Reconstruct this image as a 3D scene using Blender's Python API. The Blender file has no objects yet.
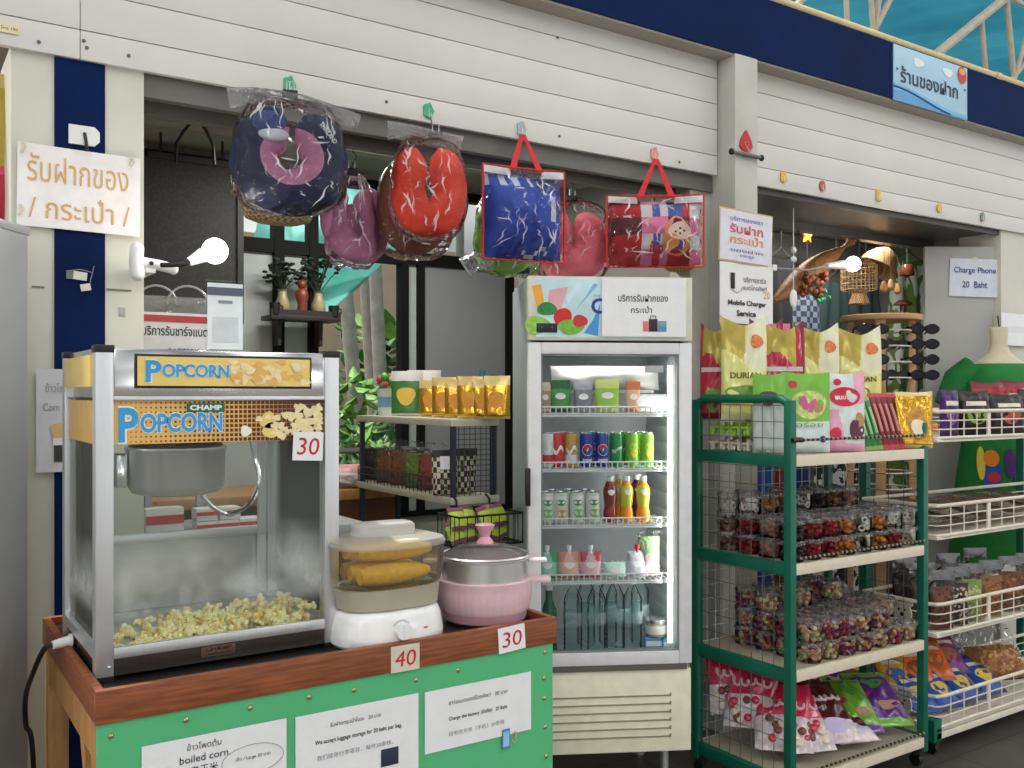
import bpy, bmesh, math, random
from mathutils import Vector, Matrix, noise
PI = math.pi
S = bpy.context.scene
COL = S.collection
# ------------------------------------------------------------------ camera
YAW = math.radians(33.75); FPX = 941.0; HZ = 395.0; CZ = 1.62
cd = bpy.data.cameras.new('camera'); cam = bpy.data.objects.new('camera', cd); COL.objects.link(cam)
cam.location = (0, 0, CZ); cam.rotation_euler = (PI/2, 0, -YAW)
cd.sensor_width = 36; cd.lens = FPX/1024*36; cd.shift_y = (HZ-384)/1024; cd.clip_start = .05
S.camera = cam
# ------------------------------------------------------------------ sky, sun, exposure
W = bpy.data.worlds.new('sky'); S.world = W; W.use_nodes = True
wn = W.node_tree.nodes; bg = wn['Background']
bg.inputs[1].default_value = .72
wt = W.node_tree; _tc = wt.nodes.new('ShaderNodeTexCoord'); _nz = wt.nodes.new('ShaderNodeTexNoise'); _nz.inputs['Scale'].default_value = 4.6; _nz.inputs['Detail'].default_value = 2
_rp = wt.nodes.new('ShaderNodeValToRGB'); _rp.color_ramp.elements[0].position = .40; _rp.color_ramp.elements[1].position = .56   # broken bright cloud
_rp.color_ramp.elements[0].color = (.30, .32, .34, 1); _rp.color_ramp.elements[1].color = (1.30, 1.30, 1.27, 1)
_e = _rp.color_ramp.elements.new(.60); _e.color = (1.55, 1.55, 1.51, 1); _e = _rp.color_ramp.elements.new(.635); _e.color = (9.4, 9.4, 9.2, 1)
wt.links.new(_tc.outputs['Generated'], _nz.inputs['Vector']); wt.links.new(_nz.outputs['Fac'], _rp.inputs[0]); wt.links.new(_rp.outputs[0], bg.inputs[0])
sd = bpy.data.lights.new('sun', 'SUN'); sd.energy = 4.5; sd.angle = .03; sd.color = (1, .95, .86)
sun = bpy.data.objects.new('sun', sd); COL.objects.link(sun)
sun.rotation_euler = Vector((.22, -.30, -.9)).to_track_quat('-Z', 'Y').to_euler()
S.view_settings.view_transform = 'Standard'; S.view_settings.look = 'None'
S.view_settings.exposure = 0.0; S.view_settings.gamma = 1.0; S.view_settings.use_curve_mapping = False
# ------------------------------------------------------------------ pixel rays to points in the place
sY, cY = math.sin(YAW), math.cos(YAW)
def ray(px, py):
    a = (px-512)/FPX; return Vector((sY+a*cY, cY-a*sY, (HZ-py)/FPX))
def PY(px, py, Y): d = ray(px, py); t = Y/d.y; return Vector((d.x*t, Y, CZ+d.z*t))
def PX(px, py, X): d = ray(px, py); t = X/d.x; return Vector((X, d.y*t, CZ+d.z*t))
def PZ(px, py, z): d = ray(px, py); t = (z-CZ)/d.z; return Vector((d.x*t, d.y*t, z))
# ------------------------------------------------------------------ materials
_mc = {}
def mat(name, c, rough=.5, metal=0., n=.06, sc=18., bump=0., bsc=None, trans=0., emit=0., coat=0., alpha=1., sss=0., stretch=None):
    if name in _mc: return _mc[name]
    m = bpy.data.materials.new(name); m.use_nodes = True; t = m.node_tree; b = t.nodes['Principled BSDF']
    c = tuple(c[:3])
    b.inputs['Roughness'].default_value = rough; b.inputs['Metallic'].default_value = metal
    tc = t.nodes.new('ShaderNodeTexCoord'); co = tc.outputs['Object']
    if stretch:
        mp = t.nodes.new('ShaderNodeMapping'); mp.inputs['Scale'].default_value = stretch; t.links.new(co, mp.inputs[0]); co = mp.outputs[0]
    nz = t.nodes.new('ShaderNodeTexNoise'); nz.inputs['Scale'].default_value = sc; nz.inputs['Detail'].default_value = 4
    t.links.new(co, nz.inputs['Vector'])
    rp = t.nodes.new('ShaderNodeValToRGB'); rp.color_ramp.elements[0].position = .3; rp.color_ramp.elements[1].position = .7
    rp.color_ramp.elements[0].color = tuple(max(0, x*(1-n)) for x in c)+(1,); rp.color_ramp.elements[1].color = tuple(min(1, x*(1+n)) for x in c)+(1,)
    t.links.new(nz.outputs['Fac'], rp.inputs[0]); t.links.new(rp.outputs[0], b.inputs['Base Color'])
    if bump:
        n2 = t.nodes.new('ShaderNodeTexNoise'); n2.inputs['Scale'].default_value = bsc or sc; n2.inputs['Detail'].default_value = 3
        t.links.new(co, n2.inputs['Vector'])
        bp = t.nodes.new('ShaderNodeBump'); bp.inputs['Strength'].default_value = bump; bp.inputs['Distance'].default_value = .01
        t.links.new(n2.outputs['Fac'], bp.inputs['Height']); t.links.new(bp.outputs[0], b.inputs['Normal'])
    if trans: b.inputs['Transmission Weight'].default_value = trans
    if coat: b.inputs['Coat Weight'].default_value = coat; b.inputs['Coat Roughness'].default_value = .08
    if emit: b.inputs['Emission Color'].default_value = c+(1,); b.inputs['Emission Strength'].default_value = emit
    _mc[name] = m; return m
def clear(name, tint=(1, 1, 1), gl=.12, rough=.03, bump=0., bsc=30., haze=0., hazec=(.8, .8, .8)):
    """thin clear sheet: see-through with a fresnel sheen, optionally cloudy"""
    if name in _mc: return _mc[name]
    m = bpy.data.materials.new(name); m.use_nodes = True; t = m.node_tree; t.nodes.clear()
    out = t.nodes.new('ShaderNodeOutputMaterial'); tr = t.nodes.new('ShaderNodeBsdfTransparent'); tr.inputs[0].default_value = tuple(tint)+(1,)
    g = t.nodes.new('ShaderNodeBsdfGlossy'); g.inputs['Roughness'].default_value = rough
    lw = t.nodes.new('ShaderNodeLayerWeight'); lw.inputs['Blend'].default_value = gl
    mx = t.nodes.new('ShaderNodeMixShader'); t.links.new(lw.outputs['Fresnel'], mx.inputs[0]); t.links.new(tr.outputs[0], mx.inputs[1]); t.links.new(g.outputs[0], mx.inputs[2])
    last = mx
    if bump:
        tc = t.nodes.new('ShaderNodeTexCoord'); nz = t.nodes.new('ShaderNodeTexNoise'); nz.inputs['Scale'].default_value = bsc; nz.inputs['Detail'].default_value = 2
        nz.inputs['Distortion'].default_value = 1.2
        t.links.new(tc.outputs['Object'], nz.inputs['Vector']); bp = t.nodes.new('ShaderNodeBump'); bp.inputs['Strength'].default_value = bump; bp.inputs['Distance'].default_value = .03
        t.links.new(nz.outputs['Fac'], bp.inputs['Height']); t.links.new(bp.outputs[0], g.inputs['Normal']); t.links.new(bp.outputs[0], lw.inputs['Normal'])
    if haze:
        df = t.nodes.new('ShaderNodeBsdfDiffuse'); df.inputs[0].default_value = tuple(hazec)+(1,)
        m2 = t.nodes.new('ShaderNodeMixShader'); m2.inputs[0].default_value = haze; t.links.new(mx.outputs[0], m2.inputs[1]); t.links.new(df.outputs[0], m2.inputs[2]); last = m2
    t.links.new(last.outputs[0], out.inputs[0]); _mc[name] = m; return m
def srgb(r, g, b): return tuple(((x/255)/12.92 if x/255 <= .04045 else ((x/255+.055)/1.055)**2.4) for x in (r, g, b))
def cm(name, r, g, b, rough=.45, **k): return mat(name, srgb(r, g, b), rough, **k)
def weave(name, c1, c2, sx, sz, rough=.7, kind='checker'):
    """two-colour woven pattern in object space"""
    if name in _mc: return _mc[name]
    m = mat(name, c1, rough); t = m.node_tree; b = t.nodes['Principled BSDF']
    tc = t.nodes.new('ShaderNodeTexCoord'); mp = t.nodes.new('ShaderNodeMapping'); mp.inputs['Scale'].default_value = (sx, sx, sz); t.links.new(tc.outputs['Object'], mp.inputs[0])
    if kind == 'checker': k = t.nodes.new('ShaderNodeTexChecker'); k.inputs['Scale'].default_value = 1; k.inputs[1].default_value = c1+(1,); k.inputs[2].default_value = c2+(1,); o = k.outputs[0]
    elif kind == 'voronoi':
        k = t.nodes.new('ShaderNodeTexVoronoi'); k.inputs['Scale'].default_value = 1; r = t.nodes.new('ShaderNodeValToRGB'); r.color_ramp.interpolation = 'CONSTANT'
        r.color_ramp.elements[0].color = c1+(1,); r.color_ramp.elements[1].color = c2+(1,); r.color_ramp.elements[1].position = .45; t.links.new(k.outputs['Distance'], r.inputs[0]); o = r.outputs[0]
    else:
        k = t.nodes.new('ShaderNodeTexNoise'); k.inputs['Scale'].default_value = 1; k.inputs['Detail'].default_value = 1; k.inputs['Distortion'].default_value = 1
        r = t.nodes.new('ShaderNodeValToRGB'); r.color_ramp.interpolation = 'CONSTANT'
        r.color_ramp.elements[0].color = c1+(1,); r.color_ramp.elements[1].color = c2+(1,); r.color_ramp.elements[1].position = .52; t.links.new(k.outputs['Fac'], r.inputs[0]); o = r.outputs[0]
    t.links.new(mp.outputs[0], k.inputs['Vector']); t.links.new(o, b.inputs['Base Color']); return m
# ------------------------------------------------------------------ mesh builder
class MB:
    def __init__(s): s.bm = bmesh.new()
    def _f(s, vs, mi):
        try: f = s.bm.faces.new(vs); f.material_index = mi; return f
        except ValueError: return None
    def box(s, c, d, mi=0, rot=None, bev=0.):
        x, y, z = (q/2 for q in d); c = Vector(c)
        b = bmesh.new(); bmesh.ops.create_cube(b, size=1)
        for v in b.verts: v.co = Vector((v.co.x*d[0], v.co.y*d[1], v.co.z*d[2]))
        if bev: bmesh.ops.bevel(b, geom=b.edges[:]+b.verts[:], offset=min(bev, .45*min(d)), segments=2, affect='EDGES', profile=.6)
        M = (rot.to_matrix() if rot and hasattr(rot, 'to_matrix') else (rot or Matrix.Identity(3)))
        mp = {v: s.bm.verts.new(M @ v.co + c) for v in b.verts}
        for f in b.faces: s._f([mp[v] for v in f.verts], mi)
        b.free(); return s
    def box2(s, a, b, mi=0, bev=0.):
        a, b = Vector(a), Vector(b); return s.box((a+b)/2, [abs(q) for q in (b-a)], mi, None, bev)
    def loft(s, rings, mi=0, caps=True, closed=True, mis=None):
        R = [[s.bm.verts.new(p) for p in r] for r in rings]
        for i in range(len(R)-1):
            n = len(R[i])
            for j in range(n if closed else n-1):
                k = (j+1) % n
                s._f([R[i][j], R[i][k], R[i+1][k], R[i+1][j]], mis(i, j) if mis else mi)
        if caps: s._f(R[0][::-1], mi if not mis else mis(0, 0)); s._f(R[-1], mi if not mis else mis(len(R)-2, 0))
        return s
    def tube(s, pts, r, n=6, mi=0, closed=False, caps=True):
        pts = [Vector(p) for p in pts]; N = len(pts); rings = []; up = None
        for i, p in enumerate(pts):
            if closed: t = pts[(i+1) % N]-pts[i-1]
            else: t = pts[min(i+1, N-1)]-pts[max(i-1, 0)]
            t = t.normalized() if t.length > 1e-9 else Vector((0, 0, 1))
            if up is None: up = t.orthogonal().normalized()
            up = (up - t*up.dot(t)); up = up.normalized() if up.length > 1e-6 else t.orthogonal().normalized()
            w = t.cross(up); rr = r(i/(N-1)) if callable(r) else r
            rings.append([p+(up*math.cos(a)+w*math.sin(a))*rr for a in (2*PI*k/n for k in range(n))])
        if closed: rings.append(rings[0]); return s.loft_closed(rings, mi)
        return s.loft(rings, mi, caps)
    def loft_closed(s, rings, mi=0):
        R = [[s.bm.verts.new(p) for p in r] for r in rings[:-1]]; N = len(R)
        for i in range(N):
            n = len(R[i])
            for j in range(n): s._f([R[i][j], R[i][(j+1) % n], R[(i+1) % N][(j+1) % n], R[(i+1) % N][j]], mi)
        return s
    def cyl(s, a, b, r, r2=None, n=16, mi=0, caps=True):
        a, b = Vector(a), Vector(b); t = (b-a).normalized(); u = t.orthogonal().normalized(); w = t.cross(u)
        r2 = r if r2 is None else r2; A = [2*PI*k/n for k in range(n)]
        return s.loft([[a+(u*math.cos(q)+w*math.sin(q))*r for q in A], [b+(u*math.cos(q)+w*math.sin(q))*r2 for q in A]], mi, caps)
    def lathe(s, prof, n=24, mi=0, c=(0, 0, 0), caps=False, mis=None, sx=1., sy=1., ex=2.):
        c = Vector(c)
        def pt(r, q):
            x, y = math.cos(q), math.sin(q)
            return Vector((math.copysign(abs(x)**(2/ex), x)*r*sx, math.copysign(abs(y)**(2/ex), y)*r*sy, 0))
        return s.loft([[c+pt(max(r, 1e-5), 2*PI*k/n)+Vector((0, 0, z)) for k in range(n)] for r, z in prof], mi, caps, True, mis)
    def ball(s, c, r, mi=0, n=10, m=7, rot=None):
        r = (r, r, r) if not hasattr(r, '__len__') else r; c = Vector(c); rings = []
        for i in range(m+1):
            q = -PI/2+PI*i/m; k = max(math.cos(q), 1e-3)
            rings.append([Vector((r[0]*k*math.cos(2*PI*j/n), r[1]*k*math.sin(2*PI*j/n), r[2]*math.sin(q))) for j in range(n)])
        if rot: rings = [[rot @ p for p in g] for g in rings]
        return s.loft([[p+c for p in g] for g in rings], mi, True)
    def prism(s, pts, y0, y1, mi=0):
        """outline in x,z pushed from y0 to y1"""
        a = [s.bm.verts.new((p[0], y0, p[1])) for p in pts]; b = [s.bm.verts.new((p[0], y1, p[1])) for p in pts]; n = len(pts)
        s._f(a, mi); s._f(b[::-1], mi)
        for i in range(n): s._f([a[i], b[i], b[(i+1) % n], a[(i+1) % n]], mi)
        return s
    def grid(s, nu, nv, fn, mi=0, mis=None):
        V = [[s.bm.verts.new(fn(i/nu, j/nv)) for i in range(nu+1)] for j in range(nv+1)]
        for j in range(nv):
            for i in range(nu): s._f([V[j][i], V[j][i+1], V[j+1][i+1], V[j+1][i]], mis((i+.5)/nu, (j+.5)/nv) if mis else mi)
        return s
    def xf(s, M): bmesh.ops.transform(s.bm, matrix=M, verts=s.bm.verts[:]); return s
    def weld(s, d=1e-4): bmesh.ops.remove_doubles(s.bm, verts=s.bm.verts[:], dist=d); return s
    def build(s, name, mats, parent=None, smooth=True, ang=40, fixn=True):
        if fixn: bmesh.ops.recalc_face_normals(s.bm, faces=s.bm.faces[:])
        if smooth:
            for f in s.bm.faces: f.smooth = True
            lim = math.radians(ang)
            for e in s.bm.edges:
                if len(e.link_faces) == 2: e.smooth = e.calc_face_angle(0) < lim
        me = bpy.data.meshes.new(name); s.bm.to_mesh(me); s.bm.free()
        for m in (mats if isinstance(mats, (list, tuple)) else [mats]): me.materials.append(m)
        o = bpy.data.objects.new(name, me); COL.objects.link(o)
        if parent: o.parent = parent
        return o
def to_local(t, p):
    return (Matrix.Translation(t.location) @ t.rotation_euler.to_matrix().to_4x4()).inverted() @ Vector(p)
def tag(o, label, cat, group=None, kind=None):
    if label: o['label'] = label
    if cat: o['category'] = cat
    if group: o['group'] = group
    if kind: o['kind'] = kind
    return o
def thing(name, label, cat, loc=(0, 0, 0), rz=0., group=None):
    o = bpy.data.objects.new(name, None); COL.objects.link(o); o.empty_display_size = .05
    o.location = loc; o.rotation_euler = (0, 0, rz); return tag(o, label, cat, group)
def place(o, loc, rz=0., rx=0., ry=0.): o.location = loc; o.rotation_euler = (rx, ry, rz); return o
def dup(o, loc, rot=(0, 0, 0), label=None, group=None, parent=None):
    r = o.copy(); COL.objects.link(r); r.location = loc; r.rotation_euler = rot
    if label: r['label'] = label
    if group: r['group'] = group
    for c in list(o.children):
        d = c.copy(); COL.objects.link(d); d.parent = r
        for g in c.children: e = g.copy(); COL.objects.link(e); e.parent = d
    return r
def struct(name, mb, m, parent=None, **k):
    o = mb.build(name, m, parent, **k)
    if not parent: o['kind'] = 'structure'
    return o
def text(s, m, parent, x, z, y=-.0015, w=None, h=None, size=.05, align='CENTER', bold=0., name='lettering', surf=None, shear=0., res=3, thick=.0006, rot=0.):
    """lettering facing -y; w / h fit its box, (x, z) is its centre (or left edge)"""
    cu = bpy.data.curves.new(name, 'FONT'); cu.body = s; cu.size = 1; cu.extrude = 0; cu.resolution_u = res; cu.offset = bold; cu.shear = shear; cu.align_x = 'CENTER'
    t = bpy.data.objects.new(name, cu); COL.objects.link(t); dg = bpy.context.evaluated_depsgraph_get()
    me = bpy.data.meshes.new_from_object(t.evaluated_get(dg)); bpy.data.objects.remove(t); me.name = name
    if not me.vertices: return None
    xs = [v.co.x for v in me.vertices]; ys = [v.co.y for v in me.vertices]; x0, x1, y0, y1 = min(xs), max(xs), min(ys), max(ys)
    kx = w/(x1-x0) if w else None; ky = h/(y1-y0) if h else None
    if kx is None and ky is None: kx = ky = size
    kx = kx or ky; ky = ky or kx
    ca, sa = math.cos(rot), math.sin(rot)
    for v in me.vertices:
        a = (v.co.x-(x0+x1)/2)*kx+(((x1-x0)/2)*kx if align == 'LEFT' else 0); b = (v.co.y-(y0+y1)/2)*ky
        X, Z = x+a*ca-b*sa, z+a*sa+b*ca
        v.co = (X, (surf(X, Z) if surf else 0)+y, Z)
    me.materials.clear(); me.materials.append(m)
    o = bpy.data.objects.new(name, me); COL.objects.link(o); o.parent = parent; return o
R = random.Random(7)
# common materials
M_white = cm('white_plastic', 232, 232, 230, .35); M_black = cm('black_plastic', 18, 18, 19, .4); M_dark = cm('dark_rubber', 26, 26, 27, .7)
M_steel = mat('stainless_steel', (.66, .66, .65), .3, .92, n=.02, sc=3); M_chrome = mat('chrome', (.8, .8, .81), .12, 1., n=.03)
M_alu = mat('brushed_aluminium', (.70, .71, .73), .38, .85, n=.04, sc=8, stretch=(60, 60, 1)); M_paper = cm('white_paper', 236, 236, 238, .7, n=.03)
M_cream = cm('cream_paint', 208, 206, 192, .5, n=.05, sc=3); M_ink = cm('black_ink', 22, 22, 24, .6); M_red = cm('red_ink', 196, 30, 34, .6); M_orange = cm('orange_ink', 212, 166, 104, .6)
M_green = cm('green_paint', 0, 98, 76, .42, n=.1, sc=9); M_wire = mat('zinc_wire', (.13, .14, .125), .45, .5); M_wirew = cm('white_coated_wire', 216, 210, 198, .45)
M_blueink = cm('blue_ink', 40, 62, 150, .6); M_grey = cm('grey_ink', 140, 140, 144, .6); M_brass = mat('brass', (.55, .42, .2), .3, .9)
G_glass = clear('clear_glass', (.97, .985, .98), .06, .0); G_bag = clear('clear_plastic_film', (.985, .985, .985), .25, .05, 1., 12., .008, (.9, .9, .9))
G_tub = clear('clear_tub_plastic', (.95, .95, .95), .22, .06); M_glow = mat('lamp_glow', (1, .95, .86), .5, emit=14.)
# ================================================================== the setting
# floor: dark grey tiles
def floor_mat():
    m = mat('floor_tile', srgb(72, 68, 64), .45, n=.15, sc=6); t = m.node_tree; b = t.nodes['Principled BSDF']; src = b.inputs['Base Color'].links[0].from_socket
    tc = t.nodes.new('ShaderNodeTexCoord'); br = t.nodes.new('ShaderNodeTexBrick'); br.offset = 0; br.inputs['Scale'].default_value = 1; br.inputs['Brick Width'].default_value = .4; br.inputs['Row Height'].default_value = .4
    br.inputs['Mortar Size'].default_value = .004; br.inputs['Mortar'].default_value = (.02, .02, .02, 1)
    t.links.new(tc.outputs['Object'], br.inputs['Vector']); t.links.new(src, br.inputs['Color1']); t.links.new(src, br.inputs['Color2']); t.links.new(br.outputs[0], b.inputs['Base Color']); return m
struct('floor', MB().box2((-6, -9, -.12), (11, 4.95, 0)), floor_mat())
struct('ground_outside', MB().box2((-6, 4.95, -.2), (16, 16, -.05)), cm('garden_soil', 120, 104, 84, .9, n=.3, sc=3))
SH = cm('shutter_enamel', 214, 212, 206, .42, n=.035, sc=2.2); SEAM = cm('shutter_seam', 120, 108, 98, .7)
def shutter(name, label, x0, x1, zb, zt, yf, joints=()):
    t = thing(name, label, 'roller shutter', ((x0+x1)/2, yf, zb)); hw = (x1-x0)/2
    z = zb; first = True
    edges = [0, .094] + [.094+.1235*k for k in range(1, 12)]
    xs = [x0]+list(joints)+[x1]
    for e0, e1 in zip(edges, edges[1:]):
        if zb+e0 > zt: break
        top = min(e1, zt-zb)
        m = MB()
        for xa, xb in zip(xs, xs[1:]): m.box2((xa-t.location.x+.001, 0, e0+.0015), (xb-t.location.x-.001, .025, top-.0015), 0, .0025)
        m.build('bottom_bar' if first else 'slat', SH, t); first = False
    MB().box2((-hw, .010, .004), (hw, .028, zt-zb)).build('backing_curtain', SEAM, t)
    return t
shutterA = shutter('roller_shutter', 'long white slatted roller shutter raised above the popcorn and fridge stall', -1.2, 3.326, 2.672, 3.24, 3.205, (PY(80.5, 30, 3.2).x,))
shutterB = shutter('roller_shutter', 'white slatted roller shutter raised over the green snack racks, below the blue shop sign', 3.495, 8.2, 2.657, 3.235, 3.2)
for x, z in [(PY(39, 46, 3.2).x, .03), (PY(84, 36, 3.2).x, .06), (PY(87, 47, 3.2).x, .04), (PY(129, 63, 3.2).x, .04), (PY(82, 12, 3.2).x, .2), (PY(558, 47, 3.2).x, .46), (PY(560, 140, 3.2).x, .045), (PY(680, 163, 3.2).x, .03), (PY(387, 107, 3.2).x, .05)]:
    MB().cyl((x-shutterA.location.x, -.003, z), (x-shutterA.location.x, .004, z), .006, n=8).build('rivet', cm('dull_rivet', 96, 92, 88, .6), shutterA)
# lintel rails behind the shutters
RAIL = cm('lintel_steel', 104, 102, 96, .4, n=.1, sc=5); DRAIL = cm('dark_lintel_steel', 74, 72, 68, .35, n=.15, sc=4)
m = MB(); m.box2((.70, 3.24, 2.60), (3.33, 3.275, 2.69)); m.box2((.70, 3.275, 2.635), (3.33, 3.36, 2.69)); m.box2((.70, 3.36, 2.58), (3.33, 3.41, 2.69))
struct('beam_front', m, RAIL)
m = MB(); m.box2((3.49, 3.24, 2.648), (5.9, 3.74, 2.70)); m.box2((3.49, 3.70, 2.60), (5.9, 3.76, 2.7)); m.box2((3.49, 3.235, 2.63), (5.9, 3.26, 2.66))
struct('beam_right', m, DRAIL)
# blue fascia with beige beam below and pipe along its top
NAVY = cm('navy_paint', 4, 30, 76, .75, n=.2, sc=3); NAVY.node_tree.nodes['Principled BSDF'].inputs['Specular IOR Level'].default_value = .12
struct('wall_fascia', MB().box2((-1.5, 3.10, 3.232), (9.5, 3.16, 3.535)), NAVY)
struct('beam_soffit', MB().box2((-1.5, 3.11, 3.222), (9.5, 3.42, 3.30)), cm('beige_beam', 172, 164, 150, .7, n=.06, sc=4))
m = MB(); m.tube([(-1.5, 3.115, 3.553), (9.5, 3.115, 3.553)], .021, 10)
for x in (5.62, 2.9, 8.3): m.tube([(x-.03, 3.115, 3.553), (x+.03, 3.115, 3.553)], .026, 10)
struct('trim_rail', m, cm('cream_pipe', 206, 186, 132, .45, n=.08))
# pillars
PIL = cm('pillar_cream', 205, 204, 190, .55, n=.07, sc=2.5)
xa, xb, xc, xd = PY(11, 200, 3.22).x, PY(54.5, 200, 3.22).x, PY(105, 200, 3.22).x, PY(144.5, 200, 3.22).x
pl = struct('pillar_left', MB().box2((xa, 3.225, 0), (xd, 3.52, 2.69), 0, .004), PIL)
MB().box2((xb, 3.218, 0), (xc, 3.23, 2.672)).build('painted_stripe', NAVY, pl)
m = MB()
for px, py in ((38, 287), (119, 290)): p = PY(px, py, 3.224); m.box((p.x, 3.224, p.z), (.075 if px > 100 else .035, .003, .006))
m.build('tile_joint', cm('joint_grey', 130, 126, 112, .8), pl)
pr = struct('pillar_right', MB().box2((3.335, 3.10, 0), (3.49, 3.42, 3.232), 0, .006), cm('pillar_grey', 190, 188, 180, .6, n=.09, sc=4))
struct('trim_jamb', MB().box2((3.20, 3.26, 0), (3.335, 3.40, 2.64), 0, .004), cm('jamb_grey', 182, 182, 172, .5))
struct('pillar_end', MB().box2((5.86, 3.22, 0), (6.9, 3.5, 2.66), 0, .004), PIL)
# rooms behind
WALLC = cm('room_wall', 150, 150, 143, .7, n=.05, sc=2); CEIL = cm('room_ceiling', 142, 142, 132, .7, n=.06, sc=2)
struct('ceiling', MB().box2((.3, 3.41, 2.86), (7.1, 4.96, 2.92)), CEIL)
m = MB()
for y in (3.75, 4.15): m.box2((.72, y, 2.845), (3.3, y+.03, 2.862))
struct('trim_ceiling', m, cm('ceiling_batten', 122, 122, 112, .6))
m = MB(); m.box2((.5, 4.2, 2.80), (3.33, 4.28, 2.862)); struct('beam_room', m, cm('room_beam', 160, 158, 148, .6))
struct('wall_left', MB().box2((.58, 3.52, 0), (.70, 4.95, 2.86)), WALLC)
struct('wall_divider', MB().box2((3.36, 3.42, 0), (3.48, 4.95, 2.86)), WALLC)
struct('wall_right', MB().box2((7.0, 3.5, 0), (7.1, 4.95, 2.86)), cm('grey_side_panel', 168, 168, 164, .5, n=.06, sc=2))
struct('wall_rear', MB().box2((3.48, 4.85, 0), (7.0, 4.97, 2.86)), cm('rear_wall', 176, 178, 174, .7))
# rear wall of the drinks room: dark framed windows
YB = 4.85
def bx(px): return PY(px, 300, YB).x
def bz(py, px=390): return PY(px, py, YB).z
FR = cm('black_frame', 14, 14, 15, .6); FR.node_tree.nodes['Principled BSDF'].inputs['Specular IOR Level'].default_value = .15
x_l, x_r = .70, 3.36
zt_, zm0, zm1, zs = bz(192), bz(263), bz(254), .95
struct('wall_back', MB().box2((x_l, YB, 0), (x_r, YB+.1, zs-.03)).box2((x_l, YB, zt_+.05), (x_r, YB+.1, 2.86)), cm('back_wall', 152, 154, 148, .7))
wf = MB()
wf.box2((x_l, YB-.02, zm0), (x_r, YB+.05, zm1+.02)); wf.box2((x_l, YB-.02, zt_), (x_r, YB+.05, zt_+.05)); wf.box2((x_l, YB-.02, zs-.03), (x_r, YB+.06, zs))
for a, b in ((176, 183), (273, 283), (308, 317), (400, 407), (417, 423), (505, 512)): wf.box2((bx(a), YB-.025, zs), (bx(b), YB+.05, zt_))
w1 = struct('window_1', wf, FR)
FROST = cm('frosted_pane', 176, 182, 180, .4, n=.04); PANEL = cm('grey_panel', 128, 131, 134, .5, n=.04, sc=2)
MB().box2((x_l, YB+.01, zs), (bx(176), YB+.02, zm0)).box2((bx(183), YB+.01, zs), (bx(273), YB+.02, zm0)).build('frosted_pane', FROST, w1)
MB().box2((bx(283), YB+.01, zs), (bx(308), YB+.02, zm0)).box2((bx(407), YB+.01, zs), (bx(417), YB+.02, zm0)).build('side_pane', cm('pale_pane', 160, 170, 166, .5), w1)
MB().box2((bx(423), YB+.0, zs), (bx(505), YB+.02, zm0)).build('blank_panel', PANEL, w1)
MB().box2((bx(317), YB+.01, zs), (bx(400), YB+.014, zm0)).build('clear_pane', G_glass, w1)
MB().box2((x_l, YB+.01, zm1+.02), (x_r, YB+.014, zt_)).build('transom_pane', G_glass, w1)
# dark perforated board high on the back wall
p0, p1 = PY(140, 160, 4.6), PY(243, 322, 4.6)
t = thing('notice_board', 'dark perforated board on the room wall behind the blue neck pillow', 'board', ((p0.x+p1.x)/2, 4.6, PY(200, 322, 4.6).z))
hw = (p1.x-p0.x)/2; hh = PY(200, 158, 4.6).z-t.location.z
MB().box2((-hw, 0, 0), (hw, .03, hh)).build('panel', weave('perforated_dark', srgb(44, 43, 41), srgb(34, 34, 32), 60, 60, .6, 'voronoi'), t)
m = MB(); m.box2((-hw, -.012, 0), (hw, 0, .035)); m.box2((-hw, -.012, hh-.03), (hw, 0, hh)); m.box2((-hw, -.012, 0), (-hw+.03, 0, hh)); m.box2((hw-.03, -.012, 0), (hw, 0, hh)); m.build('frame', cm('board_frame', 40, 40, 38, .5), t)
for s in (-.6, .6): MB().cyl((s*hw, .015, hh), (s*hw, .015, 2.86-t.location.z), .006, n=6).build('hanger_rod', M_dark, t)
# two black cable tails hanging from the ceiling
for k, (px, lab) in enumerate(((183, 'black cable tail drooping from the room ceiling, the one nearer the striped pillar'), (207, 'black cable tail drooping from the room ceiling, the one nearer the blue neck pillow'))):
    p = PY(px, 132, 3.95); s = 1 if k else -1
    tag(MB().tube([p+Vector((-s*.02, 0, 2.86-p.z)), p+Vector((-s*.03, 0, .04)), p+Vector((0, 0, 0)), p+Vector((s*.025, 0, -.05)), p+Vector((s*.03, 0, -.13))], .007, 8).build('hanging_cable', M_black), lab, 'cable', 'ceiling cable tails')
# roof over the lane: translucent blue sheets on trusses
rm = bpy.data.materials.new('blue_roof_sheet'); rm.use_nodes = True; t_ = rm.node_tree; t_.nodes.clear()
o_ = t_.nodes.new('ShaderNodeOutputMaterial'); d_ = t_.nodes.new('ShaderNodeBsdfTranslucent'); e_ = t_.nodes.new('ShaderNodeBsdfDiffuse'); mx = t_.nodes.new('ShaderNodeMixShader'); mx.inputs[0].default_value = .35
tc = t_.nodes.new('ShaderNodeTexCoord'); nz = t_.nodes.new('ShaderNodeTexNoise'); nz.inputs['Scale'].default_value = .9; nz.inputs['Detail'].default_value = 5; rp = t_.nodes.new('ShaderNodeValToRGB')
rp.color_ramp.elements[0].position = .35; rp.color_ramp.elements[1].position = .7
rp.color_ramp.elements[0].color = (.012, .09, .14, 1); rp.color_ramp.elements[1].color = (.03, .165, .225, 1)
t_.links.new(tc.outputs['Object'], nz.inputs[0]); t_.links.new(nz.outputs[0], rp.inputs[0]); t_.links.new(rp.outputs[0], d_.inputs[0]); t_.links.new(rp.outputs[0], e_.inputs[0])
t_.links.new(d_.outputs[0], mx.inputs[1]); t_.links.new(e_.outputs[0], mx.inputs[2]); t_.links.new(mx.outputs[0], o_.inputs[0])
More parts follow.
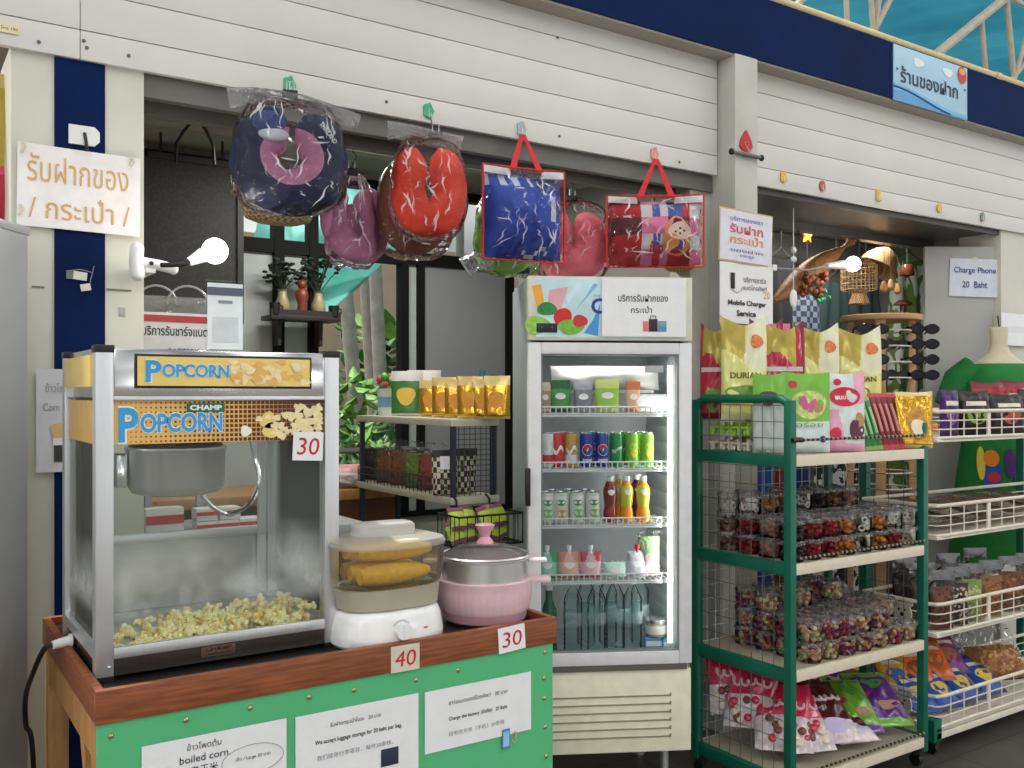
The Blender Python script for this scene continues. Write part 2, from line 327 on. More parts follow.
def roof_pt(u, v): x = 4.2+u*13; return Vector((x, 3.3+v*9, 4.75+v*1.2+.018*math.cos(u*13/.2*2*PI*.5)))
struct('roof', MB().grid(260, 4, roof_pt), rm, smooth=True, fixn=False)
m = MB(); TY = 3.34
def tb(a, b, r=.017): m.tube([PY(a[0], a[1], TY), PY(b[0], b[1], TY)], r, 8)
for a, b, r in (((873, 31), (869, -40), .016), ((875, 31), (884, -40), .016), ((874, 31), (905, -30), .018), ((847, 24), (845, -40), .015), ((795, 7), (822, -22), .02), ((986, 76), (981, 14), .017), ((1014, 80), (1004, -30), .019),
                ((1014, 80), (1034, 10), .017), ((1010, 82), (1040, 44), .016), ((1000, -8), (1040, 14), .016)): tb(a, b, r)
tb((934, 56), (1030, -22), .03)
for px in (874, 1013, 795, 934): p = PY(px, 30, TY); m.box((p.x, TY-.08, 3.56), (.06, .3, .02))
m.tube([(2.5, TY, 3.575), (9.4, TY, 3.575)], .02, 8)
struct('roof_truss', m, cm('truss_paint', 176, 168, 148, .5, n=.1))
# ------------------------------------------------------------------ garden behind the windows
tag(MB().box2((.2, 9.0, -.1), (9, 9.2, 3.2)).build('garden_wall', cm('pink_garden_wall', 196, 168, 150, .9, n=.12, sc=2)), None, None, kind='structure')
def tarp(u, v):
    a = PY(268, 172, 5.45).lerp(PY(470, 178, 5.45), u); b = PY(236, 345, 5.25).lerp(PY(318, 322, 5.25), u)
    p = a.lerp(b, v); p.y += .08*math.sin(u*9+v*4)+.05*math.sin(v*14); p.z -= .10*math.sin(PI*u)*v; return p
TARP = cm('turquoise_tarp', 140, 232, 220, .5, n=.12, sc=3, bump=.3)
tt = thing('tarpaulin', 'turquoise tarpaulin slung in the garden outside the back window', 'tarp')
MB().grid(24, 18, tarp).build('sheet', TARP, tt, fixn=False)
m = MB(); 
for p in (tarp(0, 0), tarp(1, 0)): m.cyl((p.x, p.y+.1, -.05), (p.x, p.y+.1, p.z+.05), .03, n=8)
m.cyl(tarp(0, 0)+Vector((0, .1, .02)), tarp(1, 0)+Vector((0, .1, .02)), .025, n=8); m.build('pole', cm('pole_grey', 120, 120, 116, .6), tt)
TRUNK = cm('palm_trunk', 150, 146, 140, .8, n=.2, sc=10)
def palm(px0, px1, Y, lab):
    a, b = PY(px0, 620, Y), PY(px1, 285, Y); a.z = -.05; b = b+(b-a)*.35
    t = thing('palm_tree', lab, 'tree', a, 0, 'slender palms outside the window'); v = b-a; N = 60
    MB().tube([v*(i/N) for i in range(N+1)], lambda s: .062-.012*s+.004*(int(s*N) % 2), 10).build('trunk', TRUNK, t)
    f = MB(); rr = random.Random(px0)
    for k in range(9):
        an = 2*PI*k/9+rr.random(); d = Vector((math.cos(an), math.sin(an), 0)); n_ = 12; pts = [v+d*(.42*i/n_)+Vector((0, 0, .3*math.sin(i/n_*2.4)-.15*(i/n_)**2)) for i in range(n_+1)]
        for i in range(1, n_):
            for s in (-1, 1):
                w = d.cross(Vector((0, 0, 1)))*s*.12*(1-.6*i/n_); q = pts[i]; t2 = (pts[i+1]-pts[i])
                f._f([f.bm.verts.new(q), f.bm.verts.new(q+t2*.9), f.bm.verts.new(q+t2*1.4+w+Vector((0, 0, -.1)))], 0)
    f.build('fronds', cm('palm_leaf', 74, 118, 46, .5), t, fixn=False)
palm(374, 345, 6.9, 'leaning grey palm trunk outside the window, nearest the turquoise tarpaulin')
palm(384, 366, 7.6, 'straight grey palm trunk outside the window, in the middle of the three')
palm(390, 376, 7.2, 'upright grey palm trunk outside the window, nearest the black window post')
def bush(px, Y, wpx, ztop, lab, col, n, lf=.16, seed=1, broad=.45):
    p = PY(px, 500, Y); t = thing('garden_shrub', lab, 'shrub', (p.x, Y, -.05), 0, 'shrubs in the garden'); rr = random.Random(seed); h = ztop+.05
    st = MB()
    for k in range(6): a = rr.uniform(0, 6.28); st.tube([(0, 0, 0), (.1*math.cos(a), .1*math.sin(a), h*.4), (wpx*.7*math.cos(a), wpx*.7*math.sin(a), h*.9)], .012, 6)
    st.build('stem', cm('shrub_stem', 92, 82, 56, .8), t)
    f = MB()
    for k in range(n):
        a, r, z = rr.uniform(0, 2*PI), wpx*math.sqrt(rr.random()), h*(.12+.88*rr.random()); c = Vector((r*math.cos(a), r*math.sin(a), z))
        d = Vector((math.cos(a)+rr.uniform(-.7, .7), math.sin(a)+rr.uniform(-.7, .7), rr.uniform(-.6, .7))).normalized(); w = d.cross(Vector((0, 0, 1))).normalized()*lf*broad; L = lf*rr.uniform(.7, 1.3); up = d.cross(w).normalized()*.03
        vs = [c, c+d*L*.35+w*.5+up, c+d*L*.7+w*.42+up, c+d*L, c+d*L*.7-w*.42+up, c+d*L*.35-w*.5+up]; vs = [f.bm.verts.new(q) for q in vs]
        f._f([vs[0], vs[1], vs[2], vs[3]], k % 2); f._f([vs[0], vs[3], vs[4], vs[5]], k % 2)
    f.build('foliage', [col, cm('leaf_light', 122, 168, 78, .45, n=.2)], t, fixn=False)
LG = cm('leaf_mid', 58, 110, 48, .45, n=.25); LD = cm('leaf_dark', 36, 78, 36, .45, n=.2)
bush(335, 6.2, .42, 1.75, 'dense green shrub outside the window, below the turquoise tarpaulin', LG, 520, .17, 3)
bush(392, 8.25, .38, 2.35, 'broad leafed green shrub outside, just beside the black window post', LG, 380, .26, 5, .6)
bush(350, 5.5, .32, 1.30, 'dark fern-like shrub pressed against the outside of the window', LD, 420, .2, 9, .28)
bush(458, 7.0, .34, 2.75, 'pale hazy shrub seen through the transom, behind the orange neck pillow', cm('leaf_pale', 150, 160, 130, .6), 260, .2, 12, .3)
# ================================================================== shared makers
def pouch(name, w, h, d, mis, mats, parent=None, stand=True, nu=14, nv=18, wr=.06, seed=0, wav=0.):
    """sealed bag, base centre at the origin, facing -y; mis(u, v) picks the print. returns (object, surface function)"""
    def th(u, v):
        e = 1-abs(2*u-1)**2.6
        if stand: k = min(1, (v+.02)/.09)**.6*(1-max(0, v-.12)/.88)**.75 if v < .93 else (.07/.88)**.75*(1-v)/.07
        else: k = max(0, math.sin(PI*min(1, max(0, (v-.04)/.92))))**.55
        n_ = noise.noise(Vector((u*5+seed, v*6, seed*3.1)))*wr
        return max(0, d/2*(max(0, e)**.6)*max(0, k)+d*n_*(4*u*(1-u))*(min(1, 6*v*(1-v))))
    def pinch(v): return 1-.025*math.sin(PI*v)*(1 if not stand else .5)
    m = MB()
    def zz(u, v): return v*h+wav*h*max(0, (v-.55)/.45)**2*(abs(2*u-1)**1.4-.35)+.010*h*noise.noise(Vector((u*4, v*3, seed+7)))*min(1, 8*v)
    def bend(u, v): return wav*h*.5*max(0, (v-.6)/.4)**2*math.cos(2*PI*u)
    f = lambda s: (lambda u, v: Vector(((u-.5)*w*pinch(v), s*(th(u, v)+.0004)+bend(u, v), zz(u, v))))
    m.grid(nu, nv, f(-1), 0, mis); m.grid(nu, nv, f(1), 0, mis)
    o = m.weld(6e-4).build(name, mats, parent, ang=70)
    def sf(X, Z): u, v = min(1, max(0, X/w+.5)), min(1, max(0, Z/h)); return -th(u, v)-.001+bend(u, v)
    return o, sf
def disc(parent, m, x, z, rx, rz, sf, name='printed_mark', y=-.001, n=20, wob=0.):
    b = MB(); c = b.bm.verts.new((x, sf(x, z)+y, z)); ring = []
    for k in range(n):
        a = 2*PI*k/n; q = 1+wob*math.sin(3*a+x*40); X, Z = x+rx*q*math.cos(a), z+rz*q*math.sin(a); ring.append(b.bm.verts.new((X, sf(X, Z)+y, Z)))
    for k in range(n): b._f([c, ring[k], ring[(k+1) % n]], 0)
    return b.build(name, m, parent, fixn=False)
flat = lambda X, Z: 0.
def card(name, label, cat, c, w, h, rz=0., mats=None, tilt=0., group=None, curl=.004, d=.0016):
    """sheet of paper or card facing -y; centre at c"""
    o = MB().grid(8, 6, lambda u, v: Vector(((u-.5)*w, -curl*math.sin(PI*u)*math.cos(v*3)-curl*.5, (v-.5)*h))).grid(8, 6, lambda u, v: Vector(((u-.5)*w, d-curl*math.sin(PI*u)*math.cos(v*3)-curl*.5, (v-.5)*h))).build(name, mats or M_paper)
    o.location = c; o.rotation_euler = (0, tilt, rz); tag(o, label, cat, group)
    o['w'] = w; return o, (lambda X, Z: -curl*math.sin(PI*min(1, max(0, X/w+.5)))*math.cos((Z/h+.5)*3)-curl*.5)
def tape(parent, x, z, w=.03, h=.014, sf=flat):
    MB().box((x, sf(x, z)-.0015, z), (w, .001, h)).build('tape_strip', cm('tape', 214, 206, 180, .3), parent)
def quad(x0, z0, x1, z1, m, parent, name='printed_mark', y=-.0012, sf=flat, n=4):
    return MB().grid(n, n, lambda u, v: Vector((x0+(x1-x0)*u, sf(x0+(x1-x0)*u, z0+(z1-z0)*v)+y, z0+(z1-z0)*v))).build(name, m, parent, fixn=False)
# ================================================================== wooden serving counter
WOOD = mat('stained_wood', srgb(134, 74, 40), .45, n=.38, sc=7, stretch=(1.2, 8, 14), bump=.1); WOODL = mat('raw_wood', srgb(176, 128, 74), .6, n=.2, sc=7, stretch=(8, 8, 1.2))
CGREEN = cm('counter_green', 84, 184, 124, .5, n=.06, sc=4)
TX, TY0, TW, TD = .385, 2.21, 1.25, .83; TZ = .95
ct = thing('serving_counter', 'wooden serving counter with stained rim and green front panel under the popcorn machine', 'counter', (TX, TY0, 0))
MB().box2((0, 0, .897), (TW, .02, .972), 0, .002).build('front_rail', WOOD, ct)
MB().box2((0, .02, .897), (.02, TD, .972), 0, .002).build('side_rail', WOOD, ct); MB().box2((TW-.02, .02, .897), (TW, TD, .972), 0, .002).build('side_rail', WOOD, ct)
MB().box2((.02, TD-.02, .897), (TW-.02, TD, .972)).build('back_rail', WOOD, ct)
MB().box2((.02, .02, .93), (TW-.02, TD-.02, TZ)).build('counter_top', cm('dark_counter_top', 34, 30, 28, .35), ct)
fp = MB().box2((.004, .006, .06), (TW-.012, .02, .897)).build('front_panel', CGREEN, ct)
for px, py in ((111, 736), (186, 720), (250, 708), (309, 697), (354, 690), (416, 680), (458, 670), (545, 652), (544, 678), (544, 698), (545, 727), (546, 756)):
    p = PY(px, py, TY0+.006)-ct.location; MB().ball((p.x, .005, p.z), (.0065, .004, .0065), 0, 10, 6).build('screw_head', M_brass, fp)
for x, y in ((.006, .03), (.006, TD-.07), (TW-.062, .03), (TW-.062, TD-.07)): MB().box2((x, y, 0), (x+.055, y+.06, .93), 0, .003).build('leg', WOODL, ct)
for z0 in (.80,): MB().box2((.008, .09, z0), (.04, TD-.07, z0+.095)).build('side_brace', WOODL, ct)
MB().tube([(.026, .10, .55), (.026, .24, .80)], .022, 4).build('corner_brace', WOODL, ct)
MB().box2((.03, .05, .12), (TW-.03, TD-.03, .14)).build('lower_shelf', WOODL, ct)
# papers taped to the green panel
def panel_paper(a, b, zlow, label):
    p, q = PY(a[0], a[1], TY0), PY(b[0], b[1], TY0); zt = (p.z+q.z)/2; w = q.x-p.x; h = zt-zlow
    return card('paper_notice', label, 'paper sign', ((p.x+q.x)/2, TY0+.003, (zt+zlow)/2), w, h, 0, None, 0, 'notices on the green counter', .0004), w, h
(o, sf), w, h = panel_paper((142, 747), (287, 719), .58, 'white boiled corn notice on the green counter, below the popcorn machine')
text('ข้าวโพดต้ม', M_ink, o, -.03, h/2-.022, h=.016); text('boiled corn', M_ink, o, -.03, h/2-.05, h=.017); text('煮玉米', M_ink, o, -.03, h/2-.078, h=.02); text('เล็ก / Large 30 บาท', M_ink, o, .085, h/2-.075, h=.012)
MB().tube([(.085+.075*math.cos(a), -.002, h/2-.08+.035*math.sin(a)) for a in [2*PI*k/40 for k in range(40)]], .0007, 4, closed=True).build('drawn_ellipse', M_grey, o)
(o, sf), w, h = panel_paper((296, 716), (419, 695), .60, 'white luggage storage notice in the middle of the green counter front')
text('รับฝากกระเป๋าใบละ   20 บาท', M_ink, o, -.01, h/2-.035, h=.012, w=.14); text('We accept luggage storage for 20 baht per bag.', M_ink, o, 0, h/2-.075, w=.24, h=.014, bold=.012); text('我们接受行李寄存，每件20泰铢。', M_grey, o, -.01, h/2-.113, w=.21, h=.013)
MB().box((.085, -.002, h/2-.15), (.05, .001, .045), 0, None, .0004).build('suitcase_picture', cm('picture_dark', 40, 48, 66), o)
(o, sf), w, h = panel_paper((425.5, 692), (531.6, 672.5), .662, 'white battery charging notice with a phone picture, on the counter below the pink pot')
text('ชาร์จแบตเตอรี่โทรศัพท์   20 บาท', M_ink, o, -.005, h/2-.04, w=.19, h=.013); text('Charge the battery (มือถือ)   20 Baht', M_ink, o, -.005, h/2-.085, w=.19, h=.014, bold=.012); text('给电池充电（手机）20泰铢', M_grey, o, -.01, h/2-.125, w=.18, h=.013)
q = MB().box((.085, -.002, h/2-.175), (.026, .001, .055)).build('phone_picture', cm('picture_blue', 74, 130, 190), o); MB().box((.085, -.003, h/2-.175), (.02, .001, .042)).build('phone_screen', cm('picture_pale_blue', 150, 200, 236), q)
text('↕', M_orange, o, .115, h/2-.175, h=.035)
def price(px0, py0, px1, py1, Y, s, label, tilt=0., paper=None):
    a, b = PY(px0, (py0+py1)/2, Y), PY(px1, (py0+py1)/2, Y); mx_ = (px0+px1)/2; zt, zb = PY(mx_, py0, Y).z, PY(mx_, py1, Y).z
    o, sf = card('price_card', label, 'price card', ((a.x+b.x)/2, Y, (zt+zb)/2), b.x-a.x, zt-zb, 0, paper, tilt, 'hand lettered price cards', .0008)
    text(s, M_red, o, 0, 0, w=(b.x-a.x)*.74, h=(zt-zb)*.6, bold=.0, shear=.1); return o
price(391, 645, 419.5, 671, TY0-.002, '40', 'cream price card reading 40 on the counter rim, below the white steamer', 0, cm('cream_card', 214, 206, 184, .7))
price(498.5, 626, 525, 651, TY0-.002, '30', 'white price card reading 30 on the counter rim, below the pink pot', -.06)
# ================================================================== popcorn machine
PX0, PY0, PW, PDp, PH = .408, 2.345, .604, .485, .783
pm = thing('popcorn_machine', 'aluminium and glass popcorn machine with yellow popcorn signs on the serving counter', 'popcorn machine', (PX0, PY0, TZ))
pw = .04
for x, y in ((0, 0), (PW-pw, 0), (0, PDp-pw), (PW-pw, PDp-pw)):
    q = MB().box2((x, y, .012), (x+pw, y+pw, PH-.012), 0, .003).build('post', M_alu, pm)
    MB().box2((x-.002, y-.002, PH-.014), (x+pw+.002, y+pw+.002, PH+.004), 0, .003).build('corner_cap', M_black, q)
    MB().box2((x-.001, y-.001, 0), (x+pw+.001, y+pw+.001, .014), 0, .002).build('foot', M_black, q)
    if y == 0: MB().ball((x+.03, -.001, .035), (.004, .003, .004), 0, 8, 5).build('bolt', M_steel, q)
can_ = MB().box2((pw, .004, .664), (PW-pw, .03, .780), 0, .004).box2((.004, pw, .664), (.03, PDp-pw, .780), 0, .003).box2((PW-.03, pw, .664), (PW-.004, PDp-pw, .780), 0, .003).box2((pw, PDp-.03, .664), (PW-pw, PDp-.004, .780)).box2((.03, .03, .768), (PW-.03, PDp-.03, .779)).build('canopy', M_chrome, pm)
# sign set into the canopy
SY = cm('sign_yellow', 238, 208, 116, .35, n=.05); SO = cm('sign_orange', 230, 182, 96, .35); SBR = cm('sign_brown', 92, 34, 20, .35); SB = cm('sign_blue', 56, 158, 216, .35); SW = cm('sign_white', 240, 240, 232, .35); SPOP = cm('printed_popcorn', 240, 222, 170, .4, n=.1, sc=60); SGR = cm('sign_green', 20, 110, 76, .35)
a, b = PY(137, 370, PY0)-pm.location, PY(309, 370, PY0)-pm.location
x0, x1, z0, z1 = a.x, b.x, .692, .762
sg = MB().box2((x0-.006, -.004, z0-.006), (x1+.006, .006, z1+.006), 0, .002).build('sign_frame', M_black, pm)
def popsign(parent, x0, x1, z0, z1, y, dots=True):
    W_, H_ = x1-x0, z1-z0
    dm = bpy.data.materials.get('popcorn_sign_print') if False else None
    pn = MB().grid(90, 16, lambda u, v: Vector((x0+W_*u, y, z0+H_*v)), 0, (lambda u, v: 1 if dots and (u*54 % 1-.5)**2*1.2+((v*9+.5*(int(u*54) % 2)) % 1-.5)**2 < (.012+.30*max(0, u-.08)**1.2) else 0)).build('printed_sign', [SY if not dots else SO, SBR], parent, smooth=False, fixn=False)
    return pn
pn = MB().box2((x0, -.0055, z0), (x1, -.004, z1)).build('printed_sign', SY, pm)
def poptext(p, s, x, z, w, h, y):
    text(s, SW, p, x, z, y, w=w*1.02, h=h*1.1, bold=.075, name='letter_outline'); text(s, SB, p, x, z, y-.0012, w=w, h=h, bold=.03)
poptext(pn, 'P', x0+.036, z0+.035, .036, .052, -.0065); poptext(pn, 'OPCORN', x0+.136, z0+.037, .16, .032, -.0065)
for k in range(46):
    u, v = R.uniform(.52, .98), R.uniform(.12, .88); disc(pn, SPOP if k % 3 else SO, x0+(x1-x0)*u, z0+(z1-z0)*v, R.uniform(.008, .016), R.uniform(.006, .012), flat, 'printed_kernel', -.0062-.00005*k, 9, .25)
# the sign strip behind the front edge
z0, z1, x0, x1 = .553, .657, pw, PW-pw
st = MB().box2((pw, .010, z0), (PW-pw, .014, z1)).build('sign_strip', SO, pm)
m = MB(); nu, nv = 46, 9
for i in range(nu):
    for j in range(nv):
        u = (i+.5)/nu; s = .0012+.0055*min(1, max(0, u-.05)*1.05)
        if u > .02: m.box((x0+(x1-x0)*u, .0095, z0+(z1-z0)*(j+.5)/nv), (min(s*1.9, .0112), .0005, min(s*1.9, .0108)))
m.build('dotted_print', SBR, st, smooth=False)
poptext(st, 'P', x0+.034, z0+.046, .046, .082, .0085); poptext(st, 'OPCORN', x0+.158, z0+.050, .195, .047, .0085)
MB().box((x0+.215, .008, z1-.018), (.092, .001, .022), 0, None, .0003).build('maker_plate', SGR, st); text('CHAMP', SW, st, x0+.215, z1-.018, .007, w=.078, h=.013, bold=.05)
for k in range(60):
    u = 1-abs(R.gauss(0, .13)); v = R.random()*(.9 if u > .85 else .7)
    if u < .62: continue
    disc(st, SPOP, x0+(x1-x0)*min(.97, u), z0+.006+(z1-z0-.012)*v, R.uniform(.008, .013), R.uniform(.007, .011), flat, 'printed_kernel', .0078-.00005*k, 9, .3)
for u, v, r_ in ((.60, .25, .014), (.71, .5, .022), (.72, .25, .02)): disc(st, SY if u > .65 else SW, x0+(x1-x0)*u, z0+(z1-z0)*v, r_, r_, flat, 'printed_mark', .0072, 14, .1)
# side signs and seams
for z0_, z1_, mm in ((.69, .765, SY), (.553, .657, SO)): MB().box2((-.003 if z0_ > .6 else .008, .05, z0_), (.002 if z0_ > .6 else .012, PDp-.06, z1_)).build('side_sign', mm, pm)
MB().box2((pw, .0, .657), (PW-pw, .012, .666), 0, .002).build('upper_rail', M_alu, pm)
MB().box2((pw, .0, .052), (PW-pw, .014, .078), 0, .002).build('lower_rail', M_alu, pm)
MB().box2((.0, pw, .052), (.014, PDp-pw, .078)).build('lower_rail', M_alu, pm); MB().box2((PW-.014, pw, .052), (PW, PDp-pw, .078)).build('lower_rail', M_alu, pm)
BASEM = mat('dark_chrome', (.16, .14, .13), .22, .9, n=.15, sc=5)
bs = MB().box2((pw, .006, .012), (PW-pw, .02, .052)).box2((.006, pw, .012), (.02, PDp-pw, .052)).box2((PW-.02, pw, .012), (PW-.006, PDp-pw, .052)).box2((.006, PDp-.02, .012), (PW-.006, PDp-.006, .052)).build('base_drawer', BASEM, pm)
a = PY(219, 658, PY0)-pm.location
q = MB().box((a.x, .004, .036), (.085, .003, .026), 0, None, .001).build('name_plate', cm('plate_brown', 88, 66, 58, .35), bs); text('CHAMP', M_chrome, q, a.x, .042, .0015, w=.066, h=.01, bold=.03); MB().box((a.x, .0022, .03), (.06, .0006, .003)).build('plate_line', M_chrome, q)
MB().box2((.014, .014, .05), (PW-.014, PDp-.014, .058)).build('tray_floor', mat('dull_steel', (.55, .55, .54), .4, .8), pm)
# greasy, steamed glass: cloudy low down
def steamed():
    m = bpy.data.materials.new('steamed_glass'); m.use_nodes = True; t = m.node_tree; t.nodes.clear(); N = t.nodes.new; L = t.links.new
    out = N('ShaderNodeOutputMaterial'); tr = N('ShaderNodeBsdfTransparent'); tr.inputs[0].default_value = (.93, .95, .94, 1); g = N('ShaderNodeBsdfGlossy'); g.inputs['Roughness'].default_value = .01; lw = N('ShaderNodeLayerWeight'); lw.inputs[0].default_value = .1
    mx = N('ShaderNodeMixShader'); L(lw.outputs['Fresnel'], mx.inputs[0]); L(tr.outputs[0], mx.inputs[1]); L(g.outputs[0], mx.inputs[2])
    df = N('ShaderNodeBsdfDiffuse'); df.inputs[0].default_value = (.82, .83, .82, 1); tc = N('ShaderNodeTexCoord'); sp = N('ShaderNodeSeparateXYZ'); L(tc.outputs['Object'], sp.inputs[0])
    mr = N('ShaderNodeMapRange'); mr.inputs[1].default_value = .32; mr.inputs[2].default_value = .17; mr.inputs[3].default_value = 0; mr.inputs[4].default_value = 1; L(sp.outputs['Z'], mr.inputs[0])
    m4 = N('ShaderNodeMapRange'); m4.inputs[1].default_value = .125; m4.inputs[2].default_value = .19; m4.inputs[3].default_value = .0; m4.inputs[4].default_value = 1; L(sp.outputs['Z'], m4.inputs[0]); m5 = N('ShaderNodeMath'); m5.operation = 'MULTIPLY'; L(mr.outputs[0], m5.inputs[0]); L(m4.outputs[0], m5.inputs[1])
    nz = N('ShaderNodeTexNoise'); nz.inputs['Scale'].default_value = 9; nz.inputs['Detail'].default_value = 4; L(tc.outputs['Object'], nz.inputs[0])
    r2 = N('ShaderNodeMapRange'); r2.inputs[1].default_value = .36; r2.inputs[2].default_value = .72; r2.inputs[3].default_value = .06; r2.inputs[4].default_value = .5; L(nz.outputs[0], r2.inputs[0])
    mm = N('ShaderNodeMath'); mm.operation = 'MULTIPLY'; L(m5.outputs[0], mm.inputs[0]); L(r2.outputs[0], mm.inputs[1]); ad = N('ShaderNodeMath'); ad.operation = 'ADD'; ad.inputs[1].default_value = .025; L(mm.outputs[0], ad.inputs[0])
    m2 = N('ShaderNodeMixShader'); L(ad.outputs[0], m2.inputs[0]); L(mx.outputs[0], m2.inputs[1]); L(df.outputs[0], m2.inputs[2]); L(m2.outputs[0], out.inputs[0]); return m
SG = steamed()
MB().box2((pw, .016, .078), (PW-pw, .019, .657)).build('front_pane', SG, pm); MB().box2((.014, pw, .078), (.017, PDp-pw, .665)).build('side_pane', SG, pm); MB().box2((PW-.017, pw, .078), (PW-.014, PDp-pw, .665)).build('side_pane', SG, pm)
MB().box2((pw, PDp-.02, .27), (PW-pw, PDp-.016, .665)).build('rear_pane', clear('machine_rear_glass', (.9, .92, .91), .08, .02), pm)
MB().box2((pw, PDp-.02, .06), (PW-pw, PDp-.012, .255)).build('rear_panel', mat('rear_steel', (.5, .5, .49), .32, .8, n=.1), pm); MB().box2((pw, PDp-.03, .25), (PW-pw, PDp-.008, .275), 0, .002).build('rear_rail', M_alu, pm)
MB().box2((PW-.07, PDp-.05, .078), (PW-.05, PDp-.03, .66)).build('rear_guide', M_alu, pm)
kc = (.245, .25, 0)
k_ = MB().lathe([(.0, .405), (.085, .406), (.112, .413), (.124, .432), (.126, .52), (.129, .524), (.129, .532), (.12, .534)], 36, 0, kc).build('kettle', M_steel, pm)
MB().lathe([(.0, .56), (.095, .558), (.118, .54), (.12, .534), (.0, .534)], 32, 0, kc).build('kettle_lid', M_black, k_)
MB().box2((.245-.155, .235, .43), (.245-.126, .265, .52), 0, .004).build('kettle_bracket', M_chrome, k_)
MB().cyl((.245, .25, .55), (.245, .25, .665), .016, n=12).box2((.1, .22, .64), (.40, .28, .664)).build('hanger_arm', M_steel, k_)
hp = [PY(250, 436, 2.62), PY(256, 460, 2.62), PY(259, 482, 2.61), PY(250, 503, 2.6), PY(231, 514, 2.6), PY(214, 508, 2.6), PY(201, 494, 2.6)]
hp = [p-pm.location for p in hp]; sm = []
for i in range(len(hp)-1):
    p0, p1, p2, p3 = hp[max(0, i-1)], hp[i], hp[i+1], hp[min(len(hp)-1, i+2)]
    for k in range(14):
        t = k/14; sm.append(.5*((2*p1)+(p2-p0)*t+(2*p0-5*p1+4*p2-p3)*t*t+(3*p1-p0-3*p2+p3)*t**3))
MB().tube(sm+[hp[-1]], lambda s: .0058+.0012*(int(s*83) % 2), 8).build('power_hose', M_chrome, k_)
# the popcorn itself
def kernel(m, c, s, rr):
    for k in range(rr.choice((3, 4, 5))):
        d = Vector((rr.uniform(-1, 1), rr.uniform(-1, 1), rr.uniform(-.7, .7))).normalized()*s*.62; m.ball(Vector(c)+d, s*rr.uniform(.5, .72), 0 if rr.random() < .8 else 1, 6, 4)
m = MB(); rr = random.Random(11)
for k in range(620):
    u = rr.random(); y = .03+.26*rr.random()**1.7; hmax = (.004+.062*max(0, u-.15)**.75)*(1-.25*y/.3)
    if u < .3 and rr.random() < .45: continue
    kernel(m, (pw+.012+u*(PW-2*pw-.03), y, .064+hmax*rr.random()), .0098*rr.uniform(.75, 1.2), rr)
pc = m.build('popcorn', [cm('popped_corn', 252, 238, 176, .7, n=.12, sc=90), cm('popped_corn_dark', 236, 200, 110, .7)]); pc.location = pm.location
tag(pc, 'loose popcorn heaped behind the front glass of the machine', 'popcorn', kind='stuff')
price(293, 432, 323, 460.5, PY0-.003, '30', 'white price card reading 30 stuck on the popcorn machine glass', .05)
# plug and cable
a, b = PY(67, 640, PY0+.30), None
cb = thing('power_cable', 'black power cable with white plug hanging beside the popcorn machine', 'cable', (0, 0, 0))
pA = Vector((PX0-.003, 2.66, TZ+.035)); pB = pA+Vector((-.045, -.01, -.004))
MB().cyl(pA, pB, .014, .011, 12).cyl(pA+Vector((.002, 0, 0)), pA+Vector((-.006, 0, 0)), .017, n=12).build('plug', M_white, cb)
pp = [pB, PX(45, 648, .355), PX(35, 668, .34), PX(26, 695, .335), PX(26, 725, .34), PX(33, 757, .355)]; pp[-1].z = max(pp[-1].z, .05); pp.append(Vector((pp[-1].x+.02, pp[-1].y+.03, .006))); pp.append(Vector((pp[-1].x+.01, pp[-1].y+.25, .008)))
sm = []
for i in range(len(pp)-1):
    p0, p1, p2, p3 = pp[max(0, i-1)], pp[i], pp[i+1], pp[min(len(pp)-1, i+2)]
    for k in range(10): t = k/10; sm.append(.5*((2*p1)+(p2-p0)*t+(2*p0-5*p1+4*p2-p3)*t*t+(3*p1-p0-3*p2+p3)*t**3))
MB().tube(sm, .007, 8).build('cord', M_black, cb)
# ================================================================== corn steamer
def steamer():
    t = thing('food_steamer', 'white electric food steamer with corn under its cloudy lid, between popcorn machine and pink pot', 'steamer', (1.146, 2.335, TZ))
    rx, ry, ex = 1, .68, 2.7
    L = lambda prof, mm, nm, **k: MB().lathe(prof, 40, 0, (0, 0, 0), sx=rx, sy=ry, ex=ex, **k).build(nm, mm, t)
    b = L([(.0, .003), (.150, .003), (.158, .012), (.158, .03), (.150, .075), (.142, .093), (.13, .099), (.0, .099)], cm('glossy_white', 236, 236, 234, .18, coat=.5), 'base')
    MB().cyl((-.005, -.098, .046), (-.005, -.103, .046), .030, .030, 26).build('dial_ring', cm('dial_grey', 190, 190, 190, .3), b); MB().cyl((-.005, -.102, .046), (-.005, -.120, .047), .025, .022, 24).box((-.005, -.121, .047), (.006, .004, .036)).build('dial', M_white, b)
    MB().box((.067, -.1005, .046), (.012, .004, .004)).build('indicator_lamp', M_red, b)
    L([(.128, .099), (.142, .103), (.147, .150), (.15, .156), (.13, .157)], cm('cloudy_tray', 176, 170, 152, .3, n=.04), 'drip_tray')
    sm_ = clear('smoked_plastic', (.78, .74, .62), .12, .06, haze=.13, hazec=(.5, .46, .36))
    L([(.0, .159), (.142, .159), (.15, .165), (.158, .20), (.160, .262), (.158, .266)], sm_, 'steaming_bowl')
    ld = L([(.163, .262), (.165, .270), (.158, .280), (.12, .290), (.0, .294)], clear('lid_plastic', (.8, .78, .7), .14, .08, haze=.42, hazec=(.62, .6, .54)), 'lid')
    MB().lathe([(.088, .287), (.085, .316), (.078, .322), (.0, .323)], 32, 0, (-.01, 0, 0), sx=1, sy=.55, ex=4).build('lid_handle', clear('handle_plastic', (.85, .84, .8), .14, .06, haze=.5, hazec=(.75, .75, .72)), ld)
    return t
steamer()
CORN = cm('corn_yellow', 244, 196, 48, .4, n=.12, sc=70)
m = MB(); n, L_ = 18, .23
